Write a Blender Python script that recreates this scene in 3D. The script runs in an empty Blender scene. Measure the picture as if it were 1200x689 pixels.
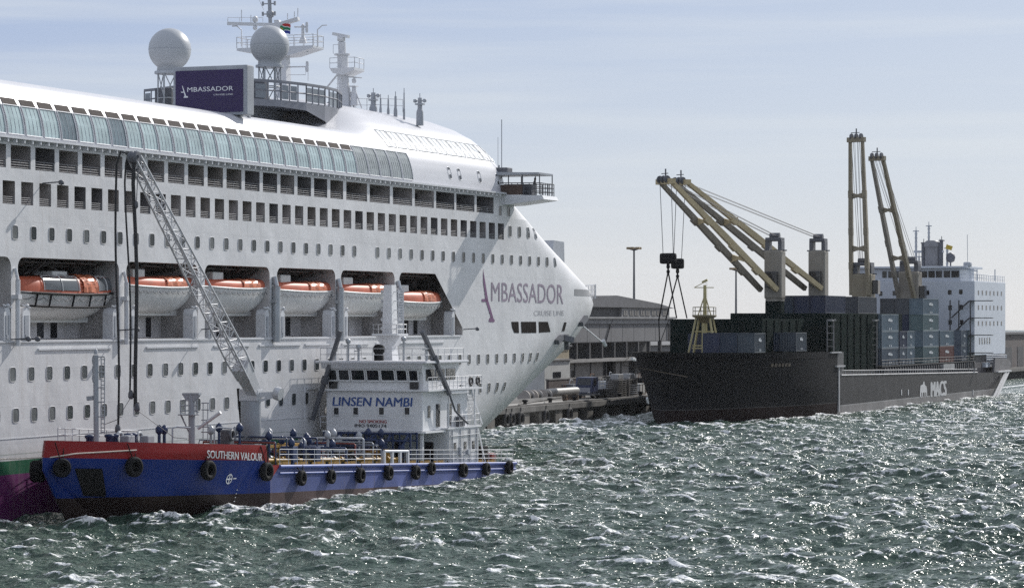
import bpy, bmesh, math, random
import numpy as np
from mathutils import Vector, Matrix

random.seed(7)
rnd = random.Random(11)
SC = bpy.context.scene
COL = SC.collection

# ------------------------------------------------------------------ camera, sky, sun, exposure
FOC, EYE, HOR = 3300.0, 13.8, 376.3          # focal length in photo pixels, eye height in metres, horizon row
cam = bpy.data.cameras.new("camera")
cam.sensor_fit = 'HORIZONTAL'; cam.sensor_width = 36.0
cam.lens = 36.0 * FOC / 1200.0
cam.shift_y = (HOR - 344.5) / 1200.0
cam.clip_start = 1.0; cam.clip_end = 20000.0
camo = bpy.data.objects.new("camera", cam); COL.objects.link(camo)
camo.location = (0, 0, EYE); camo.rotation_euler = (math.radians(90), 0, 0)
SC.camera = camo

# harbour frame: s runs along the quay away from the camera, m across it away from the camera
TH = math.atan(1300.0 / FOC); SN, CS = math.sin(TH), math.cos(TH)
Y0 = EYE * FOC / (605.0 - HOR); X0 = -570.0 / FOC * Y0
PHI = math.atan2(CS, SN)

def W(s, m, z=0.0):
    return Vector((X0 + s * SN - m * CS, Y0 + s * CS + m * SN, z))

SUN_AZ, SUN_EL = math.radians(38.0), math.radians(34.0)
sund = Vector((math.sin(SUN_AZ) * math.cos(SUN_EL), math.cos(SUN_AZ) * math.cos(SUN_EL), math.sin(SUN_EL)))
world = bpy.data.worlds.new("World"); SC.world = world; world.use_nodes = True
nt = world.node_tree; nt.nodes.clear()
out = nt.nodes.new('ShaderNodeOutputWorld'); bg = nt.nodes.new('ShaderNodeBackground')
sky = nt.nodes.new('ShaderNodeTexSky'); sky.sky_type = 'NISHITA'; sky.sun_disc = False
sky.sun_elevation = SUN_EL; sky.sun_rotation = SUN_AZ
sky.altitude = 0; sky.air_density = 1.0; sky.dust_density = 0.35; sky.ozone_density = 2.5
# thin high cirrus: streaks stretched along the horizon
tc = nt.nodes.new('ShaderNodeTexCoord'); mp = nt.nodes.new('ShaderNodeMapping')
mp.inputs['Scale'].default_value = (1.6, 1.6, 34.0); mp.inputs['Rotation'].default_value = (0.0, 0.05, 0.0)
ns = nt.nodes.new('ShaderNodeTexNoise'); ns.inputs['Scale'].default_value = 2.2; ns.inputs['Detail'].default_value = 6.0
ns.inputs['Roughness'].default_value = 0.55
rp = nt.nodes.new('ShaderNodeValToRGB'); rp.color_ramp.elements[0].position = 0.46; rp.color_ramp.elements[1].position = 0.78
rp.color_ramp.elements[1].color = (0.75, 0.75, 0.75, 1)
mx = nt.nodes.new('ShaderNodeMix'); mx.data_type = 'RGBA'
L = nt.links.new
L(tc.outputs['Generated'], mp.inputs['Vector']); L(mp.outputs['Vector'], ns.inputs['Vector'])
L(ns.outputs['Fac'], rp.inputs['Fac'])
# thin veil of high haze over the clear sky: pale at the horizon, bluer above, paler toward the sun
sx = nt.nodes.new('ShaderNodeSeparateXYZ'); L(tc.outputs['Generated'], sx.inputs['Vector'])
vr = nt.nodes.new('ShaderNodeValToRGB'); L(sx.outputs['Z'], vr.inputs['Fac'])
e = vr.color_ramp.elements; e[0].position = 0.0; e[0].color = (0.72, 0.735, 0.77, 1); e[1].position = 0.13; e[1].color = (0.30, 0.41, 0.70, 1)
k = e.new(0.055); k.color = (0.56, 0.62, 0.76, 1); k = e.new(0.26); k.color = (0.66, 0.70, 0.80, 1); k = e.new(0.6); k.color = (0.60, 0.66, 0.80, 1)  # upper stops, above the view, made brighter to add ambient fill
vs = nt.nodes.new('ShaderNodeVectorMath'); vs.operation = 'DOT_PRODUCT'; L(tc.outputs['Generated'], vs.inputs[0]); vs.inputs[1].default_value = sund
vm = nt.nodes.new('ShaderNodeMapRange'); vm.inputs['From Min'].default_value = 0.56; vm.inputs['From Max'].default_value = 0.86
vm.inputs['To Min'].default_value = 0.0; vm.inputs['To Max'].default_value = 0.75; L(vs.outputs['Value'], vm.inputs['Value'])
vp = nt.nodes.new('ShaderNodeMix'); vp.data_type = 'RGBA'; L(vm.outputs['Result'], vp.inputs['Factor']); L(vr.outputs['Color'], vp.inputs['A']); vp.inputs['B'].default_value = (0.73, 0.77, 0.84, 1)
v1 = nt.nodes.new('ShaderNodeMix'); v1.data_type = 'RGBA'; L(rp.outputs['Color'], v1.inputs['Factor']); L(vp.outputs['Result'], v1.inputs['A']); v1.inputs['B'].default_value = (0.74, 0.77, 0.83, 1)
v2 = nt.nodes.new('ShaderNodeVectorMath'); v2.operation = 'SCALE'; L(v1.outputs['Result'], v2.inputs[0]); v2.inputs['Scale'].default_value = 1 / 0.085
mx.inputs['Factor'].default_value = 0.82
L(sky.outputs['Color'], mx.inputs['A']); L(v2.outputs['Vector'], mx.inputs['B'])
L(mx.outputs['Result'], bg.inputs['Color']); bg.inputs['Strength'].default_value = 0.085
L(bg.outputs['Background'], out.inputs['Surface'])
sl = bpy.data.lights.new("sun", 'SUN'); sl.energy = 3.9; sl.angle = math.radians(0.55); sl.color = (1.0, 0.965, 0.92)
slo = bpy.data.objects.new("sun", sl); COL.objects.link(slo)
slo.rotation_euler = sund.to_track_quat('Z', 'Y').to_euler()
SC.view_settings.view_transform = 'Standard'; SC.view_settings.look = 'None'
SC.view_settings.exposure = 0.0; SC.view_settings.gamma = 1.0; SC.view_settings.use_curve_mapping = False
SC.render.engine = 'CYCLES'
SC.cycles.use_denoising = False
SC.cycles.caustics_reflective = True; SC.cycles.caustics_refractive = False
SC.cycles.max_bounces = 6; SC.cycles.sample_clamp_indirect = 3.0; SC.cycles.blur_glossy = 4.0

# ------------------------------------------------------------------ helpers
def SZ(px, py, m=0.0):
    """photo pixel -> (s, z) on the real plane at distance m across the quay frame"""
    k = (px - 600) / FOC; q = (HOR - py) / FOC
    Y = (-m + CS * X0 - SN * Y0) / (CS * k - SN)
    return SN * (k * Y - X0) + CS * (Y - Y0), EYE + q * Y

def MZ(px, py, s):
    k = (px - 600) / FOC; q = (HOR - py) / FOC
    Y = (s + SN * X0 + CS * Y0) / (SN * k + CS)
    return -(CS * (k * Y - X0) - SN * (Y - Y0)), EYE + q * Y

def SX(px, m=0.0): return SZ(px, 300, m)[0]

def interp(t, x):
    if x <= t[0][0]: return t[0][1:]
    for a, b in zip(t, t[1:]):
        if x <= b[0]:
            f = (x - a[0]) / (b[0] - a[0])
            return tuple(p + (q - p) * f for p, q in zip(a[1:], b[1:]))
    return t[-1][1:]

ORG = {}
def thing(name, label, cat, base, group=None):
    o = bpy.data.objects.new(name, None); COL.objects.link(o)
    o.empty_display_size = 0.5
    o.location = W(*base); o.rotation_euler = (0, 0, PHI)
    o['label'] = label; o['category'] = cat
    if group: o['group'] = group
    ORG[o.name] = Vector(base)
    return o

class MB:
    def __init__(self): self.v = []; self.f = []; self.sm = []
    def add(self, vs, fs, smooth=False):
        o = len(self.v); self.v += [tuple(p) for p in vs]
        for f in fs: self.f.append([i + o for i in f]); self.sm.append(smooth)
    def quad(self, *p): self.add(p, [list(range(len(p)))])
    def box(self, s0, s1, m0, m1, z0, z1):
        vs = [(x, y, z) for z in (z0, z1) for y in (m0, m1) for x in (s0, s1)]
        self.add(vs, [(0, 2, 3, 1), (4, 5, 7, 6), (0, 1, 5, 4), (2, 6, 7, 3), (0, 4, 6, 2), (1, 3, 7, 5)])
    def cham(self, s0, s1, m0, m1, z0, z1, c=0.05):
        """box with chamfered edges"""
        bm = bmesh.new(); bmesh.ops.create_cube(bm, size=1.0)
        for v in bm.verts:
            v.co = Vector(((s0 + s1) / 2 + v.co.x * (s1 - s0), (m0 + m1) / 2 + v.co.y * (m1 - m0), (z0 + z1) / 2 + v.co.z * (z1 - z0)))
        bmesh.ops.bevel(bm, geom=list(bm.edges), offset=c, segments=2, profile=0.6, affect='EDGES')
        self.frombm(bm)
    def frombm(self, bm, smooth=False):
        bm.verts.index_update()
        self.add([v.co[:] for v in bm.verts], [[v.index for v in f.verts] for f in bm.faces], smooth); bm.free()
    def beam(self, p, q, w, h=None, up=(0, 0, 1), w2=None, h2=None):
        p = Vector(p); q = Vector(q); h = h or w; w2 = w2 or w; h2 = h2 or h
        d = (q - p)
        if d.length < 1e-6: return
        d.normalize(); u = Vector(up)
        if abs(d.dot(u)) > 0.98: u = Vector((1, 0, 0))
        a = d.cross(u).normalized(); b = a.cross(d).normalized()
        vs = []
        for c, ww, hh in ((p, w, h), (q, w2, h2)):
            for i, j in ((-1, -1), (1, -1), (1, 1), (-1, 1)): vs.append(c + a * (i * ww / 2) + b * (j * hh / 2))
        self.add(vs, [(3, 2, 1, 0), (4, 5, 6, 7), (0, 1, 5, 4), (1, 2, 6, 5), (2, 3, 7, 6), (3, 0, 4, 7)])
    def tube(self, path, r, n=6, r2=None, caps=True):
        path = [Vector(p) for p in path]; vs = []; fs = []
        N = len(path); prev = None
        for i, c in enumerate(path):
            d = (path[min(i + 1, N - 1)] - path[max(i - 1, 0)]).normalized()
            if prev is None:
                u = Vector((0, 0, 1)) if abs(d.z) < 0.9 else Vector((1, 0, 0))
                a = d.cross(u).normalized()
            else:
                a = (prev - d * prev.dot(d)).normalized()
            prev = a; b = d.cross(a)
            rr = r if r2 is None else r + (r2 - r) * i / (N - 1)
            for k in range(n):
                t = 2 * math.pi * k / n; vs.append(c + a * (math.cos(t) * rr) + b * (math.sin(t) * rr))
        for i in range(N - 1):
            for k in range(n):
                k2 = (k + 1) % n; fs.append((i * n + k, i * n + k2, (i + 1) * n + k2, (i + 1) * n + k))
        self.add(vs, fs, True)
        if caps:
            self.add(vs[:n][::-1], [list(range(n))]); self.add(vs[-n:], [list(range(n))])
    def lathe(self, c, prof, n=16, axis=(0, 0, 1), smooth=True):
        c = Vector(c); ax = Vector(axis).normalized()
        u = Vector((1, 0, 0)) if abs(ax.x) < 0.9 else Vector((0, 1, 0))
        a = ax.cross(u).normalized(); b = ax.cross(a)
        vs = []; fs = []
        for r, h in prof:
            for k in range(n):
                t = 2 * math.pi * k / n; vs.append(c + ax * h + a * (math.cos(t) * r) + b * (math.sin(t) * r))
        for i in range(len(prof) - 1):
            for k in range(n):
                k2 = (k + 1) % n; fs.append((i * n + k, i * n + k2, (i + 1) * n + k2, (i + 1) * n + k))
        self.add(vs, fs, smooth)
        if prof[0][0] > 1e-4: self.add(vs[:n][::-1], [list(range(n))])
        if prof[-1][0] > 1e-4: self.add(vs[-n:], [list(range(n))])
    def torus(self, c, R, r, axis=(0, 1, 0), n=18, k=8):
        prof = [(R + r * math.cos(t), r * math.sin(t)) for t in [2 * math.pi * i / k for i in range(k + 1)]]
        c = Vector(c); ax = Vector(axis).normalized()
        u = Vector((0, 0, 1)) if abs(ax.z) < 0.9 else Vector((1, 0, 0))
        a = ax.cross(u).normalized(); b = ax.cross(a); vs = []; fs = []
        for i in range(n):
            t = 2 * math.pi * i / n; d = a * math.cos(t) + b * math.sin(t)
            for j in range(k): vs.append(c + d * prof[j][0] + ax * prof[j][1])
        for i in range(n):
            for j in range(k):
                fs.append((i * k + j, i * k + (j + 1) % k, ((i + 1) % n) * k + (j + 1) % k, ((i + 1) % n) * k + j))
        self.add(vs, fs, True)
    def loft(self, rings, smooth=True, cap=True, closed=True):
        n = len(rings[0]); vs = [p for r in rings for p in r]; fs = []
        for i in range(len(rings) - 1):
            for k in range(n if closed else n - 1):
                k2 = (k + 1) % n; fs.append((i * n + k, i * n + k2, (i + 1) * n + k2, (i + 1) * n + k))
        self.add(vs, fs, smooth)
        if cap:
            self.add(rings[0][::-1], [list(range(n))]); self.add(rings[-1], [list(range(n))])
    def prism(self, poly, fn, a, b):
        """poly: 2-D points, fn(u, v, w) -> 3-D; extruded from w=a to w=b"""
        n = len(poly); vs = [fn(u, v, a) for u, v in poly] + [fn(u, v, b) for u, v in poly]
        fs = [list(range(n))[::-1], list(range(n, 2 * n))] + [(i, (i + 1) % n, n + (i + 1) % n, n + i) for i in range(n)]
        self.add(vs, fs)
    def rail(self, pts, h, r=0.03, posts=1.5, bars=2, n=4):
        """guard rail along a polyline given at floor level"""
        pts = [Vector(p) for p in pts]; up = Vector((0, 0, 1))
        for b in range(bars + 1):
            if b == 0: continue
            self.tube([p + up * (h * b / bars) for p in pts], r, n)
        for a, b in zip(pts, pts[1:]):
            k = max(1, int((b - a).length / posts))
            for i in range(k + 1):
                p = a + (b - a) * (i / k); self.tube([p, p + up * h], r, n)
    def text(self, s, fn, bold=False, cuts=0):
        if bold:      # two passes a hair apart make heavier strokes
            w = 0.006
            self.text(s, fn, False, cuts)
            def fn2(u, v):
                a = Vector(fn(u + w, v)); b = Vector(fn(u, v)); return (a.x - 0.003, a.y - 0.003, a.z)
            return self.text(s, fn2, False, cuts)
        cu = bpy.data.curves.new("lettering", 'FONT'); cu.body = s; cu.resolution_u = 3
        o = bpy.data.objects.new("lettering", cu); COL.objects.link(o)
        dg = bpy.context.evaluated_depsgraph_get(); dg.update()
        me = bpy.data.meshes.new_from_object(o.evaluated_get(dg))
        bm = bmesh.new(); bm.from_mesh(me)
        bpy.data.objects.remove(o); bpy.data.curves.remove(cu); bpy.data.meshes.remove(me)
        xs = [v.co.x for v in bm.verts]; ys = [v.co.y for v in bm.verts]
        x0, x1, y0, y1 = min(xs), max(xs), min(ys), max(ys)
        for v in bm.verts: v.co = Vector(((v.co.x - x0) / (x1 - x0), (v.co.y - y0) / (y1 - y0), 0))
        for i in range(1, cuts):
            bmesh.ops.bisect_plane(bm, geom=list(bm.verts) + list(bm.edges) + list(bm.faces), plane_co=(i / cuts, 0, 0), plane_no=(1, 0, 0))
        bmesh.ops.triangulate(bm, faces=list(bm.faces))
        for v in bm.verts: v.co = Vector(fn(v.co.x, v.co.y))
        self.frombm(bm)
    def build_each(self, name, mat, parent, flipcheck=True):
        """one object per connected piece"""
        par = list(range(len(self.v)))
        def find(i):
            while par[i] != i: par[i] = par[par[i]]; i = par[i]
            return i
        for f in self.f:
            for i in f[1:]: par[find(i)] = find(f[0])
        groups = {}
        for f, sm in zip(self.f, self.sm): groups.setdefault(find(f[0]), []).append((f, sm))
        for fs in groups.values():
            q = MB(); ids = sorted({i for f, _ in fs for i in f}); mp = {i: k for k, i in enumerate(ids)}
            q.v = [self.v[i] for i in ids]; q.f = [[mp[i] for i in f] for f, _ in fs]; q.sm = [s for _, s in fs]; q.build(name, mat, parent, flipcheck=flipcheck)
    def build(self, name, mat, parent=None, label=None, weld=0.0, kind=None, origin=None, sharp=None, flipcheck=True):
        me = bpy.data.meshes.new(name); ob = bpy.data.objects.new(name, me); COL.objects.link(ob)
        if parent is not None:
            root = parent
            while root.parent: root = root.parent
            og = ORG[root.name]
        else: og = Vector((0, 0, 0))
        if origin is not None: og = Vector(origin)
        me.from_pydata([(v[0] - og.x, v[1] - og.y, v[2] - og.z) for v in self.v], [], self.f)
        me.polygons.foreach_set('use_smooth', self.sm)
        if weld or flipcheck:
            bm = bmesh.new(); bm.from_mesh(me)
            if weld: bmesh.ops.remove_doubles(bm, verts=bm.verts, dist=weld)
            if flipcheck: bmesh.ops.recalc_face_normals(bm, faces=bm.faces)
            if sharp:
                for e in bm.edges:
                    if len(e.link_faces) == 2 and e.calc_face_angle(0) > sharp: e.smooth = False
            bm.to_mesh(me); bm.free()
        me.materials.append(mat)
        if parent is not None: ob.parent = parent
        if label: ob['label'] = label
        if kind: ob['kind'] = kind
        return ob

def copy_tree(o, parent=None):
    c = o.copy(); COL.objects.link(c)
    if parent is not None: c.parent = parent
    for ch in list(o.children): copy_tree(ch, c)
    return c

# ------------------------------------------------------------------ materials
MATS = {}
def mat(name, rgb, rough=0.5, metal=0.0, var=0.12, scale=0.6, streak=0.0, scol=(0.25, 0.13, 0.07), bump=0.0, spec=0.5, glass=False):
    if name in MATS: return MATS[name]
    m = bpy.data.materials.new(name); m.use_nodes = True; t = m.node_tree; b = t.nodes['Principled BSDF']; l = t.links.new
    b.inputs['Roughness'].default_value = rough; b.inputs['Metallic'].default_value = metal
    b.inputs['Specular IOR Level'].default_value = spec
    c = t.nodes.new('ShaderNodeTexCoord')
    n1 = t.nodes.new('ShaderNodeTexNoise'); n1.inputs['Scale'].default_value = scale; n1.inputs['Detail'].default_value = 5
    l(c.outputs['Object'], n1.inputs['Vector'])
    r = t.nodes.new('ShaderNodeMapRange'); r.inputs['From Min'].default_value = 0.3; r.inputs['From Max'].default_value = 0.7
    r.inputs['To Min'].default_value = 1 - var; r.inputs['To Max'].default_value = 1 + var * 0.6
    l(n1.outputs['Fac'], r.inputs['Value'])
    mm = t.nodes.new('ShaderNodeVectorMath'); mm.operation = 'SCALE'; mm.inputs[0].default_value = rgb
    l(r.outputs['Result'], mm.inputs['Scale']); src = mm.outputs['Vector']
    if streak > 0:
        mp = t.nodes.new('ShaderNodeMapping'); mp.inputs['Scale'].default_value = (1.6, 1.6, 0.12); l(c.outputs['Object'], mp.inputs['Vector'])
        n2 = t.nodes.new('ShaderNodeTexNoise'); n2.inputs['Scale'].default_value = 1.4; n2.inputs['Detail'].default_value = 7; n2.inputs['Roughness'].default_value = 0.65
        l(mp.outputs['Vector'], n2.inputs['Vector'])
        rr = t.nodes.new('ShaderNodeMapRange'); rr.inputs['From Min'].default_value = 0.52; rr.inputs['From Max'].default_value = 0.78
        rr.inputs['To Max'].default_value = streak; l(n2.outputs['Fac'], rr.inputs['Value'])
        mi = t.nodes.new('ShaderNodeMix'); mi.data_type = 'RGBA'; l(rr.outputs['Result'], mi.inputs['Factor']); l(src, mi.inputs['A'])
        mi.inputs['B'].default_value = (*scol, 1); src = mi.outputs['Result']
    l(src, b.inputs['Base Color'])
    if bump > 0:
        n3 = t.nodes.new('ShaderNodeTexNoise'); n3.inputs['Scale'].default_value = 0.9; n3.inputs['Detail'].default_value = 2; l(c.outputs['Object'], n3.inputs['Vector'])
        bu = t.nodes.new('ShaderNodeBump'); bu.inputs['Strength'].default_value = 0.5; bu.inputs['Distance'].default_value = bump
        l(n3.outputs['Fac'], bu.inputs['Height']); l(bu.outputs['Normal'], b.inputs['Normal'])
    MATS[name] = m; return m

def zoned(name, zones, slope=0.0, rough=0.45, streak=0.25, scol=(0.3, 0.2, 0.14), bump=0.03, plates=(3.2, 2.6), seam=0.1, wob=0.12, drop=None):
    """hull paint: colour bands by height z + slope*s, plate seams, grime streaks"""
    m = bpy.data.materials.new(name); m.use_nodes = True; t = m.node_tree; b = t.nodes['Principled BSDF']; l = t.links.new
    b.inputs['Roughness'].default_value = rough
    c = t.nodes.new('ShaderNodeTexCoord'); sp = t.nodes.new('ShaderNodeSeparateXYZ'); l(c.outputs['Object'], sp.inputs['Vector'])
    ma = t.nodes.new('ShaderNodeMath'); ma.operation = 'MULTIPLY_ADD'; ma.inputs[1].default_value = slope
    l(sp.outputs['X'], ma.inputs[0]); l(sp.outputs['Z'], ma.inputs[2])
    if drop:      # painted band sweeps down toward the bow past s = drop[0]
        d1 = t.nodes.new('ShaderNodeMath'); d1.operation = 'SUBTRACT'; l(sp.outputs['X'], d1.inputs[0]); d1.inputs[1].default_value = drop[0]
        d2 = t.nodes.new('ShaderNodeMath'); d2.operation = 'MAXIMUM'; l(d1.outputs[0], d2.inputs[0]); d2.inputs[1].default_value = 0
        d3 = t.nodes.new('ShaderNodeMath'); d3.operation = 'MULTIPLY_ADD'; l(d2.outputs[0], d3.inputs[0]); d3.inputs[1].default_value = drop[1]; l(ma.outputs[0], d3.inputs[2]); ma = d3
    src = None
    for i, (z, rgb) in enumerate(zones):
        if i == 0:
            col = t.nodes.new('ShaderNodeRGB'); col.outputs[0].default_value = (*rgb, 1); src = col.outputs[0]; continue
        gt = t.nodes.new('ShaderNodeMapRange'); gt.inputs['From Min'].default_value = z - 0.02; gt.inputs['From Max'].default_value = z + 0.02
        l(ma.outputs[0], gt.inputs['Value'])
        mi = t.nodes.new('ShaderNodeMix'); mi.data_type = 'RGBA'; l(gt.outputs['Result'], mi.inputs['Factor']); l(src, mi.inputs['A'])
        mi.inputs['B'].default_value = (*rgb, 1); src = mi.outputs['Result']
    cb = t.nodes.new('ShaderNodeCombineXYZ'); l(sp.outputs['X'], cb.inputs['X']); l(sp.outputs['Z'], cb.inputs['Y'])
    br = t.nodes.new('ShaderNodeTexBrick'); br.inputs['Scale'].default_value = 1.0; br.inputs['Brick Width'].default_value = plates[0] * 2.4
    br.inputs['Row Height'].default_value = plates[1]; br.inputs['Mortar Size'].default_value = 0.02; br.inputs['Mortar Smooth'].default_value = 0.6
    br.inputs['Color1'].default_value = (1, 1, 1, 1); br.inputs['Color2'].default_value = (0.955, 0.955, 0.96, 1); br.inputs['Mortar'].default_value = (1 - seam,) * 3 + (1,)
    l(cb.outputs['Vector'], br.inputs['Vector'])
    mu = t.nodes.new('ShaderNodeMix'); mu.data_type = 'RGBA'; mu.blend_type = 'MULTIPLY'; mu.inputs['Factor'].default_value = 1
    l(src, mu.inputs['A']); l(br.outputs['Color'], mu.inputs['B']); src = mu.outputs['Result']
    n1 = t.nodes.new('ShaderNodeTexNoise'); n1.inputs['Scale'].default_value = 0.25; n1.inputs['Detail'].default_value = 6; l(c.outputs['Object'], n1.inputs['Vector'])
    r1 = t.nodes.new('ShaderNodeMapRange'); r1.inputs['From Min'].default_value = 0.3; r1.inputs['From Max'].default_value = 0.7
    r1.inputs['To Min'].default_value = 1 - wob; r1.inputs['To Max'].default_value = 1 + wob * 0.4; l(n1.outputs['Fac'], r1.inputs['Value'])
    sc = t.nodes.new('ShaderNodeVectorMath'); sc.operation = 'SCALE'; l(src, sc.inputs[0]); l(r1.outputs['Result'], sc.inputs['Scale']); src = sc.outputs['Vector']
    mp = t.nodes.new('ShaderNodeMapping'); mp.inputs['Scale'].default_value = (1.3, 1.3, 0.1); l(c.outputs['Object'], mp.inputs['Vector'])
    n2 = t.nodes.new('ShaderNodeTexNoise'); n2.inputs['Scale'].default_value = 1.5; n2.inputs['Detail'].default_value = 8; n2.inputs['Roughness'].default_value = 0.68
    l(mp.outputs['Vector'], n2.inputs['Vector'])
    r2 = t.nodes.new('ShaderNodeMapRange'); r2.inputs['From Min'].default_value = 0.54; r2.inputs['From Max'].default_value = 0.8; r2.inputs['To Max'].default_value = streak
    l(n2.outputs['Fac'], r2.inputs['Value'])
    m2 = t.nodes.new('ShaderNodeMix'); m2.data_type = 'RGBA'; l(r2.outputs['Result'], m2.inputs['Factor']); l(src, m2.inputs['A']); m2.inputs['B'].default_value = (*scol, 1)
    l(m2.outputs['Result'], b.inputs['Base Color'])
    n3 = t.nodes.new('ShaderNodeTexNoise'); n3.inputs['Scale'].default_value = 0.55; n3.inputs['Detail'].default_value = 2; l(c.outputs['Object'], n3.inputs['Vector'])
    bu = t.nodes.new('ShaderNodeBump'); bu.inputs['Strength'].default_value = 0.6; bu.inputs['Distance'].default_value = bump
    l(n3.outputs['Fac'], bu.inputs['Height']); l(bu.outputs['Normal'], b.inputs['Normal'])
    MATS[name] = m; return m

WHITE = mat("white_paint", (0.64, 0.65, 0.67), 0.4, var=0.06, scale=0.35, streak=0.12, scol=(0.5, 0.44, 0.38))
ROOFW = mat("roof_white", (0.64, 0.64, 0.66), 0.34, var=0.05, scale=0.3)
GREYP = mat("grey_paint", (0.34, 0.36, 0.39), 0.5, var=0.15, streak=0.15)
DGREY = mat("dark_grey_paint", (0.10, 0.105, 0.12), 0.5, var=0.2)
STEEL = mat("galvanised_steel", (0.42, 0.44, 0.46), 0.4, metal=0.5, var=0.2)
BLACK = mat("black_rubber", (0.009, 0.009, 0.01), 0.75, var=0.3, scale=3, spec=0.2)
DARKW = mat("dark_window", (0.018, 0.02, 0.024), 0.08, var=0.3)
TEALG = mat("teal_glass", (0.42, 0.53, 0.53), 0.14, var=0.25, scale=0.8, spec=0.8)
TEALD = mat("dark_teal_glass", (0.13, 0.18, 0.20), 0.1, var=0.3, scale=0.8, spec=0.8)
GREYG = mat("grey_glass", (0.33, 0.36, 0.35), 0.15, var=0.25, scale=1.5)
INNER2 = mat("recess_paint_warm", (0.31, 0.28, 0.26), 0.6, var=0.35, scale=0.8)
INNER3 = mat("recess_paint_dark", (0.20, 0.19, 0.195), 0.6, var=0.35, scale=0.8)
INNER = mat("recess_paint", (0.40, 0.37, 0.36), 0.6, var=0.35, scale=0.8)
BAYW = mat("bay_wall", (0.52, 0.50, 0.49), 0.6, var=0.3, scale=0.5, streak=0.3)
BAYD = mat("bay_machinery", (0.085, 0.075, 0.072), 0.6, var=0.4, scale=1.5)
ORANGE = mat("orange_canopy", (0.55, 0.12, 0.055), 0.5, var=0.25, scale=1.0, streak=0.12)
COVER = mat("orange_cover", (0.62, 0.19, 0.09), 0.32, var=0.25, scale=2.0, bump=0.25)
BOATW = mat("boat_white", (0.66, 0.66, 0.65), 0.35, var=0.1, scale=0.8, streak=0.25, scol=(0.3, 0.24, 0.18))
PURPLE = mat("purple_letters", (0.16, 0.06, 0.16), 0.5, var=0.15)
GLETT = mat("grey_letters", (0.26, 0.21, 0.27), 0.5, var=0.15)
SCREEN = mat("purple_screen", (0.022, 0.006, 0.07), 0.3, var=0.08)
WLETT = mat("white_letters", (0.8, 0.8, 0.8), 0.5, var=0.04)
RUST = mat("rust", (0.16, 0.07, 0.035), 0.8, var=0.4, scale=2)
# ================================================================== CRUISE SHIP
HULLM = zoned("cruise_hull_paint", [(-5, (0.15, 0.025, 0.13)), (3.07, (0.015, 0.12, 0.06)), (4.03, (0.68, 0.68, 0.685)),
              (4.42, (0.45, 0.48, 0.46)), (4.5, (0.68, 0.68, 0.685))], streak=0.42, scol=(0.42, 0.37, 0.33), bump=0.10, seam=0.19, wob=0.13, drop=(42, 0.11))
B0 = 14.5
BT = [(-1.5, 65.5, 46, 1.5), (0.88, 70.4, 46, 1.57), (2.23, 73, 46, 1.67), (4.86, 79.7, 45.6, 1.86), (7.46, 86.5, 44.3, 2.06),
      (9.7, 92.8, 43.2, 2.23), (11.29, 97.3, 42.4, 2.35), (13.2, 102.3, 40, 2.45), (15.03, 106.1, 37.5, 2.55), (16.13, 107.3, 35.5, 2.57),
      (17.44, 108.0, 30.2, 2.55), (19.76, 104, 24.5, 2.54), (22.06, 99.1, 19.9, 2.6), (25.89, 90.2, 15.3, 2.9), (27, 87.8, 14.5, 3)]
def hm(s, z):
    s0, Lb, p = interp(BT, z)
    t = min(1.0, max(0.0, (s - s0) / Lb)); return B0 * t ** p
def tip(z):
    s0, Lb, p = interp(BT, z); return s0 + Lb

ZB, ZT, ZTOP = 12.45, 18.3, 26.55
AFT = -62.0
ship = thing('cruise_ship', 'huge white cruise liner with a green and purple waterline and six lifeboats along its side', 'cruise ship', (0, 14.5, 0))
h = MB()
zl = [-1.5, -0.5, 0.4, 1.5, 2.6, 3.7, 4.9, 6.2, 7.5, 8.8, 10.0, 11.2, ZB]
zu = [13.5, 14.6, 15.7, 16.6, 17.4, ZT, 19.3, 20.5, 21.7, 23.0, 24.2]
zt = [24.2, 25.1, 25.9, ZTOP]
def grid(fn, us, vs):
    P = [[fn(u, v) for u in us] for v in vs]; n = len(us); vv = [p for r in P for p in r]; ff = []
    for j in range(len(vs) - 1):
        for i in range(n - 1): ff.append((j * n + i, j * n + i + 1, (j + 1) * n + i + 1, (j + 1) * n + i))
    h.add(vv, ff, True)
SF, SFA = 91.8, 89.2
low_s = [AFT, -40, -20, 0, 20, 40, 55] + [60 + 2 * i for i in range(16)] + [SF]
cs = [(i / 44) for i in range(45)]
for side in (0, 1):
    def fx(s, z, side=side):
        m = hm(s, z); return (s, m if side == 0 else 2 * B0 - m, z)
    grid(lambda u, v: fx(u, v), low_s, zl)
    grid(lambda u, v: fx(SF + (tip(v) - SF) * u, v), cs, zl + zu)
    grid(lambda u, v: fx(SFA + (tip(v) - SFA) * u, v), cs, zt)
def fill(s0, s1, z0, z1, m=0.0): h.quad((s0, m, z0), (s1, m, z0), (s1, m, z1), (s0, m, z1))
fill(AFT, SF, ZB, 24.2, 29.0); fill(AFT, SFA, 24.2, ZTOP, 29.0)
h.quad((AFT, 0, -1.5), (AFT, 29, -1.5), (AFT, 29, ZTOP), (AFT, 0, ZTOP))
tp = [(s, hm(s, ZTOP)) for s in [AFT, SFA] + [SFA + (tip(ZTOP) - SFA) * c for c in cs[::4]][1:]]
h.add([(s, m, ZTOP) for s, m in tp] + [(s, 29 - m, ZTOP) for s, m in tp[::-1]], [list(range(2 * len(tp)))])
def band(z0, z1, s0, s1, ops):
    cur = s0
    for a, b in ops:
        if a > cur: fill(cur, a, z0, z1)
        cur = b
    if cur < s1: fill(cur, s1, z0, z1)
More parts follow.
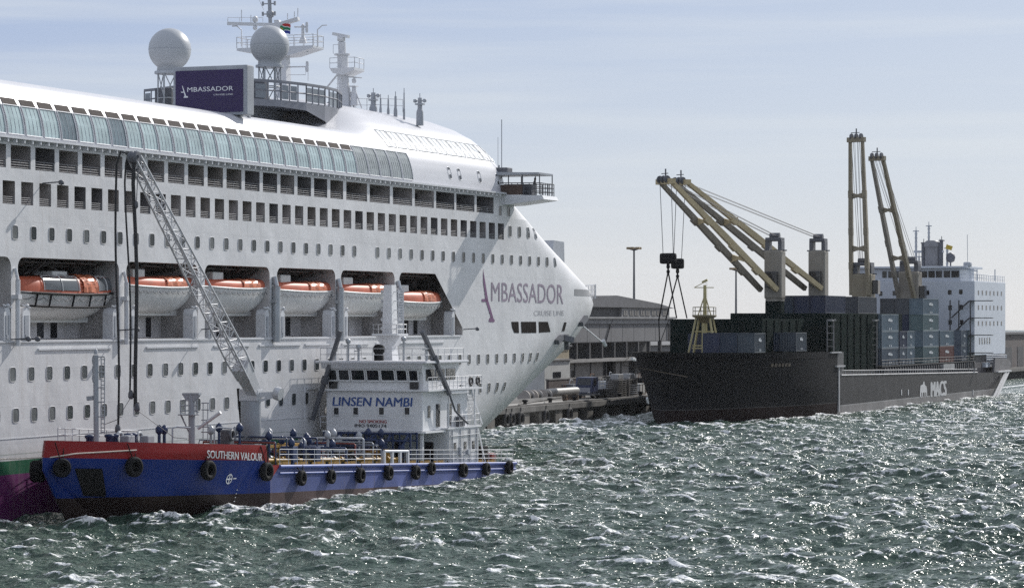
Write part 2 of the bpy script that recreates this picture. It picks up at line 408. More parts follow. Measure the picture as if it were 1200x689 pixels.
# lifeboat bays
bays = [(SX(-118), SX(13)), (SX(20.9), SX(139.4)), (SX(148), SX(232)), (SX(240), SX(316)), (SX(324.5), SX(393)), (SX(399.5), SX(462.5)), (SX(468), SX(542))]
band(ZB, ZT, AFT, SF, bays)
for a_, b_ in bays:
    for x_, sg in ((a_, 1), (b_, -1)):
        if x_ == bays[6][1]: continue
        arc = [(x_ + sg * .75 * (1 - math.sin(t)), 0, ZT - .75 * (1 - math.cos(t))) for t in [k * math.pi / 16 for k in range(9)]]
        h.add([(x_, 0, ZT)] + arc, [list(range(10))])
sa = SX(510)
h.add([(bays[6][1], 0, ZB + 0.7), (bays[6][1], 0, ZT), (sa, 0, ZT)], [(0, 1, 2)])
# balcony rows
A0, A1, Bz0, Bz1 = 24.53, 26.15, 22.0, 23.62
ra = SX(402.1); pa = 3.28
rowA = [(ra - pa * k - 2.66, ra - pa * k) for k in range(22)][::-1]
for a, b in [(405.8, 430.2), (433.2, 456.9), (460.4, 483), (486, 508.5), (511, 532.4), (534.7, 556), (558.6, 578.4)]: rowA.append((SX(a), SX(b)))
rb = SX(590.5); pb = 2.448
rowB = [(rb - pb * k - 1.62, rb - pb * k) for k in range(43)][::-1]
rowB = [(a, b) for a, b in rowB if a > -16]; rowA = [(a, b) for a, b in rowA if a > -16]
fill(AFT, SF, ZT, Bz0); band(Bz0, Bz1, AFT, SF, rowB); fill(AFT, SF, Bz1, 24.2); fill(AFT, SFA, 24.2, A0); band(A0, A1, AFT, SFA, rowA); fill(AFT, SFA, A1, ZTOP)
hull = h.build('hull', HULLM, ship, weld=0.004, sharp=0.6)

def opening(name, a, b, z0, z1, depth, mt, rails, r=0.03, rh=0.55):
    q = MB(); d = depth
    q.quad((a, d, z0), (b, d, z0), (b, d, z1), (a, d, z1)); q.quad((a, 0, z0), (b, 0, z0), (b, d, z0), (a, d, z0))
    q.quad((a, 0, z1), (b, 0, z1), (b, d, z1), (a, d, z1)); q.quad((a, 0, z0), (a, d, z0), (a, d, z1), (a, 0, z1)); q.quad((b, 0, z0), (b, d, z0), (b, d, z1), (b, 0, z1))
    o = q.build(name, mt, ship, flipcheck=False)
    w = MB()   # glazed cabin door and divider
    mid = a + (b - a) * rnd.uniform(0.25, 0.7)
    w.box(a + 0.15, mid, d - 0.06, d - 0.01, z0 + 0.05, z1 - 0.12)
    w.box(mid + 0.1, b - 0.15, d - 0.06, d - 0.01, z0 + 0.5, z1 - 0.18)
    w.build_each('cabin_door', rnd.choice((mat('cabin_glass', (.05, .05, .052), .25, var=.4), mat('cabin_glass', (.05, .05, .052), .25), mat('cabin_curtain', (.17, .16, .15), .7, var=.3, scale=3), mat('cabin_glass_grey', (.11, .115, .12), .15, var=.4))), o)
    g = MB()
    for i in range(rails):
        zz = z0 + 0.08 + rh * i / (rails - 1); g.tube([(a, 0.08, zz), (b, 0.08, zz)], r, 4)
    n = max(1, int((b - a) / 1.2))
    for i in range(n + 1):
        x = a + 0.03 + (b - a - 0.06) * i / n; g.tube([(x, 0.08, z0), (x, 0.08, z0 + 0.1 + rh)], r * 0.8, 4)
    g.build('railing', mat('balcony_rail', (.36, .36, .37), .5), o)
    return o
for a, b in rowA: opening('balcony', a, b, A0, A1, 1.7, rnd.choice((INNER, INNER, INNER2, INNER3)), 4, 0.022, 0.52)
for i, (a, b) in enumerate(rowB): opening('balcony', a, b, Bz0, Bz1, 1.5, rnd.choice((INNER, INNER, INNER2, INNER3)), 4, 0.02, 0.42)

# lifeboat bay interiors
def bay(a, b, slant=False):
    q = MB(); d = 6.2
    q.quad((a, d, ZB), (b, d, ZB), (b, d, ZT), (a, d, ZT)); q.quad((a, 0, ZB), (b, 0, ZB), (b, d, ZB), (a, d, ZB))
    q.quad((a, 0, ZT), (b, 0, ZT), (b, d, ZT), (a, d, ZT)); q.quad((a, 0, ZB), (a, d, ZB), (a, d, ZT), (a, 0, ZT)); q.quad((b, 0, ZB), (b, d, ZB), (b, d, ZT), (b, 0, ZT))
    o = q.build('lifeboat_bay', BAYW, ship, flipcheck=False)
    g = MB(); n = int((b - a) / 1.3)          # overhead machinery, pipes and cable trays
    for i in range(n):
        x = a + (b - a) * (i + 0.5) / n + rnd.uniform(-0.3, 0.3)
        z1 = ZT - rnd.uniform(0.0, 0.25); hh = rnd.uniform(0.5, 2.2)
        g.box(x - rnd.uniform(.2, .6), x + rnd.uniform(.2, .6), rnd.uniform(2.2, 4.2), d - 0.1, z1 - hh, z1)
    for k in range(4): g.tube([(a + .1, 1.2 + k * .9, ZT - .25 - .2 * (k % 2)), (b - .1, 1.2 + k * .9, ZT - .25 - .2 * (k % 2))], 0.09, 5)
    for k in range(6):
        x = a + (b - a) * rnd.random(); g.beam((x, 0.7, ZT - 0.2), (x + rnd.uniform(-1.2, 1.2), 4.5, ZT - rnd.uniform(1, 2.6)), 0.16)
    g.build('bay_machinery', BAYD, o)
    w = MB(); x = a + 0.9
    while x < b - 1.2:
        wd = rnd.choice((0.7, 0.8, 1.0)); w.box(x, x + wd, d - 0.12, d - 0.02, ZB + 0.1, ZB + 1.95); x += wd + rnd.uniform(0.7, 1.7)
    w.build_each('bay_door', DARKW, o)
    f = MB()                                    # promenade deck bulkhead in front, white
    f.box(a + 0.02, b - 0.02, 5.0, 5.1, ZB + 2.05, ZB + 2.9)
    f.build('deck_beam', BAYW, o)
    f = MB(); f.box(a + .02, b - .02, 3.3, 3.5, ZB + .02, ZB + 1.9); o2 = f.build('deckhouse_wall', mat('bay_inner_white', (.75, .73, .72), .6, var=.2, streak=.3), o)
    w = MB(); x = a + 2.0
    while x < b - 2.4:
        wd = rnd.choice((.7, .8, .9)); w.box(x, x + wd, 3.26, 3.297, ZB + .1, ZB + 1.65); x += wd + rnd.uniform(.8, 1.8)
    w.build_each('deckhouse_door', DARKW, o2)
    return o
bayo = [bay(a, b) for a, b in bays]
# davits: white posts at the bay ends with curved heads, and slewing arms
dv = []
def davit(s, w, face, parent):
    q = MB(); ztp = ZB + 2.2
    q.prism([(-w / 2, 0), (w / 2, 0), (w / 2, 1.9), (w * 0.28, 2.35), (-w * 0.3, 2.25), (-w / 2, 1.9)], lambda u, v, t: (s + u, t, ZB + v), -0.12, 0.75)
    o = q.build('davit', WHITE, parent)
    k = MB(); k.prism([(-.26, 0.35), (.26, 0.35), (.26, 1.75), (-.26, 1.75)], lambda u, v, t: (s + u * w, t, ZB + v), -0.16, -0.13); k.box(s - w * .2, s + w * .2, -0.19, -0.1, ZB + .1, ZB + .4)
    k.build('davit_panel', GREYP, o)
    l = MB(); l.lathe((s + 0.1, -0.1, ZB + 2.45), [(0.0, -.12), (.16, -.06), (.16, .06), (0, .14)], 8); l.beam((s - 0.4, 0, ZB + 2.5), (s + .5, -.15, ZB + 2.3), .1)
    l.build('davit_lamp', WHITE, o)
for i, (a, b) in enumerate(bays):
    if i < 2:
        davit(a + .95, 1.0, 1, bayo[i]); davit(b - 0.7, .85, -1, bayo[i])
    elif i < 6:
        davit(a + .85, .75, 1, bayo[i]); davit(b - 0.7, .75, -1, bayo[i])
    else: davit(SX(530), 0.7, -1, bayo[i])
# vertical falls guides standing proud of the pillars
for px, w in ((320, .5), (395, .5), (465, .45), (16.5, .25), (144, .25)):
    s = SX(px); q = MB()
    q.tube([(s, -0.3, ZB - 0.4), (s, -0.3, ZT - 1.6)], w * .72, 8); q.tube([(s, -0.3, ZT - 1.6), (s, -0.1, ZT - 0.8)], w * .5, 8); q.box(s - w, s + w, -0.5, 0.0, ZB + 2.9, ZB + 3.2)
    q.build('davit_rail', STEEL if w > .3 else WHITE, ship)
# belting ledges
q = MB()
for a, b in ((44, 130), (171, 232), (250, 292), (303, 352), (357, 388), (400, 432), (440, 520)):
    s0, s1 = SX(a), SX(b); z = SZ((a + b) / 2, 410, 0)[1]; q.box(s0, s1, -0.12, 0.02, 11.72, 11.86)
q.box(AFT, SX(540), -0.1, 0.02, ZB - 0.16, ZB - 0.02)
q.build('belting', WHITE, ship)
# ledge under the glass promenade, with brackets
q = MB(); q.box(AFT, 91.0, -0.55, 0.3, 26.56, 26.72)
x = AFT
while x < 90.5:
    q.box(x, x + .14, -0.5, -0.003, 26.3, 26.555); x += 1.09
q.build('ledge', WHITE, ship)

# ------------------------------------------------------------------ rounded roof
FP = [(0, 26.7), (.06, 27.4), (.22, 28.2), (.5, 29.0), (.95, 29.8), (1.55, 30.6), (2.4, 31.5), (3.6, 32.45), (5.2, 33.3), (7.2, 34.0), (10, 34.6), (14.5, 34.9)]
def rprof(s, t):
    """roof section: t runs 0..1 from the side to the middle"""
    x = t * (len(FP) - 1); i = min(int(x), len(FP) - 2); f = x - i
    m = FP[i][0] + (FP[i + 1][0] - FP[i][0]) * f; z = FP[i][1] + (FP[i + 1][1] - FP[i][1]) * f
    k = min(1, max(0, (s - 57) / 9.0)); k = k * k * (3 - 2 * k)
    za = z if z < 30.4 else 30.4 + 0.75 * (1 - math.exp(-(z - 30.4) / 0.75)); z = za + (z - za) * k
    off = hm(s, ZTOP) ; g = 1.0
    if s > 84:
        u = min(1, (s - 84) / 17.6); g = max(0, 1 - u ** 3.2) ** 0.5
    z = 26.7 + (z - 26.7) * g
    m = off + m * (B0 - off) / B0 + (1 - g) * 1.5 * min(1, (B0 - off) / 6)
    return m, z
h = MB()
ss = [AFT, -40, -20, 0, 20, 40, 50, 55] + [57 + i for i in range(11)] + [70 + i for i in range(15)] + [84.5 + .5 * i for i in range(34)] + [101.3, 101.55]
ts = [i / 33 for i in range(34)]
for side in (0, 1):
    def fr(u, v, side=side):
        m, z = rprof(u, v); return (u, m if side == 0 else 29 - m, z)
    grid(fr, ss, ts)
h.quad(*[(AFT, *rprof(AFT, t)) for t in ts], *[(AFT, 29 - rprof(AFT, t)[0], rprof(AFT, t)[1]) for t in ts[::-1]])
roof = h.build('roof', ROOFW, ship, weld=0.004, sharp=0.9)

def on_roof(s, z, out=0.03):
    lo, hi = 0.0, 1.0
    for _ in range(30):
        mid = (lo + hi) / 2
        if rprof(s, mid)[1] < z: lo = mid
        else: hi = mid
    m, zz = rprof(s, lo)
    return (s, m - out, z + out * 0.2)
def roof_patch(b, s0, s1, z0, z1, out, n=5, rnd_c=0.0):
    P = [[on_roof(s0, z0 + (z1 - z0) * i / n, out), on_roof(s1, z0 + (z1 - z0) * i / n, out)] for i in range(n + 1)]
    for i in range(n): b.add([P[i][0], P[i][1], P[i + 1][1], P[i + 1][0]], [(0, 1, 2, 3)], True)
def roof_frame(b, s0, s1, z0, z1, r=0.06):
    for s in (s0, s1): b.tube([on_roof(s, z0 + (z1 - z0) * i / 5, 0.05) for i in range(6)], r, 4)
    for z in (z0, z1): b.tube([on_roof(s0, z, .05), on_roof(s1, z, .05)], r, 4)
# promenade glazing
pe = SX(415.3, 0.3); pw = 2.446
k = 0
while True:
    b = pe - pw * k - 0.12; a = b - 2.16
    if b < -16: break
    g = MB(); roof_patch(g, a, b, 26.92, 28.95, 0.02)
    o = g.build('promenade_window', TEALD if k in (17, 20) else TEALG, ship, label='dark tinted pane' if k in (17, 20) else None, flipcheck=False)
    f = MB(); roof_frame(f, a, b, 26.9, 28.97, 0.05)
    for j in (1, 2, 3):
        x = a + (b - a) * j / 4; f.tube([on_roof(x, 26.95 + 2.0 * i / 4, 0.03) for i in range(5)], 0.018, 4)
    f.build('frame', WHITE, o)
    v = MB(); roof_patch(v, a + .12, b - .12, 29.02, 29.5, 0.04, 3); v.build('vent_strip', mat('louvre_brown', (.13, .115, .105), .95, spec=.05), o, flipcheck=False)
    k += 1
for k in range(5):
    a = pe + 0.1 + 2.5 * k; b = a + 2.3
    g = MB(); roof_patch(g, a, b, 26.95, 29.45, 0.02); o = g.build('promenade_window', GREYG, ship, label='grey glazed pane', flipcheck=False)
    f = MB(); roof_frame(f, a, b, 26.93, 29.47, 0.05)
    for j in (1, 2, 3, 4):
        x = a + (b - a) * j / 5; f.tube([on_roof(x, 26.95 + 2.5 * i / 4, 0.03) for i in range(5)], 0.02, 4)
    f.build('frame', WHITE, o)
# skylights on the forward dome
for k in range(12):
    s0 = 65.0 + k * 2.42; q = MB(); roof_patch(q, s0 + .14, s0 + 2.2, 29.95, 31.5, 0.015, 4); o = q.build('skylight', mat("skylight_blind", (0.74, 0.76, 0.75), 0.2, var=.05), ship, flipcheck=False)
    f = MB(); roof_frame(f, s0 + .1, s0 + 2.24, 29.93, 31.52, 0.03); f.tube([on_roof(s0 + 1.2, 29.95 + 1.55 * i / 4, .03) for i in range(5)], .02, 4); f.build('frame', STEEL, o)

# ------------------------------------------------------------------ portholes
def porthole(b, gl, s, z, w, hh, fn):
    """rounded window: raised rim and dark pane, following the surface fn(s,z)->m"""
    n = 16; pts = []
    for i in range(n):
        t = 2 * math.pi * i / n; c, d = math.cos(t), math.sin(t); e = 0.45
        pts.append((math.copysign(abs(c) ** e, c) * w / 2, math.copysign(abs(d) ** e, d) * hh / 2))
    def P(u, v, o): return (s + u, fn(s + u, z + v) - o, z + v)
    gl.add([P(u, v, 0.012) for u, v in pts], [list(range(n))])
    vs = [P(u, v, 0.04) for u, v in pts] + [P(u * 1.12, v * 1.08, 0.04) for u, v in pts] + [P(u * 1.16, v * 1.11, 0.0) for u, v in pts] + [P(u, v, 0.01) for u, v in pts]
    fs = []
    for i in range(n):
        j = (i + 1) % n; fs += [(i, j, n + j, n + i), (n + i, n + j, 2 * n + j, 2 * n + i), (3 * n + i, 3 * n + j, j, i)]
    b.add(vs, fs, True)
PHG = mat("porthole_glass", (0.022, 0.03, 0.033), 0.2, spec=.3, var=0.35, scale=0.5)
PHC = mat('porthole_curtain', (.13, .14, .14), .35, var=.4, scale=1.5); PHB = mat('porthole_blind', (.07, .08, .085), .25, var=.4, scale=1.5)
plist = []
sC = SX(651)
sCf = SX(428.6)
for k in range(19): plist.append((sC - (sC - sCf) / 19 * k, 20.02, .72, .95))
k = 1
while sCf - 2.475 * k > -12: plist.append((sCf - 2.475 * k, 20.02, .72, .95)); k += 1
sD = SX(538.5)
k = 0
while sD - 2.475 * k > -12:
    s = sD - 2.475 * k; k += 1
    plist.append((s, 10.05, .78, .98))
for k in range(1, 10): plist.append((sD + 2.42 * k, 10.05, .72, .95))
sE = SX(540.4); k = 0
while sE - 2.475 * k > -12:
    plist.append((sE - 2.475 * k, 7.17, .78, .98)); k += 1
for k in range(1, 6): plist.append((sE + 2.42 * k, 7.17, .72, .95))
for px, py in ((586, 242.5), (596, 243)): plist.append((SX(px), 24.9, .7, .95))
for px in (597.5, 608.5, 619, 629): plist.append((SX(px), 22.9, .8, 1.1))
plist.sort(key=lambda p: p[0])
for p in plist[:100]:
    g = MB(); f = MB(); porthole(f, g, *p, hm); o = g.build('porthole', rnd.choice((PHG, PHG, PHC, PHB)), ship); f.build('porthole_rim', mat('rim_grey', (.46, .46, .47), .5), o)
g = MB()
for p in plist[100:]:
    f = MB(); porthole(f, g, *p, hm)
    g.v, g.f, g.sm = g.v, g.f, g.sm
o = g.build('porthole', PHG, ship, kind='stuff')
f = MB(); gg = MB()
for p in plist[100:]: porthole(f, gg, *p, hm)
f.build('porthole_rim', mat('rim_grey', (.46, .46, .47), .5), o)
for px, py in ((524.5, 203), (536, 204.5), (559.5, 207.5), (581.5, 210.5)):
    s, z = SZ(px, py, 0.4); g = MB(); f = MB()
    porthole(f, g, s, z, 0.72, 1.1, lambda a, b: on_roof(a, b, 0)[1]); o = g.build('dome_window', DARKW, ship); f.build('window_rim', WHITE, o)

# ------------------------------------------------------------------ lettering and openings on the bow
def hp(s, z, o=0.03): return (s, hm(s, z) - o, z)
def pxh(px, py):
    s, z = SZ(px, py, 0)
    for _ in range(6): s, z = SZ(px, py, hm(s, z))
    return s, z
sl0, z0 = pxh(575.5, 353); sl1, _ = pxh(660, 356.5); _, z1 = pxh(575.5, 330.5); _, z1b = pxh(660, 333.5); _, z0b = pxh(660, 356.5)
q = MB(); q.text("MBASSADOR", lambda u, v: hp(sl0 + (sl1 - sl0) * u, z0 + (z0b - z0) * u + (z1 + (z1b - z1) * u - z0 - (z0b - z0) * u) * v), cuts=60)
q.build('name_lettering', GLETT, ship)
def hpoly(b, pts, o=0.035):
    P = [pxh(*p) for p in pts]; b.add([hp(s, z, o) for s, z in P], [list(range(len(P)))])
q = MB()
hpoly(q, [(566, 315), (567.4, 325), (571.8, 352), (577.6, 371.5), (575.2, 372.5), (568.8, 352), (566, 330)]); hpoly(q, [(573.8, 372), (577, 371.5), (579.6, 375.5), (579, 377.3), (573, 377.3), (572.6, 375.5)])
hpoly(q, [(564, 350.5), (570.6, 350), (571.2, 353.5), (564.6, 353.8)])
q.build('emblem', PURPLE, ship)
c0, cz0 = pxh(625.5, 370); c1, cz1 = pxh(660.5, 369.5); _, ct0 = pxh(625.5, 364)
q = MB(); q.text("CRUISE LINE", lambda u, v: hp(c0 + (c1 - c0) * u, cz0 + (cz1 - cz0) * u + (ct0 - cz0) * v), cuts=30); q.build('line_lettering', mat("pale_grey_letters", (0.42, .42, .44), .5), ship)
for pts in ([(599, 377), (607.5, 377), (608, 390.3), (602.5, 390), (600, 384)], [(610.3, 377), (628, 377), (628.4, 390), (611, 390.2)], [(631, 377), (641.8, 377), (645, 389), (631.5, 389.8)],
            [(661, 377.5), (663.8, 378), (661.3, 388), (658.3, 388)]):
    q = MB(); hpoly(q, pts, 0.03); q.build('mooring_opening', mat("mooring_dark", (0.022, 0.019, 0.018), .9, spec=.04), ship)
q = MB()
for a, b in (((684, 372), (678, 380)), ((655, 395), (649.5, 401))):
    s0, za = pxh(*a); s1, zb = pxh(*b); q.beam(hp(s0, za, .1), hp(s1, zb, .1), 0.9, 0.5)
q.build_each('fairlead', DGREY, ship)
s0, za = pxh(657, 396); q = MB(); q.beam(hp(s0, za, .1), hp(s0 + 1.3, za - .2, .9), 1.0, .6); q.beam(hp(s0 + .9, za + .3, .3), hp(s0 + 1.6, za - 1.2, .9), .5, .35); q.build('anchor', DGREY, ship)
# mooring boom at the bow with a white lamp
s0, za = pxh(684, 382); q = MB(); P0 = hp(s0, za, 0.0); q.tube([P0, (P0[0] + 4.2, P0[1] - 1.0, za - 2.0)], .07, 5); q.tube([(P0[0] + 3.9, P0[1] - 1, za - 1.6), (P0[0] + 4.6, P0[1] - 1.0, za - 2.2)], .22, 6); q.build('bow_boom', WHITE, ship)
q = MB()
for i in range(12):
    a, b = 112.5 + i * 1.3, 112.5 + (i + 1) * 1.3; q.quad(hp(a, 16.55, .03), hp(b, 16.55, .03), hp(b, 17.25, .03), hp(a, 17.25, .03))
q.build('mooring_deck_slot', mat('slot_grey', (.22, .225, .235), .6), ship, flipcheck=False)
# bow rail, jackstaff platform and forward vent trunk
q = MB(); zr = 16.6; pts = [(s, hm(s, 16.3) - 0.35, 16.3) for s in (123, 125.5, 128, 130.5, 133, 136, 139)]; q.rail(pts, 1.6, .05, 1.4, 3); q.build('bow_railing', WHITE, ship)
q = MB(); q.prism([(0, 0), (4.0, -2.2), (3.8, 1.5), (.5, 1.6)], lambda u, v, w: (124.0 + u, w, 21.3 + v), 7.0, 9.5); q.build('vent_trunk', GREYP, ship)

# ------------------------------------------------------------------ bridge wing
bm0, bz0 = MZ(643.5, 232, 93.0)
q = MB()
q.prism([(2.5, 26.6), (bm0, 26.4), (bm0 - .2, 26.0), (-.9, 25.55), (2.5, 25.4)], lambda u, v, w: (w, u, v), 91.0, 95.2)
o = q.build('bridge_wing', WHITE, ship)
q = MB(); q.prism([(2.0, 28.85), (bm0 + .35, 28.7), (bm0 + .35, 28.5), (2.0, 28.5)], lambda u, v, w: (w, u, v), 91.0, 95.0); q.build('wing_canopy', GREYP, o)
q = MB()
for sx in (91.2, 94.8):
    for t in (0.15, 0.5, 0.92): q.tube([(sx, bm0 * t, 26.5), (sx, bm0 * t, 28.55)], .06, 5)
q.rail([(91.2, 1.5, 26.5), (91.2, bm0 + .2, 26.4), (94.9, bm0 + .2, 26.4), (94.9, 1.5, 26.5)], 1.25, .045, .6, 3)
q.build('wing_railing', DGREY, o)
q = MB(); q.cham(92.2, 93.2, bm0 + 1.6, bm0 + 2.6, 26.5, 27.6, .06); q.box(91.6, 92.4, 0.3, 1.4, 26.5, 27.4); q.build('control_console', DGREY, o)
q = MB(); q.box(91.05, 91.2, -2.2, 1.5, 26.5, 27.5); q.build('wing_screen', mat('wing_screen_brown', (.07, .045, .035), .7), o)

# ------------------------------------------------------------------ sun platform, screen, radomes, masts
PL = [(57, 22), (56, 20), (52.5, 14.5), (49.6, 9.2), (50.4, 7.4), (53, 6.0), (56.5, 5.2), (60, 5.0), (63.5, 5.4), (67, 6.6), (70.5, 8.4), (74.5, 11.0), (79, 14), (82, 18), (82, 22)]
ZR = 35.0
q = MB()
q.add([(s, m, 33.45) for s, m in PL], [list(range(len(PL)))]); q.add([(s, m, 33.0) for s, m in PL], [list(range(len(PL)))[::-1]])
for i in range(len(PL) - 1):
    a, b = PL[i], PL[i + 1]
    def dep(s): return 0.6 + 2.2 * min(1, max(0, (s - 55) / 9.0)) ** 1.6
    q.add([(*a, 33.75 - 0.3), (*b, 33.75 - .3), (*b, 33.45 - dep(b[0])), (*a, 33.45 - dep(a[0]))], [(0, 1, 2, 3)], True)
PLG = mat('platform_grey', (.20, .21, .24), .5, var=.15); o = q.build('sun_platform', PLG, ship)
q = MB(); q.rail([(s, m, 33.45) for s, m in PL], 1.6, .07, 1.0, 2); q.loft([[(s, m - .06, 34.95), (s, m + .06, 34.95), (s, m + .06, 35.2), (s, m - .06, 35.2)] for s, m in PL], False); q.build('platform_railing', PLG, o)
q = MB()
for i in range(len(PL) - 1):
    a = Vector((*PL[i], 33.55)); b = Vector((*PL[i + 1], 33.55)); d = (b - a); n_ = max(1, int(d.length / 1.0))
    for j in range(n_):
        if (i * 7 + j) % 4 == 1: continue
        p = a + d * ((j + .12) / n_); r = a + d * ((j + .88) / n_); q.quad(p, r, r + Vector((0, 0, 1.25)), p + Vector((0, 0, 1.25)))
q.build_each('wind_screen', mat("smoked_panel", (0.20, 0.225, 0.25), .2, var=.15), o, flipcheck=False)
q = MB(); q.box(54, 68, 9.5, 20, 30.6, 33.0); q.build('platform_house', GREYP, o)
q = MB(); q.box(60.5, 67.6, 9.3, 9.45, 31.0, 32.9); q.build('dark_doorway', INNER, o)
q = MB()
for px in (306,): 
    m_, z_ = MZ(px, 90, 55.0); q.cham(54.6, 55.6, m_ - .5, m_ + .5, 33.5, 35.4, .08)
q.build('speaker_box', DGREY, o)
# big screen facing aft
SS = 36.0
ml, zl_ = MZ(206, 84, SS); mr, zr_ = MZ(285, 80, SS); _, zb_ = MZ(287, 131, SS)
q = MB(); q.cham(SS, SS + 1.3, mr - .35, ml + .25, zb_ - .25, zl_ + .35, .08); so = q.build('video_screen', GREYP, ship)
q = MB(); q.box(SS - .05, SS - .003, mr, ml, zb_, zl_); q.build('screen_panel', SCREEN, so)
tl, tz = MZ(214.5, 108, SS); tr, _ = MZ(273.5, 103, SS)
def scr(px0, px1, pyb, pyt):
    a, za = MZ(px0, pyb, SS - .06); b, _ = MZ(px1, pyb, SS - .06); _, zz = MZ(px0, pyt, SS - .06); return lambda u, v: (SS - .06, a + (b - a) * u, za + (zz - za) * v)
q = MB(); q.text("MBASSADOR", scr(219.5, 273.3, 108.2, 102.8)); q.text("CRUISE LINE", scr(250, 273, 112.3, 110.5))
f_ = scr(212, 222, 115, 101)
for pts in ([(.12, 1), (.2, 1.0), (.62, .12), (.46, .12)], [(.38, .13), (.78, .13), (.85, 0), (.3, 0)], [(0, .5), (.34, .5), (.38, .42), (.03, .42)]): q.add([f_(u, v) for u, v in pts], [list(range(len(pts)))])
q.build('screen_lettering', WLETT, so)
q = MB()
for mm in (mr + .8, ml - .8):
    for k in range(3): q.beam((SS + .9, mm, 30.5 + k * .9), (SS + 2.6, mm, 31.5 + k * .9), .12)
    q.beam((SS + .9, mm, 30.2), (SS + .9, mm, zb_ + .2), .25); q.beam((SS + 2.6, mm, 30.2), (SS + 2.6, mm, 33.2), .25)
q.beam((SS + 1.6, mr + .8, zb_), (SS + 1.6, ml - .8, zb_), .2); q.build('screen_support', GREYP, so)
RADM = mat("radome_grey", (0.42, 0.44, 0.46), 0.42, var=0.05, scale=.4)
for px, py, pr in ((199, 58.5, 25), (316, 53.3, 23)):
    s, z = SZ(px, py, 10.0); X = W(s, 10.0, z); r = pr * X.y / FOC
    q = MB(); prof = [(r * 0.62, -r * 1.05)] + [(r * math.sin(t), -r * math.cos(t)) for t in [0.62 + (math.pi - .62) * i / 22 for i in range(23)]]
    q.lathe((s, 10, z), prof[:-1] + [(0, r)], 32); o = q.build('radome', RADM, ship)
    q = MB(); q.lathe((s, 10, z), [(r * 1.003, -.02), (r * 1.006, 0), (r * 1.003, .02)], 32)
    q.build('radome_seam', GREYP, o)
    zb = 33.4 if s > 50 else 30.6
    q = MB(); q.lathe((s, 10, z - r * 1.08), [(r * .72, -.12), (r * .72, .1)], 16); r2 = r * .55
    for k in range(6):
        t = k * math.pi / 3; t2 = t + math.pi / 3
        p = (s + r2 * math.cos(t), 10 + r2 * math.sin(t)); p2 = (s + r2 * math.cos(t2), 10 + r2 * math.sin(t2)); zt_ = z - r * 1.1
        q.tube([(*p, zb), (*p, zt_)], .07, 5); zm = (zb + zt_) / 2
        for a_, b_ in ((zb, zm), (zt_, zm)): q.tube([(*p, a_), (*p2, b_)], .05, 4)
        q.tube([(*p, zm), (*p2, zm)], .05, 4)
    q.build('radome_stand', STEEL, o)
    if s < 50:
        q = MB(); q.cham(s - .5, s + .5, 9.6, 11.2, 30.6, 33.6, .08); q.build('equipment_locker', DGREY, o)
# main mast
ms, mmid = 70.0, 13.4
def at(px, py, s=ms): m, z = MZ(px, py, s); return (s, m, z)
q = MB(); a = at(333, 120); b = at(329, 40); c = at(318, 30); q.loft([[(ms + dx * w, p[1] + dy * w, p[2]) for dx, dy in ((-.5, -.5), (.5, -.5), (.5, .5), (-.5, .5))] for p, w in ((a, 1.15), (at(332, 62), .9), (b, .7), (at(325, 24), .5))], False)
mo = q.build('main_mast', WHITE, ship)
q = MB(); q.tube([at(317, 32), at(315.5, -8)], .2, 6); q.lathe(at(316.5, 17), [(0, -.45), (.35, -.25), (.35, .25), (0, .4)], 10)
for py in (5, 17):
    l, r_ = at(308, py), at(322, py - .5); q.tube([l, r_], .06, 4)
    for p in (l, r_): q.tube([Vector(p) - Vector((0, 0, .18)), Vector(p) + Vector((0, 0, .22))], .12, 5)
q.tube([at(309, 12), at(302, -4)], .025, 3); q.build('top_pole', GREYP, mo)
q = MB(); q.beam(at(267, 28), at(325, 29.5), .35, .3); q.beam(at(322, 31), at(350, 22.5), .5, .35); q.rail([at(267, 26.5), at(308, 26.5)], .45, .025, 1.2, 1)
for px, y0, y1 in ((267, 30, 23), (283, 26, 12), (294, 27, 18), (337, 23, 16), (345, 21, 14), (349, 20, 10)): q.tube([at(px, y0), at(px, y1)], .045, 4)
q.lathe(at(299, 23), [(0, -.35), (.28, -.2), (.28, .15), (0, .35)], 10); q.lathe(at(299, 33), [(0, -.3), (.22, -.1), (.22, .1), (0, .3)], 10)
q.build('yard', WHITE, mo)
q = MB(); m0_, z0_ = at(283, 58)[1:]; m1_, z1_ = at(372, 52)[1:]
q.prism([(m0_, z0_), (m1_, z0_), (m1_, z0_ - .2), (at(345, 60)[1], z0_ - .85), (at(330, 66)[1], z0_ - .9), (m0_, z0_ - .25)], lambda u, v, w: (w, u, v), ms - 1.0, ms + 1.4)
q.rail([(ms - 1, m0_, z0_), (ms - 1, m1_, z0_), (ms + 1.3, m1_, z0_), (ms + 1.3, m0_, z0_), (ms - 1, m0_, z0_)], 1.05, .035, 1.0, 2)
for px, d in ((283, -1), (372, 1)):
    p = at(px, 55); q.tube([p, (ms, p[1], p[2] + 1.6), (ms, p[1] - d * .5, p[2] + 2.0), (ms, p[1] - d * 1.0, p[2] + 2.0)], .06, 5)
q.lathe(at(355, 51), [(.4, 0), (.3, .4), (.16, .6), (.14, 1.5), (.22, 1.6), (.0, 1.9)], 10); q.tube([at(345, 32), at(358, 32)], .07, 4)
for px, py in ((359.5, 30), (359.5, 35), (360, 58)): q.lathe(at(px, py), [(.12, -.3), (.16, 0), (.12, .3)], 6)
q.build('mast_platform', WHITE, mo)
q = MB(); q.tube([at(335, 79), at(360, 78.5)], .07, 5); q.tube([at(336, 88), at(358, 88), at(358, 79)], .03, 4); q.tube([at(361, 95), at(361, 78)], .03, 4)
for y in (76, 81): q.lathe(at(360, y), [(.13, -.3), (.17, 0), (.13, .3)], 6)
q.build('signal_arm', WHITE, mo)
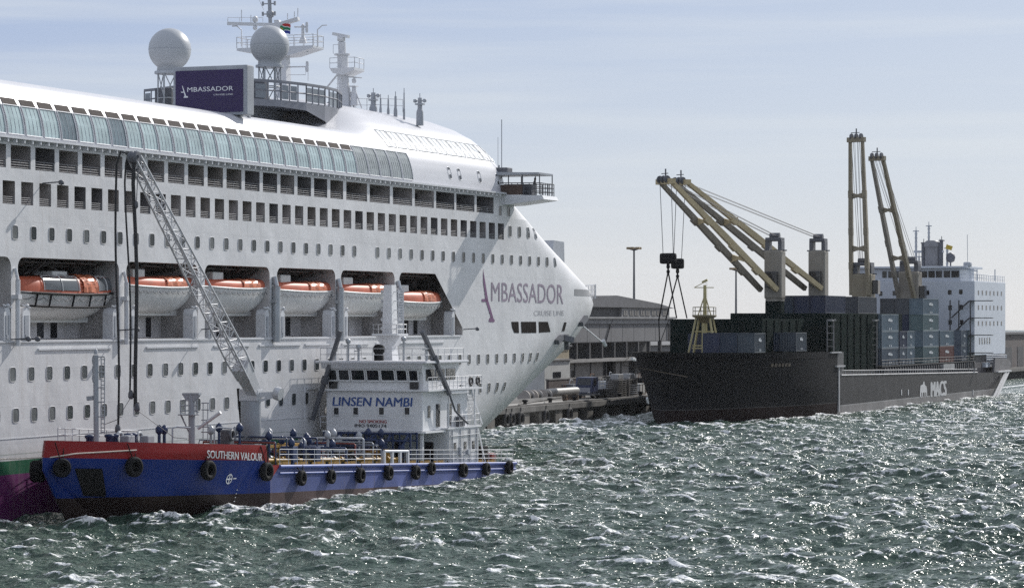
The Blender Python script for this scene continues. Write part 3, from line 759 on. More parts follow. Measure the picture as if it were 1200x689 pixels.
# forward radar mast
fs, fm = SZ(405, 128, 12)[0], 12.0
def af(px, py): m, z = MZ(px, py, fs); return (fs, m, z)
q = MB(); q.tube([af(405, 129), af(402.5, 88)], .62, 10, .5); q.tube([af(402.5, 88), af(401.5, 64)], .55, 10); q.tube([af(401, 64), af(400.5, 50)], .4, 8); q.lathe(af(400, 46), [(0, -.4), (.4, -.2), (.4, .25), (0, .4)], 10)
q.tube([af(396, 87), af(382, 104)], .1, 5); q.tube([af(405, 88), af(415, 127)], .1, 5); q.tube([af(396, 65), af(396, 126)], .05, 4)
for y in range(68, 126, 5): q.tube([af(394, y), af(398, y)], .03, 3)
q.lathe(af(415, 96), [(0, -.2), (.2, -.1), (.25, .2), (0, .4)], 8)
fo = q.build('radar_mast', WHITE, ship)
q = MB(); q.beam(af(390.5, 40), af(408.5, 43.5), .5, .3); q.tube([af(408, 90.5), af(424, 91.5)], .06, 4); q.build('radar_scanner', WHITE, fo)
q = MB(); p = af(402, 81); q.prism([(af(392, 80)[1], 0), (af(421, 80)[1], 0), (af(421, 80)[1], -.25), (af(408, 86)[1], -.7), (af(396, 86)[1], -.5)], lambda u, v, w: (w, u, p[2] + v), fs - 1.2, fs + 1.2)
q.rail([(fs - 1.1, af(392, 80)[1], p[2]), (fs - 1.1, af(421, 80)[1], p[2]), (fs + 1.1, af(421, 80)[1], p[2])], 1.0, .035, .9, 2)
p2 = af(401, 64); q.lathe(p2, [(.8, -.1), (.8, .05)], 10); q.rail([(fs - .7, af(394, 63)[1], p2[2]), (fs - .7, af(407, 63)[1], p2[2])], .9, .03, .5, 1); q.build('radar_platform', WHITE, fo)
q = MB(); q.tube([af(415, 124), af(415, 102)], .45, 8, .2); q.tube([af(417, 108), af(424, 127)], .07, 4); q.tube([af(412, 108), af(411, 127)], .07, 4); q.box(fs - .4, fs + .4, af(418, 101)[1], af(411, 101)[1], af(415, 101)[2] - .1, af(415, 101)[2]); q.build('radar_post', WHITE, fo)
# rail and small aerials on the dome crest
q = MB(); q.rail([af(404, 130), af(430, 131), af(437, 130), af(472, 132)], 1.25, .03, 1.1, 2); q.build('crest_railing', WHITE, ship)
for px, y0, y1, r in ((437.5, 128, 109, .3), (446, 130, 116, .1), (455, 131, 117, .1), (463.5, 131, 113, .14), (473.5, 131, 109, .08), (492, 133, 115, .26)):
    p, t_ = af(px, y0), af(px, y1); q = MB(); q.tube([p, t_], r, 7, r * .8); q.lathe(p, [(r * 1.5, -1.2), (r * 1.4, .1), (r, .4)], 8)
    q.tube([t_, (fs, t_[1], t_[2] + .45)], .04, 4)
    if r > .25:
        for d in (-.5, .5): q.lathe((fs, p[1] + d, t_[2] - .3), [(0, -.2), (.2, -.1), (.2, .15), (0, .2)], 6)
        q.tube([(fs, p[1] - .5, t_[2] - .3), (fs, p[1] + .5, t_[2] - .3)], .05, 4)
        q.box(fs - .3, fs + .3, p[1] - .4, p[1] + .4, p[2] + .8, p[2] + .95)
    q.build('aerial', GREYP, ship)
q = MB(); p = SZ(600, 195, 0); q.tube([(92.5, .6, 27.5), (92.5, .6, 34.2)], .05, 5); q.tube([(92.5, .9, 28.0), (92.5, .9, 29.6)], .1, 5); q.tube([(93.5, 1.4, 28.0), (93.5, 1.4, 32.5)], .025, 4); q.build('whip_aerial', GREYP, ship)
q = MB(); q.cham(91.5, 93.0, -.4, 1.6, 28.75, 29.3, .1); q.build('wing_light', DGREY, ship)
# shell plating lamp brackets that throw the small slanting shadows
for px, py in ((50, 215), (236, 386), (140, 387), (543, 386), (11, 398), (22, 398)):
    s, z = SZ(px, py, 0); q = MB(); q.tube([(s, .02, z), (s + .25, -1.2, z + .08)], .05, 5); q.lathe((s + .3, -1.35, z + .05), [(0, -.2), (.2, -.12), (.2, .12), (0, .2)], 8); q.build('side_lamp', DGREY, ship)
# shell door outlines and rubbing strips
q = MB()
s0, z0 = SZ(357, 494, 0); s1, z1 = SZ(374, 453, 0); q.tube([(s0, -.02, z0), (s0, -.02, z1), (s1, -.02, z1), (s1, -.02, z0)], .05, 4); q.box(s0 + .4, s1 + .2, -.1, 0.02, z1 - .2, z1 + .05)
for z in (5.55,): q.box(AFT, SX(470), -.035, .01, z, z + .06)
q.build('shell_door', WHITE, ship)

# ------------------------------------------------------------------ lifeboats (each hangs in its bay: a thing of its own)
def lifeboat(px0, px1, pk, pg, pt, label, tender=False, m=0.12):
    Wd = 3.0 if not tender else 3.8; s0, zg = SZ(px0, pg, m); s1, _ = SZ(px1, pg, m + Wd / 2); sc = (s0 + s1) / 2; Lb = s1 - s0
    xm = (px0 + px1) / 2; zk = SZ(xm, pk, m)[1]; ztop = SZ(xm, pt, m)[1]; zg = SZ(xm, pg, m)[1]
    Wd = 3.0 if not tender else 3.8; cm = m + Wd / 2
    t = thing('lifeboat', label, 'lifeboat', (sc, cm, zk), 'lifeboats hanging along the liner')
    H = zg - zk
    def w(x): return Wd / 2 * max(0.02, 1 - abs(x) ** 2.8) ** 0.55
    def sheer(x): return zg + H * (0.10 * x * x + 0.12 * max(0, x) ** 3)
    def keel(x): return zk + H * (max(0, (x - .40) / .60) * .98 if x > 0 else .45 * max(0, (-x - .6) / .4) ** 1.3)
    xs = [-1, -.97, -.9, -.8, -.65, -.5, -.3, 0, .3, .5, .65, .8, .9, .96, 1.0]
    q = MB(); rings = []
    for x in xs:
        ww = w(x) if abs(x) < .995 else (.45 if x < 0 else .06); r = []
        for i in range(15):
            a = math.pi * i / 14; c = math.cos(a); sn = math.sin(a)
            r.append((sc + x * Lb / 2 * (1 - .05 * (sn ** 2) * (1 if abs(x) > .8 else 0)), cm - ww * (1 - .3 * sn) * math.copysign(abs(c) ** .75, c), sheer(x) - (sheer(x) - keel(x)) * sn ** .72))
        rings.append(r)
    q.loft(rings, True, True, False); hb = q.build('hull', BOATW, t)
    q = MB(); 
    for sd in (-1, 1): q.tube([(sc + x * Lb / 2, cm + sd * (w(x) if abs(x) < .99 else .1), sheer(x)) for x in xs], .09, 5)
    q.build('gunwale', DGREY if tender else BOATW, t)
    q = MB(); q.box(sc - Lb * .36, sc + Lb * .27, cm - .07, cm + .07, zk - .18, zk + .2); q.build('keel', BOATW, t)
    # canopy
    hc = ztop - zg; rings = []
    xc = [-.93, -.88, -.7, -.4, 0, .3, .55, .72, .8] if not tender else [-.9, -.86, -.6, -.3, 0, .3, .6, .74, .8]
    for x in xc:
        e = 1.0 if xc[0] < x < xc[-1] else .75
        ww = w(x) * .93; hh = hc * (0.86 + .14 * (1 - x * x)) * e * (1.0 if x > -.6 else .92); r = []
        for i in range(13):
            a = math.pi * i / 12; c = math.cos(a)
            r.append((sc + x * Lb / 2, cm - ww * math.copysign(abs(c) ** .45, c), sheer(x) - .02 + hh * math.sin(a) ** .7))
        rings.append(r)
    def can(x, i, o=0.03):
        x0 = max(xc[0], min(xc[-1], x)); ww = w(x0) * .93 + o; hh = hc * (0.86 + .14 * (1 - x0 * x0)) + o; a = math.pi * i / 12; c = math.cos(a)
        return (sc + x0 * Lb / 2, cm - ww * math.copysign(abs(c) ** .45, c), sheer(x0) - .02 + hh * math.sin(a) ** .7)
    q = MB(); q.loft(rings, True, True, False); cb = q.build('canopy', ORANGE, t)
    def patch(b, x0, x1, i0, i1, o):
        nx, ni = 6, 8
        for a in range(nx):
            for c in range(ni):
                P = [can(x0 + (x1 - x0) * (a + da) / nx, i0 + (i1 - i0) * (c + dc) / ni, o + (.05 * math.sin((a + da) * 2.4 + c) if o > .04 else 0)) for da, dc in ((0, 0), (1, 0), (1, 1), (0, 1))]
                b.add(P, [(0, 1, 2, 3)], True)
    if tender:
        for xa_, xb_ in ((-.52, .02), (.42, .74)):
            q = MB(); patch(q, xa_, xb_, .4, 3.6, .035); g = q.build('cabin_window', mat("boat_window", (.10, .11, .12), .15), t, flipcheck=False, weld=.001)
        q = MB()
        for x in (-.54, -.26, .03, .40, .57, .76): q.tube([can(x, .3 + 3.4 * i / 5, .05) for i in range(6)], .05, 4)
        q.build('window_frame', BOATW, t)
        q = MB(); patch(q, .10, .36, .2, 6, .09); q.build('folded_cover', COVER, t, flipcheck=False)
        for xa_, xb_ in ((-.52, .04), (.40, .78)):
            q = MB(); patch(q, xa_, xb_, 3.8, 6.1, .05); q.build('cabin_roof', BOATW, t, flipcheck=False, weld=.001)
        q = MB(); q.cham(sc - Lb * .13, sc + Lb * .0, cm - .9, cm + .7, ztop - .2, ztop + .28, .08); q.build('wheelhouse', BOATW, t)
        q = MB(); q.tube([(sc - Lb * .28, cm, ztop), (sc - Lb * .12, cm, ztop + .9), (sc + Lb * .04, cm, ztop + .2)], .09, 5); q.build('lifting_strop', BAYD, t)
        q = MB()
        for x in (-.95, -.66, -.47, -.1, .2, .5, .78): q.beam((sc + x * Lb / 2, cm - w(x) - .1, sheer(x)), (sc + (x - .03) * Lb / 2, cm - w(x) * .97 - .08, sheer(x) - .95), .1)
        q.tube([(sc + x * Lb / 2, cm - w(x) * .98 - .1, sheer(x) - .95) for x in (-.92, -.66, -.47, -.1, .2, .5)], .07, 4)
        q.tube([(sc + x * Lb / 2, cm - w(x) - .12, sheer(x) - .02) for x in (-.97, -.66, -.47, -.1, .2, .5, .78, .93)], .08, 4); q.build('fender_rack', BLACK, t)
    else:
        q = MB(); patch(q, -.06, .42, .3, 7, .06); q.build('folded_cover', COVER, t, flipcheck=False)
        q = MB(); q.cham(sc - Lb * .34, sc - Lb * .2, cm - .7, cm + .6, ztop - .25, ztop + .55, .1); q.build('wheelhouse', BOATW, t)
    q = MB(); pts = []
    for i in range(49):
        x = -.86 + 1.68 * i / 48; pts.append((sc + x * Lb / 2, cm - w(x) * .97 - .12, sheer(x) - .28 - .22 * abs(math.sin(i * math.pi / 4))))
    q.tube(pts, .03, 4); q.build('grab_line', DGREY, t)
    q = MB()
    for x in (-.72, .66): q.tube([(sc + x * Lb / 2, cm, ztop - .3), (sc + x * Lb / 2, cm, ZT - .05)], .06, 5); q.box(sc + x * Lb / 2 - .18, sc + x * Lb / 2 + .18, cm - .18, cm + .18, ztop - .35, ztop + .2)
    q.build('fall', BAYD, t)
lifeboat(24, 131, 375, 345, 322, 'large white tender lifeboat with cabin windows and black rack, in the bay nearest the stern', True)
lifeboat(151, 227, 367, 337, 324, 'orange topped lifeboat behind the black hanging hoses')
lifeboat(246, 312, 367.5, 338.5, 327, 'orange topped lifeboat just right of the lattice boom')
lifeboat(325.5, 389, 368, 342, 330, 'orange topped lifeboat between the two bare pillars, above the tanker pedestal crane')
lifeboat(400, 458, 368.5, 344, 332.5, 'orange topped lifeboat left of the tanker mast')
lifeboat(470.5, 512, 373, 355, 341, 'smallest boxier lifeboat in the bay with the slanted edge')

# the flag and the person
fl = thing('signal_flag', 'small multicoloured south african flag flying from the mast yard', 'flag', (ms, at(341, 42)[1], at(341, 42)[2]))
fa, fb = at(333.5, 31), at(346, 42)
FW, FH = fa[1] - fb[1], fa[2] - fb[2]
def fpt(u, v, o=0): return (ms - 1.1 - o + .12 * math.sin(u * 7 + v), fa[1] - FW * (1 - u), fb[2] + FH * v + .12 * math.sin(u * 4))
FC = {'red': (.5, .03, .03), 'blue': (.02, .04, .3), 'green': (.01, .22, .10), 'black': (.01, .01, .01), 'gold': (.7, .4, .02), 'white': (.75, .75, .75)}
def fstrip(name, cond, o):
    q = MB(); N, K = 24, 24
    for i in range(N):
        for j in range(K):
            if cond((i + .5) / N, (j + .5) / K): q.add([fpt(i / N, j / K, o), fpt((i + 1) / N, j / K, o), fpt((i + 1) / N, (j + 1) / K, o), fpt(i / N, (j + 1) / K, o)], [(0, 1, 2, 3)], True)
    q.build(name, mat('flag_' + name.split('_')[0], FC[name.split('_')[0]], .7), fl, flipcheck=False)
def y_d(u, v):
    d = abs(v - .5); x = u; return min(d, abs(d - max(0, (.5 - .85 * x))) * .8) if x < .6 else d
def zone(u, v):
    d = abs(v - .5); e = d - max(0, .5 - .95 * u)
    if u < .5 and e < -.2: return 'black'
    if u < .5 and e < -.13: return 'gold'
    if abs(e) < .13 or (u > .45 and d < .12): return 'green'
    if e < .19: return 'white'
    return 'red' if v > .5 else 'blue'
for n in FC: fstrip(n + '_field', lambda u, v, n=n: zone(1 - u, v) == n, 0)
# ================================================================== BUNKER TANKER
TC, TBm = -5.9, 5.4
def tdeck(s): return 3.0 - (s - 17.9) * 0.0415
BRK = 16.0
def ttop(s): return 4.57 + (BRK - s) * 0.05 if s < BRK else tdeck(s)
def ttip(z): return -7.6 + max(0.0, 3.9 - z) * 0.85 - min(0.0, 3.9 - z) * 0.25
def tm(s, z):
    """near side of the tanker hull"""
    tp_ = ttip(z); s0 = 16.6 if z > 2 else 16.6 + (2 - z) * 1.0
    t = min(1, max(0, (s0 - s) / (s0 - tp_))); p = 2.5 if z > 2 else 2.5 - 0.22 * (2 - z)
    b = TBm * (1 - t ** p) ** (1 / 1.15)
    fl = 0.34 * max(0.0, 4.4 - z) * min(1, max(0, (16 - s) / 9.0)) ** .7
    return TC - max(0.0, b - fl * (1 if b > fl else 0))
TBLUE = zoned("tanker_bow_shaded_paint", [(-5, (0.022, 0.012, 0.011)), (0.54, (0.006, 0.028, 0.17))], slope=0.034, streak=0.3, scol=(0.13, 0.10, 0.10), bump=0.04, plates=(2.2, 1.4), seam=0.12, rough=0.5)  # bow copy of the hull blue, its shade painted into the colour
TBLUE2 = zoned("tanker_side_lit_paint", [(-5, (0.075, 0.045, 0.042)), (0.54, (0.085, 0.11, 0.27))], slope=0.034, streak=0.6, scol=(0.16, 0.13, 0.13), bump=0.05, plates=(2.2, 1.4), seam=0.15, rough=0.5, wob=.25)  # side copy of the same blue, painted paler as sunlit
TRED = mat("tanker_red", (0.24, 0.012, 0.013), 0.5, var=0.15, streak=0.15, scol=(.12, .03, .03))
for m_ in (TBLUE, TBLUE2, TRED): m_.node_tree.nodes['Principled BSDF'].inputs['Specular IOR Level'].default_value = .25
tank = thing('bunker_tanker', 'small blue and red bunker tanker with a white wheelhouse, alongside the liner', 'tanker', (30, TC, 0))
h = MB()
def tgrid(vs_fn, ss_, b, nv=14):
    for side in (0, 1):
        P = []
        for j in range(nv + 1):
            row = []
            for s in ss_:
                z0_, z1_ = vs_fn(s); z = z0_ + (z1_ - z0_) * j / nv
                if s < BRK: u_ = (s + 7.6) / (BRK + 7.6); s_ = ttip(z) + (BRK - ttip(z)) * u_
                else: s_ = s
                m = tm(s_, z); row.append((s_, m if side == 0 else 2 * TC - m, z))
            P.append(row)
        n = len(ss_); vv = [p for r in P for p in r]; ff = []
        for j in range(nv):
            for i in range(n - 1): ff.append((j * n + i, j * n + i + 1, (j + 1) * n + i + 1, (j + 1) * n + i))
        b.add(vv, ff, True)
bs = [-7.6] + [-7.6 + (BRK + 7.6) * (i / 44) ** 1.5 for i in range(1, 45)]
tgrid(lambda s: (-1.2, ttop(s) - 1.15), bs, h)
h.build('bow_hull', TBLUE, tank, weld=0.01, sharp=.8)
h = MB(); ms_ = [BRK, 20, 26, 32, 38, 44, 50, 56, 61, 64, 65.3, 66.0]
def tst(s): return 1.0 if s < 64 else max(.0, 1 - ((s - 64) / 2.0) ** 2 * .35)
tgrid(lambda s: (-1.2, ttop(s)), [BRK, 18, 22, 26, 30, 34, 38, 42, 46, 50, 54, 58, 62, 66], h, 6)
zt_ = tdeck(66); h.quad((66, -11.3, -1.2), (66, -.5, -1.2), (66, -.5, zt_), (66, -11.3, zt_))
h.quad((BRK, -11.3, ttop(BRK) - 1.15), (BRK, -11.3, tdeck(BRK)), (BRK, -.5, tdeck(BRK)), (BRK, -.5, ttop(BRK) - 1.15))
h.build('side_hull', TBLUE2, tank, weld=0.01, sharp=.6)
h = MB(); tgrid(lambda s: (ttop(s) - 1.15, ttop(s)), bs, h, 4)
for yy in (-11.3, -.5): h.quad((BRK, yy, ttop(BRK) - 1.15), (BRK + 1.7, yy, tdeck(BRK + 1.7) + .02), (BRK, yy, ttop(BRK)))
h.build('bulwark', TRED, tank, weld=.01, sharp=.8)
q = MB()
tsx = [s for s in bs[2:]] 
q.add([(s, tm(s, ttop(s) - .8), ttop(s) - .8) for s in tsx] + [(s, 2 * TC - tm(s, ttop(s) - .8), ttop(s) - .8) for s in tsx[::-1]], [list(range(2 * len(tsx)))])
q.build('forecastle_deck', mat("deck_red", (.14, .05, .04), .7, var=.3), tank, flipcheck=False)
q = MB(); q.quad((BRK, -11.2, tdeck(BRK) - .25), (66, -11.2, tdeck(66) - .25), (66, -.6, tdeck(66) - .25), (BRK, -.6, tdeck(BRK) - .25)); q.quad((BRK, -11.2, tdeck(BRK) - .3), (BRK, -.6, tdeck(BRK) - .3), (BRK, -.6, 3.9), (BRK, -11.2, 3.9))
q.build('main_deck', mat("deck_green", (.05, .10, .08), .7, var=.3), tank, flipcheck=False)
q = MB()
for dz, r in ((-.12, .16), (-.62, .09)):
    q.tube([(s, -11.34, tdeck(s) + dz) for s in (BRK + 1.5, 30, 45, 66)], r, 6)
q.build('rubbing_strake', mat("strake_blue", (.07, .11, .33), .5, var=.3, streak=.3, scol=(.2, .2, .22)), tank)
# anchor pocket, letters, marks
def tpx(px, py):
    s, z = SZ(px, py, -11.3)
    for _ in range(8): s, z = SZ(px, py, tm(s, z))
    return s, z
q = MB()
N = 6
P0 = [tpx(93, 549), tpx(121.5, 549), tpx(124.5, 582), tpx(100, 581)]
def bil(u, v, o=.05):
    s = (P0[0][0] * (1 - u) + P0[1][0] * u) * (1 - v) + (P0[3][0] * (1 - u) + P0[2][0] * u) * v
    z = (P0[0][1] * (1 - u) + P0[1][1] * u) * (1 - v) + (P0[3][1] * (1 - u) + P0[2][1] * u) * v
    return (s, tm(s, z) - o, z)
for i in range(N):
    for j in range(N): q.quad(bil(i / N, j / N), bil((i + 1) / N, j / N), bil((i + 1) / N, (j + 1) / N), bil(i / N, (j + 1) / N))
q.build('anchor_pocket', BLACK, tank, flipcheck=False)
l0, lz0 = tpx(240.5, 536.5); l1, lz1 = tpx(306, 540.0); _, lt0 = tpx(240.5, 527.3); _, lt1 = tpx(311, 531.5)
def nm_(u, v):
    s = l0 + (l1 - l0) * u; z = lz0 + (lz1 - lz0) * u; zt2_ = z + (lt0 - lz0) * v; s2 = s + 1.5 * (tm(s, zt2_) - tm(s, z + (lt0 - lz0) * .5)); return (s2, tm(s2, zt2_) - .06, zt2_)
q = MB(); q.text("SOUTHERN VALOUR", nm_ if True else lambda u, v: (l0 + (l1 - l0) * u, tm(l0 + (l1 - l0) * u, lz0 + (lz1 - lz0) * u + (lt0 - lz0) * v) - .06, lz0 + (lz1 - lz0) * u + (lt0 - lz0 + (lt1 - lz1 - lt0 + lz0) * u) * v), bold=True, cuts=16)
q.build('name_lettering', WLETT, tank)
es, ez = tpx(268, 561); q = MB()
def em(u, v): return (es + u, tm(es + u, ez + v) - .05, ez + v)
for i in range(20):
    a, b = 2 * math.pi * i / 20, 2 * math.pi * (i + 1) / 20; q.quad(em(.3 * math.cos(a), .3 * math.sin(a)), em(.3 * math.cos(b), .3 * math.sin(b)), em(.38 * math.cos(b), .38 * math.sin(b)), em(.38 * math.cos(a), .38 * math.sin(a)))
for a in (0, math.pi / 2): 
    d = (math.cos(a), math.sin(a)); n_ = (-d[1] * .05, d[0] * .05); q.quad(em(-.3 * d[0] - n_[0], -.3 * d[1] - n_[1]), em(.3 * d[0] - n_[0], .3 * d[1] - n_[1]), em(.3 * d[0] + n_[0], .3 * d[1] + n_[1]), em(-.3 * d[0] + n_[0], -.3 * d[1] + n_[1]))
q.quad(em(.5, -.04), em(.9, -.04), em(.9, .04), em(.5, .04))
for k in range(6): q.quad(em(1.3 + .02 * k, -.9 - .28 * k), em(1.42 + .02 * k, -.9 - .28 * k), em(1.42 + .02 * k, -.84 - .28 * k), em(1.3 + .02 * k, -.84 - .28 * k))
q.build('hull_marks', WLETT, tank, flipcheck=False)
# deck rails
RAILW = mat("rail_white", (.62, .63, .65), .45, var=.1)
q = MB(); q.rail([(BRK + 1.9, -11.15, tdeck(17)), (30, -11.15, tdeck(30)), (36.5, -11.15, tdeck(36.5))], 1.15, .028, 1.4, 3); q.build('deck_railing', RAILW, tank)
q = MB(); q.rail([(42.2, -11.15, tdeck(42)), (54, -11.15, tdeck(54)), (65.8, -11.15, tdeck(65.8)), (65.8, -.7, tdeck(65.8))], 1.1, .028, 1.4, 3); q.build('deck_railing', RAILW, tank)
q = MB(); q.tube([(37.2, -11.1, tdeck(37) + 1.0), (42, -11.1, tdeck(42) + 1.0)], .13, 6)
for s in (37.2, 38.8, 40.4, 42): q.box(s - .12, s + .12, -11.2, -11, tdeck(s) - .1, tdeck(s) + 1)
q.build('hose_guard', RAILW, tank)
q = MB(); q.rail([(s, 2 * TC - tm(s, ttop(s)) - .15, ttop(s)) for s in (0, 5, 10, 15)], .9, .04, 1.4, 2); q.rail([(16, -.8, tdeck(16)), (40, -.8, tdeck(40)), (65, -.8, tdeck(65))], 1.1, .04, 1.6, 2); q.build('far_railing', RAILW, tank)
# deck cargo gear
TB = mat("gear_blue", (.012, .03, .095), .45, var=.2); YEL = mat("pipe_yellow", (.34, .19, .025), .5, var=.25, streak=.3); DRED = mat("gear_red", (.22, .04, .03), .5, var=.2); PIPEG = mat("pipe_grey", (.40, .42, .45), .4, var=.2)
def dz(s): return tdeck(s) - .25
for i, (mm, mt, r) in enumerate(((-9.6, YEL, .16), (-8.9, PIPEG, .2), (-8.1, TB, .16), (-7.2, PIPEG, .22), (-6.0, DRED, .15), (-4.8, PIPEG, .2), (-3.6, YEL, .16))):
    q = MB(); q.tube([(18, mm, dz(18) + .55), (44, mm, dz(44) + .55)], r, 7)
    for s in range(20, 44, 4): q.lathe((s, mm, dz(s) + .55), [(r * 1.7, -.08), (r * 1.7, .08)], 9, (1, 0, 0)); q.box(s + .8, s + 1.0, mm - .1, mm + .1, dz(s), dz(s) + .5)
    q.build('deck_pipe', mt, tank)
q = MB(); q.beam((17.5, -7.2, dz(22) + 1.7), (29, -7.2, dz(28) + 1.6), .2, .22)
for s in (18, 22, 26): q.box(s - .1, s + .1, -7.3, -7.1, dz(s), dz(s) + 1.7)
q.build('gantry_beam', YEL, tank)
q = MB(); q.box(16.8, 64.8, -11.05, -10.75, tdeck(40) - .9, tdeck(60) + .42)
q = MB()
for a in range(18, 62, 3): q.box(a, a + 2.2, -10.95, -10.85, dz(a) , dz(a) + .42)
for i in range(1): pass
q.build_each('spill_coaming', YEL, tank)
for px, py in ((285, 500), (316, 500), (331, 500), (191, 500), (197, 500)):
    pass
rr = random.Random(5)
for k in range(26):
    s = 17.5 + k * 1.05 + rr.uniform(-.4, .4); mm = rr.uniform(-9.8, -4); hh = rr.uniform(1.6, 3.1); q = MB()
    q.tube([(s, mm, dz(s)), (s, mm, dz(s) + hh)], .11, 6); q.lathe((s, mm, dz(s) + hh), [(.1, -.35), (.28, -.2), (.28, .12), (.12, .3), (0, .4)], 8)
    q.lathe((s, mm, dz(s) + hh * .5), [(.2, -.05), (.2, .05)], 8); q.build('vent_post', TB if k % 3 else PIPEG, tank)
for k in range(34):
    s = 17 + rr.random() * 28; mm = rr.uniform(-10, -3); q = MB(); zz = dz(s)
    q.tube([(s, mm, zz), (s, mm, zz + rr.uniform(.8, 1.3))], .12, 6); hw = zz + 1.2; q.torus((s, mm, hw), .24, .035, (0, 0, 1), 12, 5); q.tube([(s - .24, mm, hw), (s + .24, mm, hw)], .02, 3); q.tube([(s, mm - .24, hw), (s, mm + .24, hw)], .02, 3)
    q.tube([(s - .5, mm, zz + .6), (s + .5, mm, zz + .6)], .16, 7); q.lathe((s - .45, mm, zz + .6), [(.3, -.04), (.3, .04)], 10, (1, 0, 0)); q.lathe((s + .45, mm, zz + .6), [(.3, -.04), (.3, .04)], 10, (1, 0, 0))
    q.build('valve', (DRED, YEL, TB, BLACK)[k % 4], tank)
for k in range(18):
    s = 18 + k * 1.5 + rr.uniform(-.5, .5); mm = rr.uniform(-9.5, -4); q = MB(); w_, l_, h_ = rr.uniform(.5, .9), rr.uniform(.6, 1.3), rr.uniform(.9, 2.0)
    q.cham(s, s + l_, mm - w_, mm + w_, dz(s), dz(s) + h_, .06); q.build('deck_box', (TB, DGREY, BLACK, TB, YEL, BLACK)[k % 6], tank)
for k in range(30):      # loading lines that rise, cross the deck and drop again
    s = 17.5 + rr.random() * 26; m0, m1 = rr.uniform(-10.3, -6.5), rr.uniform(-5.5, -1.5); hh = rr.uniform(.7, 2.3); q = MB()
    q.tube([(s, m0, dz(s)), (s, m0, dz(s) + hh), (s + .1, m0 + .15, dz(s) + hh + .1), (s + rr.uniform(-1, 1), m1, dz(s) + hh + .1), (s, m1 + .1, dz(s))], rr.choice((.05, .07, .1)), 6); q.build('loading_line', rr.choice((TB, PIPEG, YEL, BLACK, DRED, TB)), tank)
# pump frame and pipework in front of the wheelhouse
q = MB()
for s in (44.6, 46.0):
    for mm in (-10.2, -8.6, -7, -5.4, -3.8, -2.2): q.tube([(s, mm, dz(s)), (s, mm, 4.4)], .1, 5)
for zz in (2.9, 3.7, 4.3):
    for s in (44.6, 46.0): q.tube([(s, -10.2, zz), (s, -2.2, zz)], .08, 5)
for mm in (-9.4, -7.8, -6.2, -4.6, -3): q.tube([(44.6, mm, dz(45)), (44.6, mm, 3.2), (46, mm, 4.2)], .14, 6); q.lathe((44.6, mm, 3.0), [(.3, -.3), (.35, 0), (.3, .3)], 8)
q.build('pipe_frame', TB, tank)
# --- deckhouse
TW = mat("wheelhouse_white", (.74, .745, .755), .42, var=.08, scale=.5, streak=.18, scol=(.35, .3, .26))
TWS = mat("streaked_white", (.66, .66, .66), .42, var=.25, scale=.8, streak=.9, scol=(.16, .15, .16))
q = MB(); q.cham(51, 57.7, -11.0, -.9, tdeck(55) - .3, 4.5, .06); low = q.build('lower_deckhouse', TW, tank)
q = MB(); q.box(51.05, 57.65, -11.06, -11.005, tdeck(55) - .2, 4.35); q.build('side_plating', TWS, low)
q = MB()
for s in (52.0, 54.3, 56.2): q.cham(s, s + .55, -11.1, -11.05, 2.6, 3.3, .04)
q.build_each('side_window', DARKW, low)
q = MB()
for s in (51.6, 53.4, 55.6, 57.2): q.tube([(s, -11.12, tdeck(55)), (s, -11.12, 4.4)], .05, 5)
q.tube([(51.2, -11.14, 3.9), (57.5, -11.14, 3.9)], .04, 4); q.cham(53.0, 53.3, -11.3, -11.08, 2.2, 2.9, .04); q.lathe((55, -11.1, 2.4), [(.25, -.2), (.25, .05)], 10, (0, 1, 0)); q.build('wall_pipework', PIPEG, low)
q = MB()
for mm in (-9.6, -6.8, -4.0): q.box(50.94, 50.995, mm, mm + .8, dz(51) + .1, dz(51) + 2.0)
q.build_each('door', DARKW, low)
q = MB(); q.box(50.6, 58.2, -11.15, -.7, 4.5, 4.62); q.build('boat_deck', TW, tank)
q = MB(); q.rail([(50.7, -11.0, 4.62), (58.1, -11.0, 4.62), (58.1, -.8, 4.62)], 1.05, .025, .9, 2); q.rail([(46.6, -.9, 4.62), (46.6, -1.6, 4.62)], 1.0, .04, .6, 2); q.build('boat_deck_railing', RAILW, tank)
q = MB(); q.cham(46.5, 56.5, -10.5, -1.5, 4.45, 7.85, .08); up_ = q.build('upper_deckhouse', TW, tank)
q = MB(); q.box(46.3, 50.6, -10.9, -1.2, 4.3, 4.44); 
for mm in (-10.3, -1.9): q.box(46.7, 46.95, mm - .12, mm + .12, dz(46), 4.3)
q.build('support_deck', TW, tank)
def fp(px, py, s=46.42): m, z = MZ(px, py, s); return (s, m, z)
for px in (394, 416.8, 447, 477):
    q = MB(); a = fp(px - 2.8, 485.5); b = fp(px + 2.8, 477.5); q.cham(46.44, 46.6, b[1], a[1], a[2], b[2], .03); o = q.build('cabin_window', DARKW, up_)
    q = MB(); 
    for (y0, y1, z0_, z1_) in ((b[1] - .07, a[1] + .07, a[2] - .07, a[2]), (b[1] - .07, a[1] + .07, b[2], b[2] + .07), (b[1] - .07, b[1], a[2], b[2]), (a[1], a[1] + .07, a[2], b[2])): q.box(46.41, 46.5, y0, y1, z0_, z1_)
    q.build('window_frame', TW, o)
def ftxt(px0, px1, pyb, pyt, s=46.45, sl=0.0):
    a = fp(px0, pyb, s); b = fp(px1, pyb, s); z1_ = fp(px0, pyt, s)[2]; return lambda u, v: (s, a[1] + (b[1] - a[1]) * (u + sl * (v - .5)), a[2] + (z1_ - a[2]) * v)
LBL = mat("blue_letters", (.02, .07, .26), .5, var=.1)
q = MB(); q.text("LINSEN NAMBI", ftxt(390, 482.5, 475.3, 464.8, sl=.012), bold=True); q.build('name_lettering', LBL, up_)
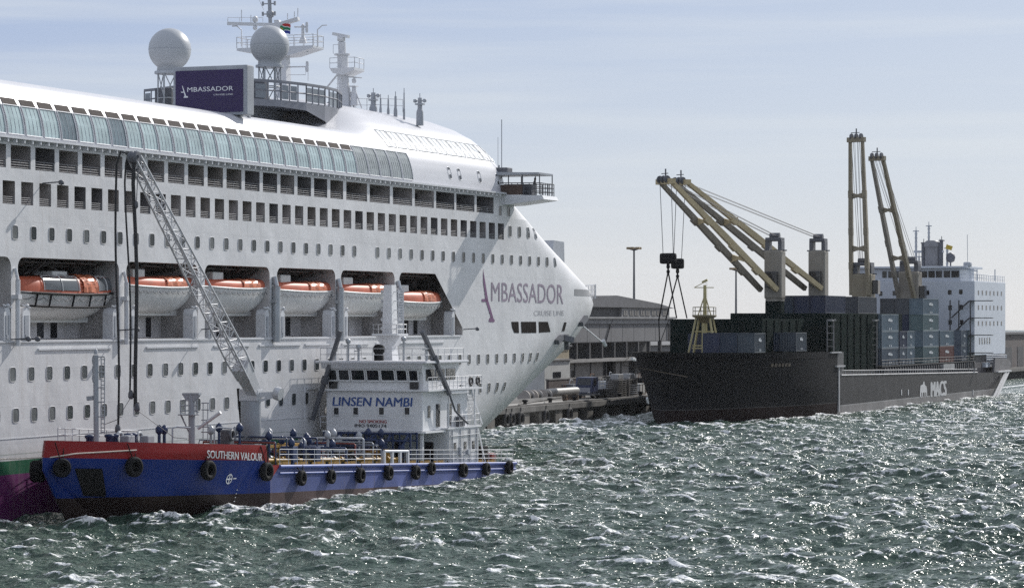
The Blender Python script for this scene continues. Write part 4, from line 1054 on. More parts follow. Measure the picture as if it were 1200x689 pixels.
q = MB(); q.text("NO SMOKING", ftxt(421, 453, 495.3, 491.6), bold=True); q.build('warning_lettering', mat("red_letters", (.3, .02, .02), .5), up_)
q = MB(); q.text("IMO 9405174", ftxt(415.5, 452.5, 500.2, 496.4), bold=True); q.build('number_lettering', mat("black_letters", (.02, .02, .025), .5), up_)
q = MB()
for s, w_, z0_, z1_ in ((47.6, .5, 5.6, 6.6), (49.4, .8, 4.75, 6.7), (52.0, .8, 4.75, 6.7), (54.2, .5, 5.6, 6.6)): q.box(s, s + w_, -10.56, -10.48, z0_, z1_)
q.build_each('side_door', DARKW, up_)
# bridge
q = MB(); q.box(46.2, 58.4, -11.2, -.9, 7.85, 7.98); q.build('bridge_deck', TW, tank)
q = MB()
q.prism([(46.1, 10.2), (46.35, 9.5), (46.6, 9.4), (46.75, 7.98), (54.5, 7.98), (54.5, 10.2)], lambda u, v, w: (u, w, v), -10.5, -1.5)
br_ = q.build('wheelhouse', TW, tank)
q = MB(); q.cham(45.7, 55.2, -11.2, -.8, 10.2, 10.42, .08); q.prism([(45.75, 10.25), (46.0, 9.75), (46.3, 9.75), (46.3, 10.25)], lambda u, v, w: (u, w, v), -10.7, -1.3); q.build('wheelhouse_roof', ROOFW, br_)
WX = [(384.5, 395), (396.6, 409.5), (411.5, 427.5), (429.5, 444.5), (446.3, 462.5), (464.5, 477), (479, 490)]
for i, (a, b) in enumerate(WX):
    q = MB(); m0, _ = MZ(b, 440, 46.4); m1, _ = MZ(a, 440, 46.4); q.prism([(46.30, 9.62), (46.55, 8.75), (46.75, 8.75), (46.7, 9.62)], lambda u, v, w: (u, w, v), m0 + .04, m1 - .04)
    o = q.build('bridge_window', DARKW, br_)
    q = MB()
    for mm in (m0, m1): q.beam((46.27, mm, 9.66), (46.53, mm, 8.7), .1, .1)
    q.beam((46.28, m0, 9.66), (46.28, m1, 9.66), .1, .1); q.beam((46.53, m0, 8.72), (46.53, m1, 8.72), .1, .1); q.build('window_frame', TW, o)
    if i in (0, 6): 
        q = MB(); q.box(46.5, 46.6, m0 + .05, m1 - .05, 8.05, 8.62); q.build('lower_window', DARKW, br_)
for s0_, s1_ in ((47.2, 49.0), (49.3, 51.2), (51.6, 53.6)):
    q = MB(); q.box(s0_, s1_, -10.56, -10.45, 8.75, 9.7); q.build('bridge_window', DARKW, br_)
q = MB(); q.rail([(46.3, -11.1, 7.98), (58.3, -11.1, 7.98), (58.3, -1, 7.98)], 1.05, .026, .9, 3); q.build('bridge_railing', RAILW, tank)
q = MB(); q.torus((55.6, -11.2, 8.55), .33, .1, (0, 1, 0), 14, 6); q.build('life_ring', mat("ring_dark", (.06, .055, .055), .5), tank)
q = MB(); q.torus((57.2, -11.2, 8.55), .33, .1, (0, 1, 0), 14, 6); q.build('life_ring', mat("ring_dark", (.06, .055, .055), .5), tank)
q = MB(); q.box(51.2, 55.0, -11.1, -10.6, 7.55, 7.8); q.tube([(50.9, -11.05, 4.62), (50.9, -11.05, 7.85)], .07, 5); q.tube([(56.8, -11.05, 4.62), (56.8, -11.05, 7.85)], .07, 5); q.build('wing_support', TW, tank)
q = MB()
for dy in (-10.9, -10.3): q.beam((56.2, dy, 7.85), (58.9, dy, 4.7), .09, .2)
for k in range(11): t = k / 10; q.box(56.1 + 2.7 * t, 56.4 + 2.7 * t, -10.9, -10.3, 7.75 - 3.1 * t, 7.8 - 3.1 * t)
q.build('stair', RAILW, tank)
q = MB()
for dy in (-10.9, -10.4): q.beam((57.9, dy, 4.5), (59.6, dy, tdeck(59)), .08, .18)
q.build('stair', RAILW, tank)
# monkey island: rail, searchlights, compass, mast
q = MB(); q.rail([(46.2, -10.9, 10.42), (46.2, -1.1, 10.42), (54.6, -1.1, 10.42), (54.6, -10.9, 10.42), (46.2, -10.9, 10.42)], 1.05, .025, 1.2, 2); q.build('roof_railing', RAILW, tank)
q = MB(); c = fp(444, 424, 48.0); q.lathe((48, c[1], 10.42), [(.42, 0), (.42, .5), (.35, .6), (.5, .75), (.5, 1.15), (.3, 1.35), (0, 1.4)], 12); q.build('compass_housing', BLACK, tank)
for px, hh in ((408, 1.5), (420, 1.0), (393, .9), (473, 1.7), (500, 1.2)):
    c = fp(px, 424, 47.0); q = MB(); q.tube([(47, c[1], 10.42), (47, c[1], 10.42 + hh)], .1, 6); q.lathe((47, c[1], 10.42 + hh), [(0, -.1), (.22, 0), (.24, .3), (0, .4)], 8); q.beam((46.8, c[1] + .3, 10.42 + hh * .8), (46.8, c[1] - .3, 10.42 + hh * .9), .08); q.build('searchlight', STEEL, tank)
mc = fp(457, 400, 51.0)[1]
def tmz(py): return MZ(457, py, 51.0)[1]
q = MB(); z0_, z1_, z2_ = 10.42, tmz(393), tmz(334)
q.loft([[(51 + dx * w, mc + dy * w, z) for dx, dy in ((-1, -.75), (1, -.75), (1, .75), (-1, .75))] for z, w in ((z0_, .75), (z0_ + .8, .6), (z1_, .55), (z1_ + .02, .62), (z2_, .5))], False)
tmast = q.build('signal_mast', TW, tank)
q = MB(); q.prism([(51 - 1.2, 0), (52.2, 0), (52.2, .15), (51 - 1.2, .15)], lambda u, v, w: (u, w, z1_ + v), mc - 1.2, mc + 1.2); q.rail([(49.9, mc - 1.1, z1_ + .15), (49.9, mc + 1.1, z1_ + .15), (52.1, mc + 1.1, z1_ + .15), (52.1, mc - 1.1, z1_ + .15), (49.9, mc - 1.1, z1_ + .15)], .8, .035, .8, 2)
q.prism([(-.6, -.9), (.6, -.9), (1.2, 0), (-1.2, 0)], lambda u, v, w: (51 + w, mc + u, z1_ + v), -.5, .5); q.build('mast_platform', TW, tmast)
q = MB(); x = mc - .95
for dy in (0, -.5): q.tube([(50.6, x + dy, z1_ + .2), (50.6, x + dy, z2_ - .3)], .05, 4)
for k in range(16): zz = z1_ + .4 + (z2_ - z1_ - .9) * k / 15; q.tube([(50.6, x, zz), (50.6, x - .5, zz)], .035, 4)
for k in range(5): zz = z1_ + .6 + k * (z2_ - z1_) / 5.5; q.tube([(51, mc - .9, zz), (51, mc + .9, zz)], .045, 4); q.lathe((51, mc + .75, zz), [(.1, -.15), (.14, 0), (.1, .15)], 6); q.lathe((51, mc - .85, zz), [(.1, -.15), (.14, 0), (.1, .15)], 6)
q.build('mast_ladder', RAILW, tmast)
# leaning dark hose booms either side
for (p0, p1) in (((366, 492), (399, 388)), ((492, 388), (519, 462))):
    a = fp(*p0, 46.0) if p0[0] < 400 else fp(*p0, 46.6); b = fp(*p1, 46.0) if p0[0] < 400 else fp(*p1, 50.0)
    if p0[0] > 400: a = (46.0, -10.7, a[2]); b = (50.5, -11.3, fp(519, 462, 50.5)[2])
    q = MB(); q.beam(a, b, .34, .3); mid = [a[i] + (b[i] - a[i]) * .45 for i in range(3)]; q.lathe(mid, [(.36, -.3), (.36, .3)], 8, Vector(b) - Vector(a))
    if p0[0] > 400: q.tube([b, (51.6, -11.35, 6.1), (53.3, -11.4, 5.3), (54.6, -11.3, 4.9)], .1, 6)
    q.build('hose_boom', DGREY, tank)
q = MB(); c = fp(571, 500, 55)
q.cham(53.6, 54.9, -10.95, -10.2, 4.65, 5.5, .05); q.build('equipment_box', DGREY, tank)
# stern gear
q = MB(); q.cham(59.5, 61.5, -9.5, -6.0, dz(60), dz(60) + 1.3, .1); q.cham(62.4, 63.6, -10.4, -8.4, dz(62), dz(62) + 1.0, .1); q.torus((60.5, -4.5, dz(60) + .7), .5, .25, (0, 1, 0), 12, 6); q.build('mooring_winch', DRED, tank)
q = MB(); q.cham(59.2, 60.4, -10.9, -9.9, dz(60), dz(60) + 1.7, .1); q.build('stern_locker', BLACK, tank)
# --- deck crane
cr_s, cr_m = 23.3, -6.0
def cpx(px, py, s=cr_s): m, z = MZ(px, py, s); return Vector((s, m, z))
q = MB(); pz = cpx(294, 470).z; q.box(cr_s - .6, cr_s + .6, cr_m - .62, cr_m + .62, dz(23), pz * .62); 
q.lathe((cr_s, cr_m, pz * .62), [(.74, 0), (.8, .1), (.8, pz * .38)], 20)
ped = q.build('crane_pedestal', GREYP, tank)
cw = mat("crane_grey", (.55, .56, .58), .38, metal=.2, var=.15)
q = MB(); q.cham(cr_s - .5, cr_s + .5, cr_m - .8, cr_m + .8, pz, pz + .95, .08); q.beam((cr_s, cr_m - .5, pz + .5), (cr_s + .5, cr_m - 2.0, pz + .55), .4); q.beam((cr_s, cr_m - .6, pz), (cr_s + .4, cr_m - 1.9, pz + .4), .35, .2); q.lathe((cr_s + .5, cr_m - 2.1, pz + .6), [(.5, -.25), (.55, 0), (.5, .25)], 12, (0, 1, .2)); q.build('slewing_head', cw, ped)
mt_ = -5.6; st_, zt2 = SZ(158, 186, mt_); tipp = Vector((st_, mt_, zt2)); base = cpx(299, 462)
# crane tip: pick the point on the view ray that lies 11 m toward the bow
q = MB(); ax = (tipp - base).normalized(); sd = Vector((0, 0, 1)).cross(ax).normalized(); upv = ax.cross(sd).normalized(); Lb_ = (tipp - base).length
def bw(t): return (.62 + .35 * min(1, t / .15) if t < .15 else .97 - .45 * (t - .15) / .85)
def bp(t, i, j): c = base + ax * (Lb_ * t); w_ = bw(t) * .62; return c + sd * (i * w_) + upv * (j * w_)
q2 = MB()
for i in (-1, 1):
    for j in (-1, 1):
        q.tube([bp(t / 12, i, j) for t in range(1, 13)], .085, 5)
K = 23
for k in range(K):
    t0, t1 = .11 + .89 * k / K, .11 + .89 * (k + 1) / K
    for (i0, j0, i1, j1) in ((-1, -1, 1, -1), (1, -1, 1, 1), (1, 1, -1, 1), (-1, 1, -1, -1)):
        a, b = bp(t0, i0, j0), bp(t1, i1, j1)
        if k % 2: a, b = bp(t0, i1, j1), bp(t1, i0, j0)
        q.tube([a, b], .042, 4); q.tube([bp(t1, i0, j0), bp(t1, i1, j1)], .035, 4)
boom = q.build('lattice_boom', cw, tank)
q = MB(); q.loft([[tuple(bp(t, i * 1.03, j * 1.03)) for i, j in ((-1, -1), (1, -1), (1, 1), (-1, 1))] for t in (0.0, .03, .07, .11, .13)], False); q.build('boom_foot', cw, boom)
q = MB(); q.lathe(tipp + ax * .1, [(.42, -.35), (.5, -.2), (.36, 0), (.5, .2), (.42, .35)], 12, sd); q.beam(tipp + ax * .2 - sd * .5, tipp + ax * .2 + sd * .5, .2); q.tube([tipp + Vector((0, -.3, 0)), tipp + Vector((-.3, -.3, -3.2))], .035, 4); q.lathe(tipp + Vector((-.3, -.3, -3.3)), [(0, -.35), (.14, -.2), (.14, .2), (0, .3)], 6); q.build('boom_head', DGREY, boom)
q = MB(); q.tube([cpx(279, 455), cpx(283, 500)], .13, 6); q.tube([cpx(288, 462), cpx(291, 440)], .15, 6); q.build('lifting_cylinder', BLACK, ped)
# foremast with ladder, second mast with platform
def fmp(px, py): m, z = MZ(px, py, -.6); return Vector((-.6, m, z))
q = MB(); q.tube([fmp(113, 517), fmp(112.3, 416)], .2, 8); q.lathe(fmp(112.3, 415), [(.15, 0), (.12, .3), (0, .4)], 8)
for dx in (118.5, 122.5): q.tube([fmp(dx, 508), fmp(dx, 419)], .04, 4)
for y in range(421, 508, 5): q.tube([fmp(118.5, y), fmp(122.5, y)], .035, 4)
for y in (418, 436, 454, 471, 488): q.tube([fmp(112.5, y), fmp(122.5, y)], .045, 4)
for y in (422, 433, 443): q.lathe(fmp(110, y), [(.1, -.3), (.17, 0), (.1, .3)], 6)
q.beam(fmp(102.5, 467), fmp(110, 466), .28, .3); q.build('foremast', GREYP, tank)
def smp(px, py): m, z = MZ(px, py, 13.2); return Vector((13.2, m, z))
q = MB(); q.tube([smp(225, 524), smp(224.5, 462)], .26, 8); q.beam(smp(215, 461.5), smp(234.5, 461.5), .45, .16); q.prism([(-.7, 0), (.7, 0), (.35, -.5), (-.35, -.5)], lambda u, v, w: (13.2 + w, smp(224.5, 462)[1] + u, smp(224.5, 462)[2] + v), -.2, .2)
q.cham(12.7, 13.7, smp(230, 480)[1], smp(212, 480)[1], smp(220, 486.5)[2], smp(220, 485)[2], .03); q.tube([smp(212, 486), smp(223, 509)], .07, 5)
for px in (211.5, 217, 231): q.tube([smp(px, 486), smp(px, 469)], .05, 4)
for y in (469, 475, 481): q.tube([smp(211.5, y), smp(231, y)], .05, 4)
for dx in (238, 243.5): q.tube([smp(dx, 517), smp(dx, 472)], .04, 4)
for y in (472, 480, 492, 500, 506): q.tube([smp(236, y), smp(245, y)], .045, 4)
q.build('mid_mast', GREYP, tank)
q = MB(); q.tube([smp(232, 502), smp(258.5, 483)], .13, 6); q.build('boom_rest', WHITE, tank)
# windlass, bollards, davit arms on the forecastle
for px, py, kk in ((128, 514, 0), (140, 514, 1), (150, 513, 0), (163, 514, 1), (105, 515, 0)):
    s, z = SZ(px, py + 4, -5); q = MB()
    if kk: q.torus((s, -5, z + .3), .4, .14, (0, 1, 0), 12, 6); q.cham(s - .5, s + .5, -6, -5.3, z - .5, z + .5, .08)
    else: q.lathe((s, -5, z - .7), [(.25, 0), (.25, 1.0), (.35, 1.1), (.35, 1.25), (0, 1.3)], 10); q.lathe((s + .7, -5, z - .7), [(.25, 0), (.25, 1.0), (.35, 1.1), (.35, 1.25), (0, 1.3)], 10)
    q.build('bollard' if not kk else 'windlass', GREYP if kk else TB, tank)
for px in (186.5, 192.5):
    s, z = SZ(px, 522, -5); q = MB(); q.tube([(s, -5, z), (s, -5, z + 1.3)], .13, 6); q.lathe((s, -5, z + 1.2), [(.1, -.4), (.28, -.2), (.28, .1), (.1, .3), (0, .35)], 8); q.build('vent_post', TB, tank)
for px in (202, 251):
    s, z = SZ(px, 522, -7); q = MB(); q.tube([(s, -7, z), (s, -7, z + 1.25), (s + .3, -7.2, z + 1.35), (s + 1.3, -7.8, z + 1.25)], .07, 5); q.build('davit_arm', GREYP, tank)
q = MB(); s, z = SZ(262, 522, -7); q.cham(s, s + .8, -7.5, -6.7, z - .4, z + 1.2, .1); q.torus((s + .2, -7.6, z + .8), .35, .12, (0, 1, 0), 12, 6); q.build('hose_reel', DGREY, tank)

# ------------------------------------------------------------------ hoses and fenders (hang from the tanker: things of their own)
HOSE = mat("hose_black", (.018, .018, .02), .55, var=.3, scale=4)
for i, (px, py, lab) in enumerate(((138, 502, 'black cargo hose hanging furthest left from the lattice boom tip'), (153.5, 462, 'shortest black cargo hose ending above the tanker rail'), (160.5, 477, 'black cargo hose hanging furthest right from the boom tip'))):
    m_, z_ = MZ(px, py, st_); t = thing('cargo_hose', lab, 'hose', (st_, m_, z_), 'hoses hanging from the boom')
    top = tipp + Vector((0, (0.25, -.15, -.5)[i] + .3, .35)); q = MB(); pts = [top, top + Vector((-.1, (.55, .3, .05)[i], .15)), top + Vector((-.15, (.85, .5, .2)[i], -.7))]
    end = Vector((st_, m_, z_)); st = pts[-1]
    for k in range(1, 13): f = k / 12; pts.append(st + (end - st) * f + Vector((0, .12 * math.sin(f * 6 + i), 0)))
    q.tube(pts, (.085, .07, .14)[i], 7); q.build('hose', HOSE, t)
    q = MB(); q.lathe(end, [(.12, .3), (.2, .1), (.22, -.2), (.1, -.35)], 8); q.build('coupling', DGREY, t)
    q = MB(); q.tube([end - Vector((0, 0, .2)), end + Vector((1.5, (2.5, 2.0, -2.2)[i], -1.6 - i * .3)), end + Vector((2, (3.2, 3.4, -3.0)[i], -2.3))], .025, 4); q.build('tag_line', DGREY, t)
def tyre(px, py, R, lab, zo=0.0, grp='tyre fenders on the tanker', out=.0):
    s, z = tpx(px, py) if px < 312 else SZ(px, py, -11.3)
    s, z = SZ(px, py, (tm(s, z) if s < BRK else -11.3) - .5)
    m0 = (tm(s, z) if s < BRK else -11.3) - .12 - R * .34
    t = thing('tyre_fender', lab, 'tyre fender', (s, m0, z), grp)
    d = Vector((tm(s + .3, z) - tm(s - .3, z), 0, 0)); sl_ = math.atan2(tm(s + .3, z) - tm(s - .3, z), .6) if s < BRK else 0.0
    ax = Vector((-math.sin(sl_), math.cos(sl_), 0))
    q = MB(); prof = []
    for i in range(13):
        a = 2 * math.pi * i / 12; prof.append((R * .72 + R * .27 * math.copysign(abs(math.cos(a)) ** .6, math.cos(a)), R * .34 * math.copysign(abs(math.sin(a)) ** .6, math.sin(a))))
    q.lathe((s, m0, z), prof, 22, ax); q.v = q.v; q.build('tyre', BLACK, t)
    q = MB()
    topz = (ttop(s) if s < BRK else tdeck(s)) - .05
    if topz - z < .4: topz = z + R + .4
    for e in (-.35, .35): q.tube([(s + e * .5, m0, z + R * .75), (s + e * 1.6, m0 + R * .34 - .02, topz)], .045, 4)
    q.build('chain', BLACK, t)
    return t
lab_side = 'black tyre fender on chains along the lit blue side of the tanker'
for px, py in ((356, 560), (391, 558.5), (425, 557), (458, 554), (490, 553.5), (508.5, 549), (545.5, 551), (572.5, 549.5)): tyre(px, py, rr.uniform(.56, .64), lab_side)
tyre(599, 547.5, .62, 'upright black tyre fender at the very stern corner of the tanker'); 
tyre(316, 552.5, .72, 'black tyre fender just below the end of the red bulwark'); tyre(248, 551, .74, 'black tyre fender on the shaded blue bow under the ship name')
tyre(163, 547, .72, 'black tyre fender on the shaded bow right of the anchor pocket'); tyre(68, 548, .66, 'black tyre fender on the bow left of the anchor pocket')
t = thing('tyre_fender', 'black fender squeezed between the tanker bow and the liner', 'tyre fender', (-3.0, -1.4, 3.4), 'tyre fenders on the tanker')
m_, z_ = MZ(44.5, 552, -3.0); q = MB(); q.lathe((-3, m_, z_), [(.35, -.75), (.55, -.6), (.6, 0), (.55, .6), (.35, .75)], 12); q.build('tyre', BLACK, t); q = MB(); q.tube([(-3, m_, z_ + .7), (-2.2, m_ - 1.6, 5.2)], .05, 4); q.build('chain', BLACK, t)
# mooring rope at the bow
t = thing('mooring_rope', 'taut pale mooring rope running from the tanker bow to the liner', 'rope', (-6, -1, 4.3))
a = tpx(159, 527.2); b = tpx(100, 531.5); q = MB(); q.tube([(a[0], tm(*a) - .12, a[1]), (b[0], tm(*b) - .25, b[1]), (-7.0, MZ(56, 535.5, -7.0)[0] - .3, MZ(56, 535.5, -7.0)[1]), (-9.5, -.05, 4.35)], .05, 5); q.build('rope', mat("rope_cream", (.6, .52, .45), .8), t)
# ================================================================== CONTAINER SHIP
KC, KB = 15.0, 12.0
def ktip(z): return 188.0 - (0 if z < 3 else ((z - 3) / 6.5) ** 1.4 * 6.5)
def km(s, z):
    tp_ = ktip(z); s0 = 233 + max(0, 4 - z) * 1.2; t = min(1, max(0, (s0 - s) / (s0 - tp_))); p = 2.0 + 0.07 * min(9.5, max(0, z))
    return KC - KB * max(0, 1 - t ** p) ** .9
KHUL = zoned("cargo_bow_shaded_paint", [(-5, (0.02, 0.0125, 0.012)), (1.75, (0.10, .098, .096)), (1.82, (0.014, 0.014, 0.0155))], streak=.12, scol=(.05, .045, .045), bump=.02, plates=(3, 2.2), seam=.2, rough=.6)  # bow copy of the hull black, darkened as the shaded taper
KHUL.node_tree.nodes['Principled BSDF'].inputs['Specular IOR Level'].default_value = 0.05
KSID = zoned("cargo_side_lit_paint", [(-5, (.22, .21, .205)), (1.2, (.34, .335, .33)), (1.32, (.032, .031, .033))], streak=.35, scol=(.17, .165, .16), bump=.06, plates=(3, 2.2), seam=.2, rough=.5, wob=.25)  # side copy of the hull black, lightened for the sun sheen
KSID.node_tree.nodes['Principled BSDF'].inputs['Specular IOR Level'].default_value = 0.12
KDK = mat("cargo_deck", (.07, .05, .045), .7, var=.3); KBLK = mat("cargo_black", (.02, .02, .022), .55, var=.3); KGRN = mat("cargo_green", (.007, .015, .0135), .8, var=.3, streak=.12, scol=(.018, .018, .016), spec=.02)
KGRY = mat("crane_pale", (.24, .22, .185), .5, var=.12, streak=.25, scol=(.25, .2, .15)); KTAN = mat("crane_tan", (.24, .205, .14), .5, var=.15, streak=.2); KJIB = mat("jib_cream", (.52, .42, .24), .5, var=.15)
cargo = thing('cargo_ship', 'black hulled cargo ship with heavy deck cranes and a blue white accommodation block', 'cargo ship', (262, KC, 0))
h = MB()
def kgrid(ss_, zlo, zhi, nv):
    for side in (0, 1):
        P = []
        for j in range(nv + 1):
            row = []
            for s in ss_:
                z1_ = zhi(s); z = zlo + (z1_ - zlo) * j / nv; ss2 = ktip(z) + (233 - ktip(z)) * (s - ss_[0]) / (233 - ss_[0]) if s < 233 else s; m = km(ss2, z); row.append((ss2, m if side == 0 else 2 * KC - m, z))
            P.append(row)
        n = len(ss_); h.add([p for r in P for p in r], [(j * n + i, j * n + i + 1, (j + 1) * n + i + 1, (j + 1) * n + i) for j in range(nv) for i in range(n - 1)], True)
def fz(s): return 9.62 - (s - 178) * .006
ks = [181.5 + 51.5 * (i / 50) ** 1.6 for i in range(51)]
kgrid(ks, -1.5, fz, 18)
h.quad((233, 3, 4.6), (233, 27, 4.6), (233, 27, fz(233)), (233, 3, fz(233)))
h.build('bow_hull', KHUL, cargo, weld=.01, sharp=.7)
def kz(s): return 5.75 - (s - 233) * .0125
h = MB(); kgrid([233, 240, 260, 280, 300, 320, 340, 350], -1.5, kz, 6)
st = [350, 352, 354, 356, 357]
for side in (3, 27): h.add([(350, side, kz(350)), (350, side, -1.5), (354, side + (.8 if side == 3 else -.8), 0.2), (358, side + (1.2 if side == 3 else -1.2), 4.3)], [(0, 1, 2, 3)])
h.quad((350, 3, -1.5), (350, 27, -1.5), (354, 26.2, .2), (354, 3.8, .2)); h.quad((354, 3.8, .2), (354, 26.2, .2), (358, 25.8, 4.3), (358, 4.2, 4.3))
h.build('side_hull', KSID, cargo, weld=.01, sharp=.6)
q = MB(); pts = [s for s in ks[3:]]; q.add([(s, km(s, fz(s)) , fz(s) - .9) for s in pts] + [(s, 2 * KC - km(s, fz(s)), fz(s) - .9) for s in pts[::-1]], [list(range(2 * len(pts)))]); q.quad((233, 3, 4.55), (357, 3.6, 4.0), (357, 26.4, 4.0), (233, 27, 4.55)); q.build('deck', KDK, cargo, flipcheck=False)
# step at the break of the forecastle, sheer rails, ledges
q = MB(); q.box(228.6, 234.3, 2.7, 3.05, 9.1, 9.28); q.box(231.5, 236.2, 2.65, 3.05, 7.0, 7.25); q.box(233.2, 233.8, 2.86, 3.02, .4, 7.0); q.build('shell_ledge', mat("ledge_grey", (.35, .35, .36), .5), cargo)
q = MB(); q.box(232.9, 236.6, 3.02, 4.0, 5.6, 9.2); q.build('break_bulkhead', mat("bulkhead_grey", (.06, .06, .063), .55, var=.3, streak=.4, scol=(.15, .14, .13)), cargo)
q = MB(); q.tube([(235, 2.95, kz(235) + .05), (330, 2.95, kz(330) + .05)], .1, 5); q.tube([(235, 3.05, kz(235) + .75), (330, 3.05, kz(330) + .65)], .06, 4)
s = 236
while s < 330: q.tube([(s, 3.05, kz(s)), (s, 3.05, kz(s) + .72)], .05, 4); s += 1.6
q.build('sheer_rail', mat("rail_grey", (.42, .42, .43), .5, var=.3), cargo)
q = MB(); q.box(238, 331, 4.4, 25.6, 4.6, 6.1); q.build('hatch_coaming', KBLK, cargo)
q = MB(); s = 264.5
while s < 331: q.prism([(3.6, 6.2), (3.75, 6.55), (4.35, 6.55), (4.35, 4.9), (3.75, 4.9), (3.6, 5.2)], lambda u, v, w: (w, u, v), s, s + .45); s += 1.7
q.build_each('coaming_stay', mat("stay_grey", (.10, .10, .105), .6, var=.3), cargo)
q = MB(); q.box(262, 331, 3.5, 4.4, 6.55, 6.68); q.rail([(262, 3.55, 6.68), (331, 3.55, 6.6)], .95, .04, 2.2, 2); q.build('catwalk', KBLK, cargo)
q = MB(); q.box(304.5, 313, 3.3, 4.1, 5.35, 6.4); q.build('winch_house', mat("winch_grey", (.3, .3, .3), .6, var=.3), cargo)
# dark green cargo blocks
q = MB(); q.cham(214, 236, 9.0, MZ(785, 380, 214)[0], 8.6, 14.1, .1); 
for s in range(216, 236, 4): q.box(s, s + .25, 8.85, 9.05, 9.0, 13.9)
for m_ in range(10, 19, 2): q.box(213.85, 214.05, m_, m_ + .25, 9.0, 13.9)
q.build('hatch_cover_stack', KGRN, cargo)
q = MB(); q.cham(237.6, 262.6, 5.2, 21, 6.1, 15.0, .1)
for s in range(239, 262, 4): q.box(s, s + .25, 5.05, 5.25, 6.3, 14.8)
q.build('hatch_cover_stack', KGRN, cargo)
q = MB()
for s0_ in (236.7, 262.9):
    for mm in (4.6, 5.6): q.tube([(s0_, mm, 5.2), (s0_, mm, 14.0)], .1, 5)
    for k in range(9): q.tube([(s0_, 4.6, 6 + k), (s0_, 5.6, 6 + k)], .06, 4)
    q.lathe((s0_, 4.4, 13.9), [(0, -.2), (.25, 0), (0, .25)], 8); q.box(s0_ - 1.6, s0_ + .5, 4.4, 5.0, 13.8, 14.0)
q.build('lashing_ladder', mat("ladder_grey", (.2, .2, .2), .6), cargo)
# bow marks, letters, emblem, anchor
def kpx(px, py, side=True):
    s, z = SZ(px, py, 3)
    for _ in range(8): s, z = SZ(px, py, km(s, z) if s < 233 else 3)
    return s, z
def kpt(s, z, o=.06): return (s, km(s, z) - o, z)
q = MB(); b0 = kpx(836, 474); 
for (p0, p1) in (((834, 472), (839, 473.5)), ((839, 473.5), (840, 466.5)), ((834, 472), (834.5, 468.5)), ((834.5, 468.5), (838, 467.5))): a = kpx(*p0); b = kpx(*p1); q.beam(kpt(*a), kpt(*b), .16, .16)
a = kpx(815, 421); q.cham(a[0], a[0] + 1.0, km(*a) - .2, km(*a) + .1, a[1] - .15, a[1] + .2, .04); a = kpx(794, 422); q.cham(a[0], a[0] + .5, km(*a) - .2, km(*a) + .1, a[1] - .15, a[1] + .2, .04)
q.build_each('bow_mark', mat("mark_white", (.55, .55, .55), .6), cargo)
q = MB(); a = kpx(914, 428); 
for k, ch in enumerate(range(6)): q.box(0, 0, 0, 0, 0, 0) if False else None
a0, az = kpx(906, 430); a1, az1 = kpx(927, 429); _, at_ = kpx(906, 426)
q.text("HR - CONSTEL", lambda u, v: kpt(a0 + (a1 - a0) * u, az + (az1 - az) * u + (at_ - az) * v), cuts=12) if False else q.text("IMO 9", lambda u, v: kpt(a0 + (a1 - a0) * u, az + (at_ - az) * v), cuts=12) if False else None
for k in range(6):
    x = a0 + (a1 - a0) * k / 6; q.add([kpt(x, az), kpt(x + (a1 - a0) / 9, az), kpt(x + (a1 - a0) / 9, at_), kpt(x, at_)], [(0, 1, 2, 3)])
q.build('faded_name', mat("faded_tan", (.11, .085, .06), .7, var=.5, scale=3), cargo, flipcheck=False)
KLT = mat("hull_letter_white", (.52, .52, .52), .6, var=.2, scale=2)
a0, za = SZ(1090.5, 465.3, 2.95); a1, zb = SZ(1109.5, 463.5, 2.95); _, zt_ = SZ(1090.5, 447.5, 2.95)
q = MB(); [q.text("MACS", lambda u, v, k=k: (a0 + (a1 - a0) * (u * .93 + k * .022), 2.95 - .004 * k, za + (zt_ - za) * v)) for k in range(4)]; q.build('name_lettering', KLT, cargo)
e0, ez0 = SZ(1078, 465.8, 2.95); e1, _ = SZ(1086.5, 465, 2.95); _, ez1 = SZ(1078, 447, 2.95)
q = MB(); P = [(0, .1), (.12, 0), (.2, 0), (.2, .3), (.3, .3), (.34, 0), (.42, 0), (.46, .3), (.62, .3), (.66, 0), (.74, 0), (.76, .3), (.86, .28), (.9, .02), (1, .02), (.98, .45), (.92, .66), (.7, .74), (.62, .96), (.5, 1), (.4, .8), (.1, .76), (.02, .5)]
q.add([(e0 + (e1 - e0) * u, 2.95, ez0 + (ez1 - ez0) * v) for u, v in P], [list(range(len(P)))]); q.build('emblem', KLT, cargo)
q = MB()
for px in (1056, 1064, 1140): s, z = SZ(px, 460, 2.93); q.box(s, s + .5, 2.9, 2.99, z - .4, z + .5)
q.build('draught_marks', KLT, cargo)
# foremast
fs_, fmm = 205.5, 15.0
def kf(px, py): m, z = MZ(px, py, fs_); return Vector((fs_, m, z))
FM = mat("foremast_cream", (.42, .37, .18), .5, var=.15, streak=.3)
q = MB(); q.tube([kf(825.5, 413), kf(825.5, 373)], .42, 8, .4); q.tube([kf(826, 373), kf(826, 334)], .3, 7, .22)
for d in (-1, 1):
    for ds in (-1.2, 1.2): q.beam(kf(825.5 + d * 15.5, 413) + Vector((ds, 0, 0)), kf(825.5 + d * 8, 372) + Vector((ds * .6, 0, 0)), .24)
for y, w_ in ((388.5, 11), (405, 14), (408, 14.5)): q.beam(kf(825.5 - w_, y), kf(825.5 + w_, y), .18)
for d in (-1, 1): q.tube([kf(825.5 + d * 8, 371), kf(826 + d * 1.5, 350)], .09, 4)
q.beam(kf(813.5, 337), kf(836.5, 337), .12); q.tube([kf(813.5, 337), kf(825, 331)], .05, 4); q.beam(kf(823, 331), kf(829, 328), .3, .3)
foremast = q.build('foremast', FM, cargo)
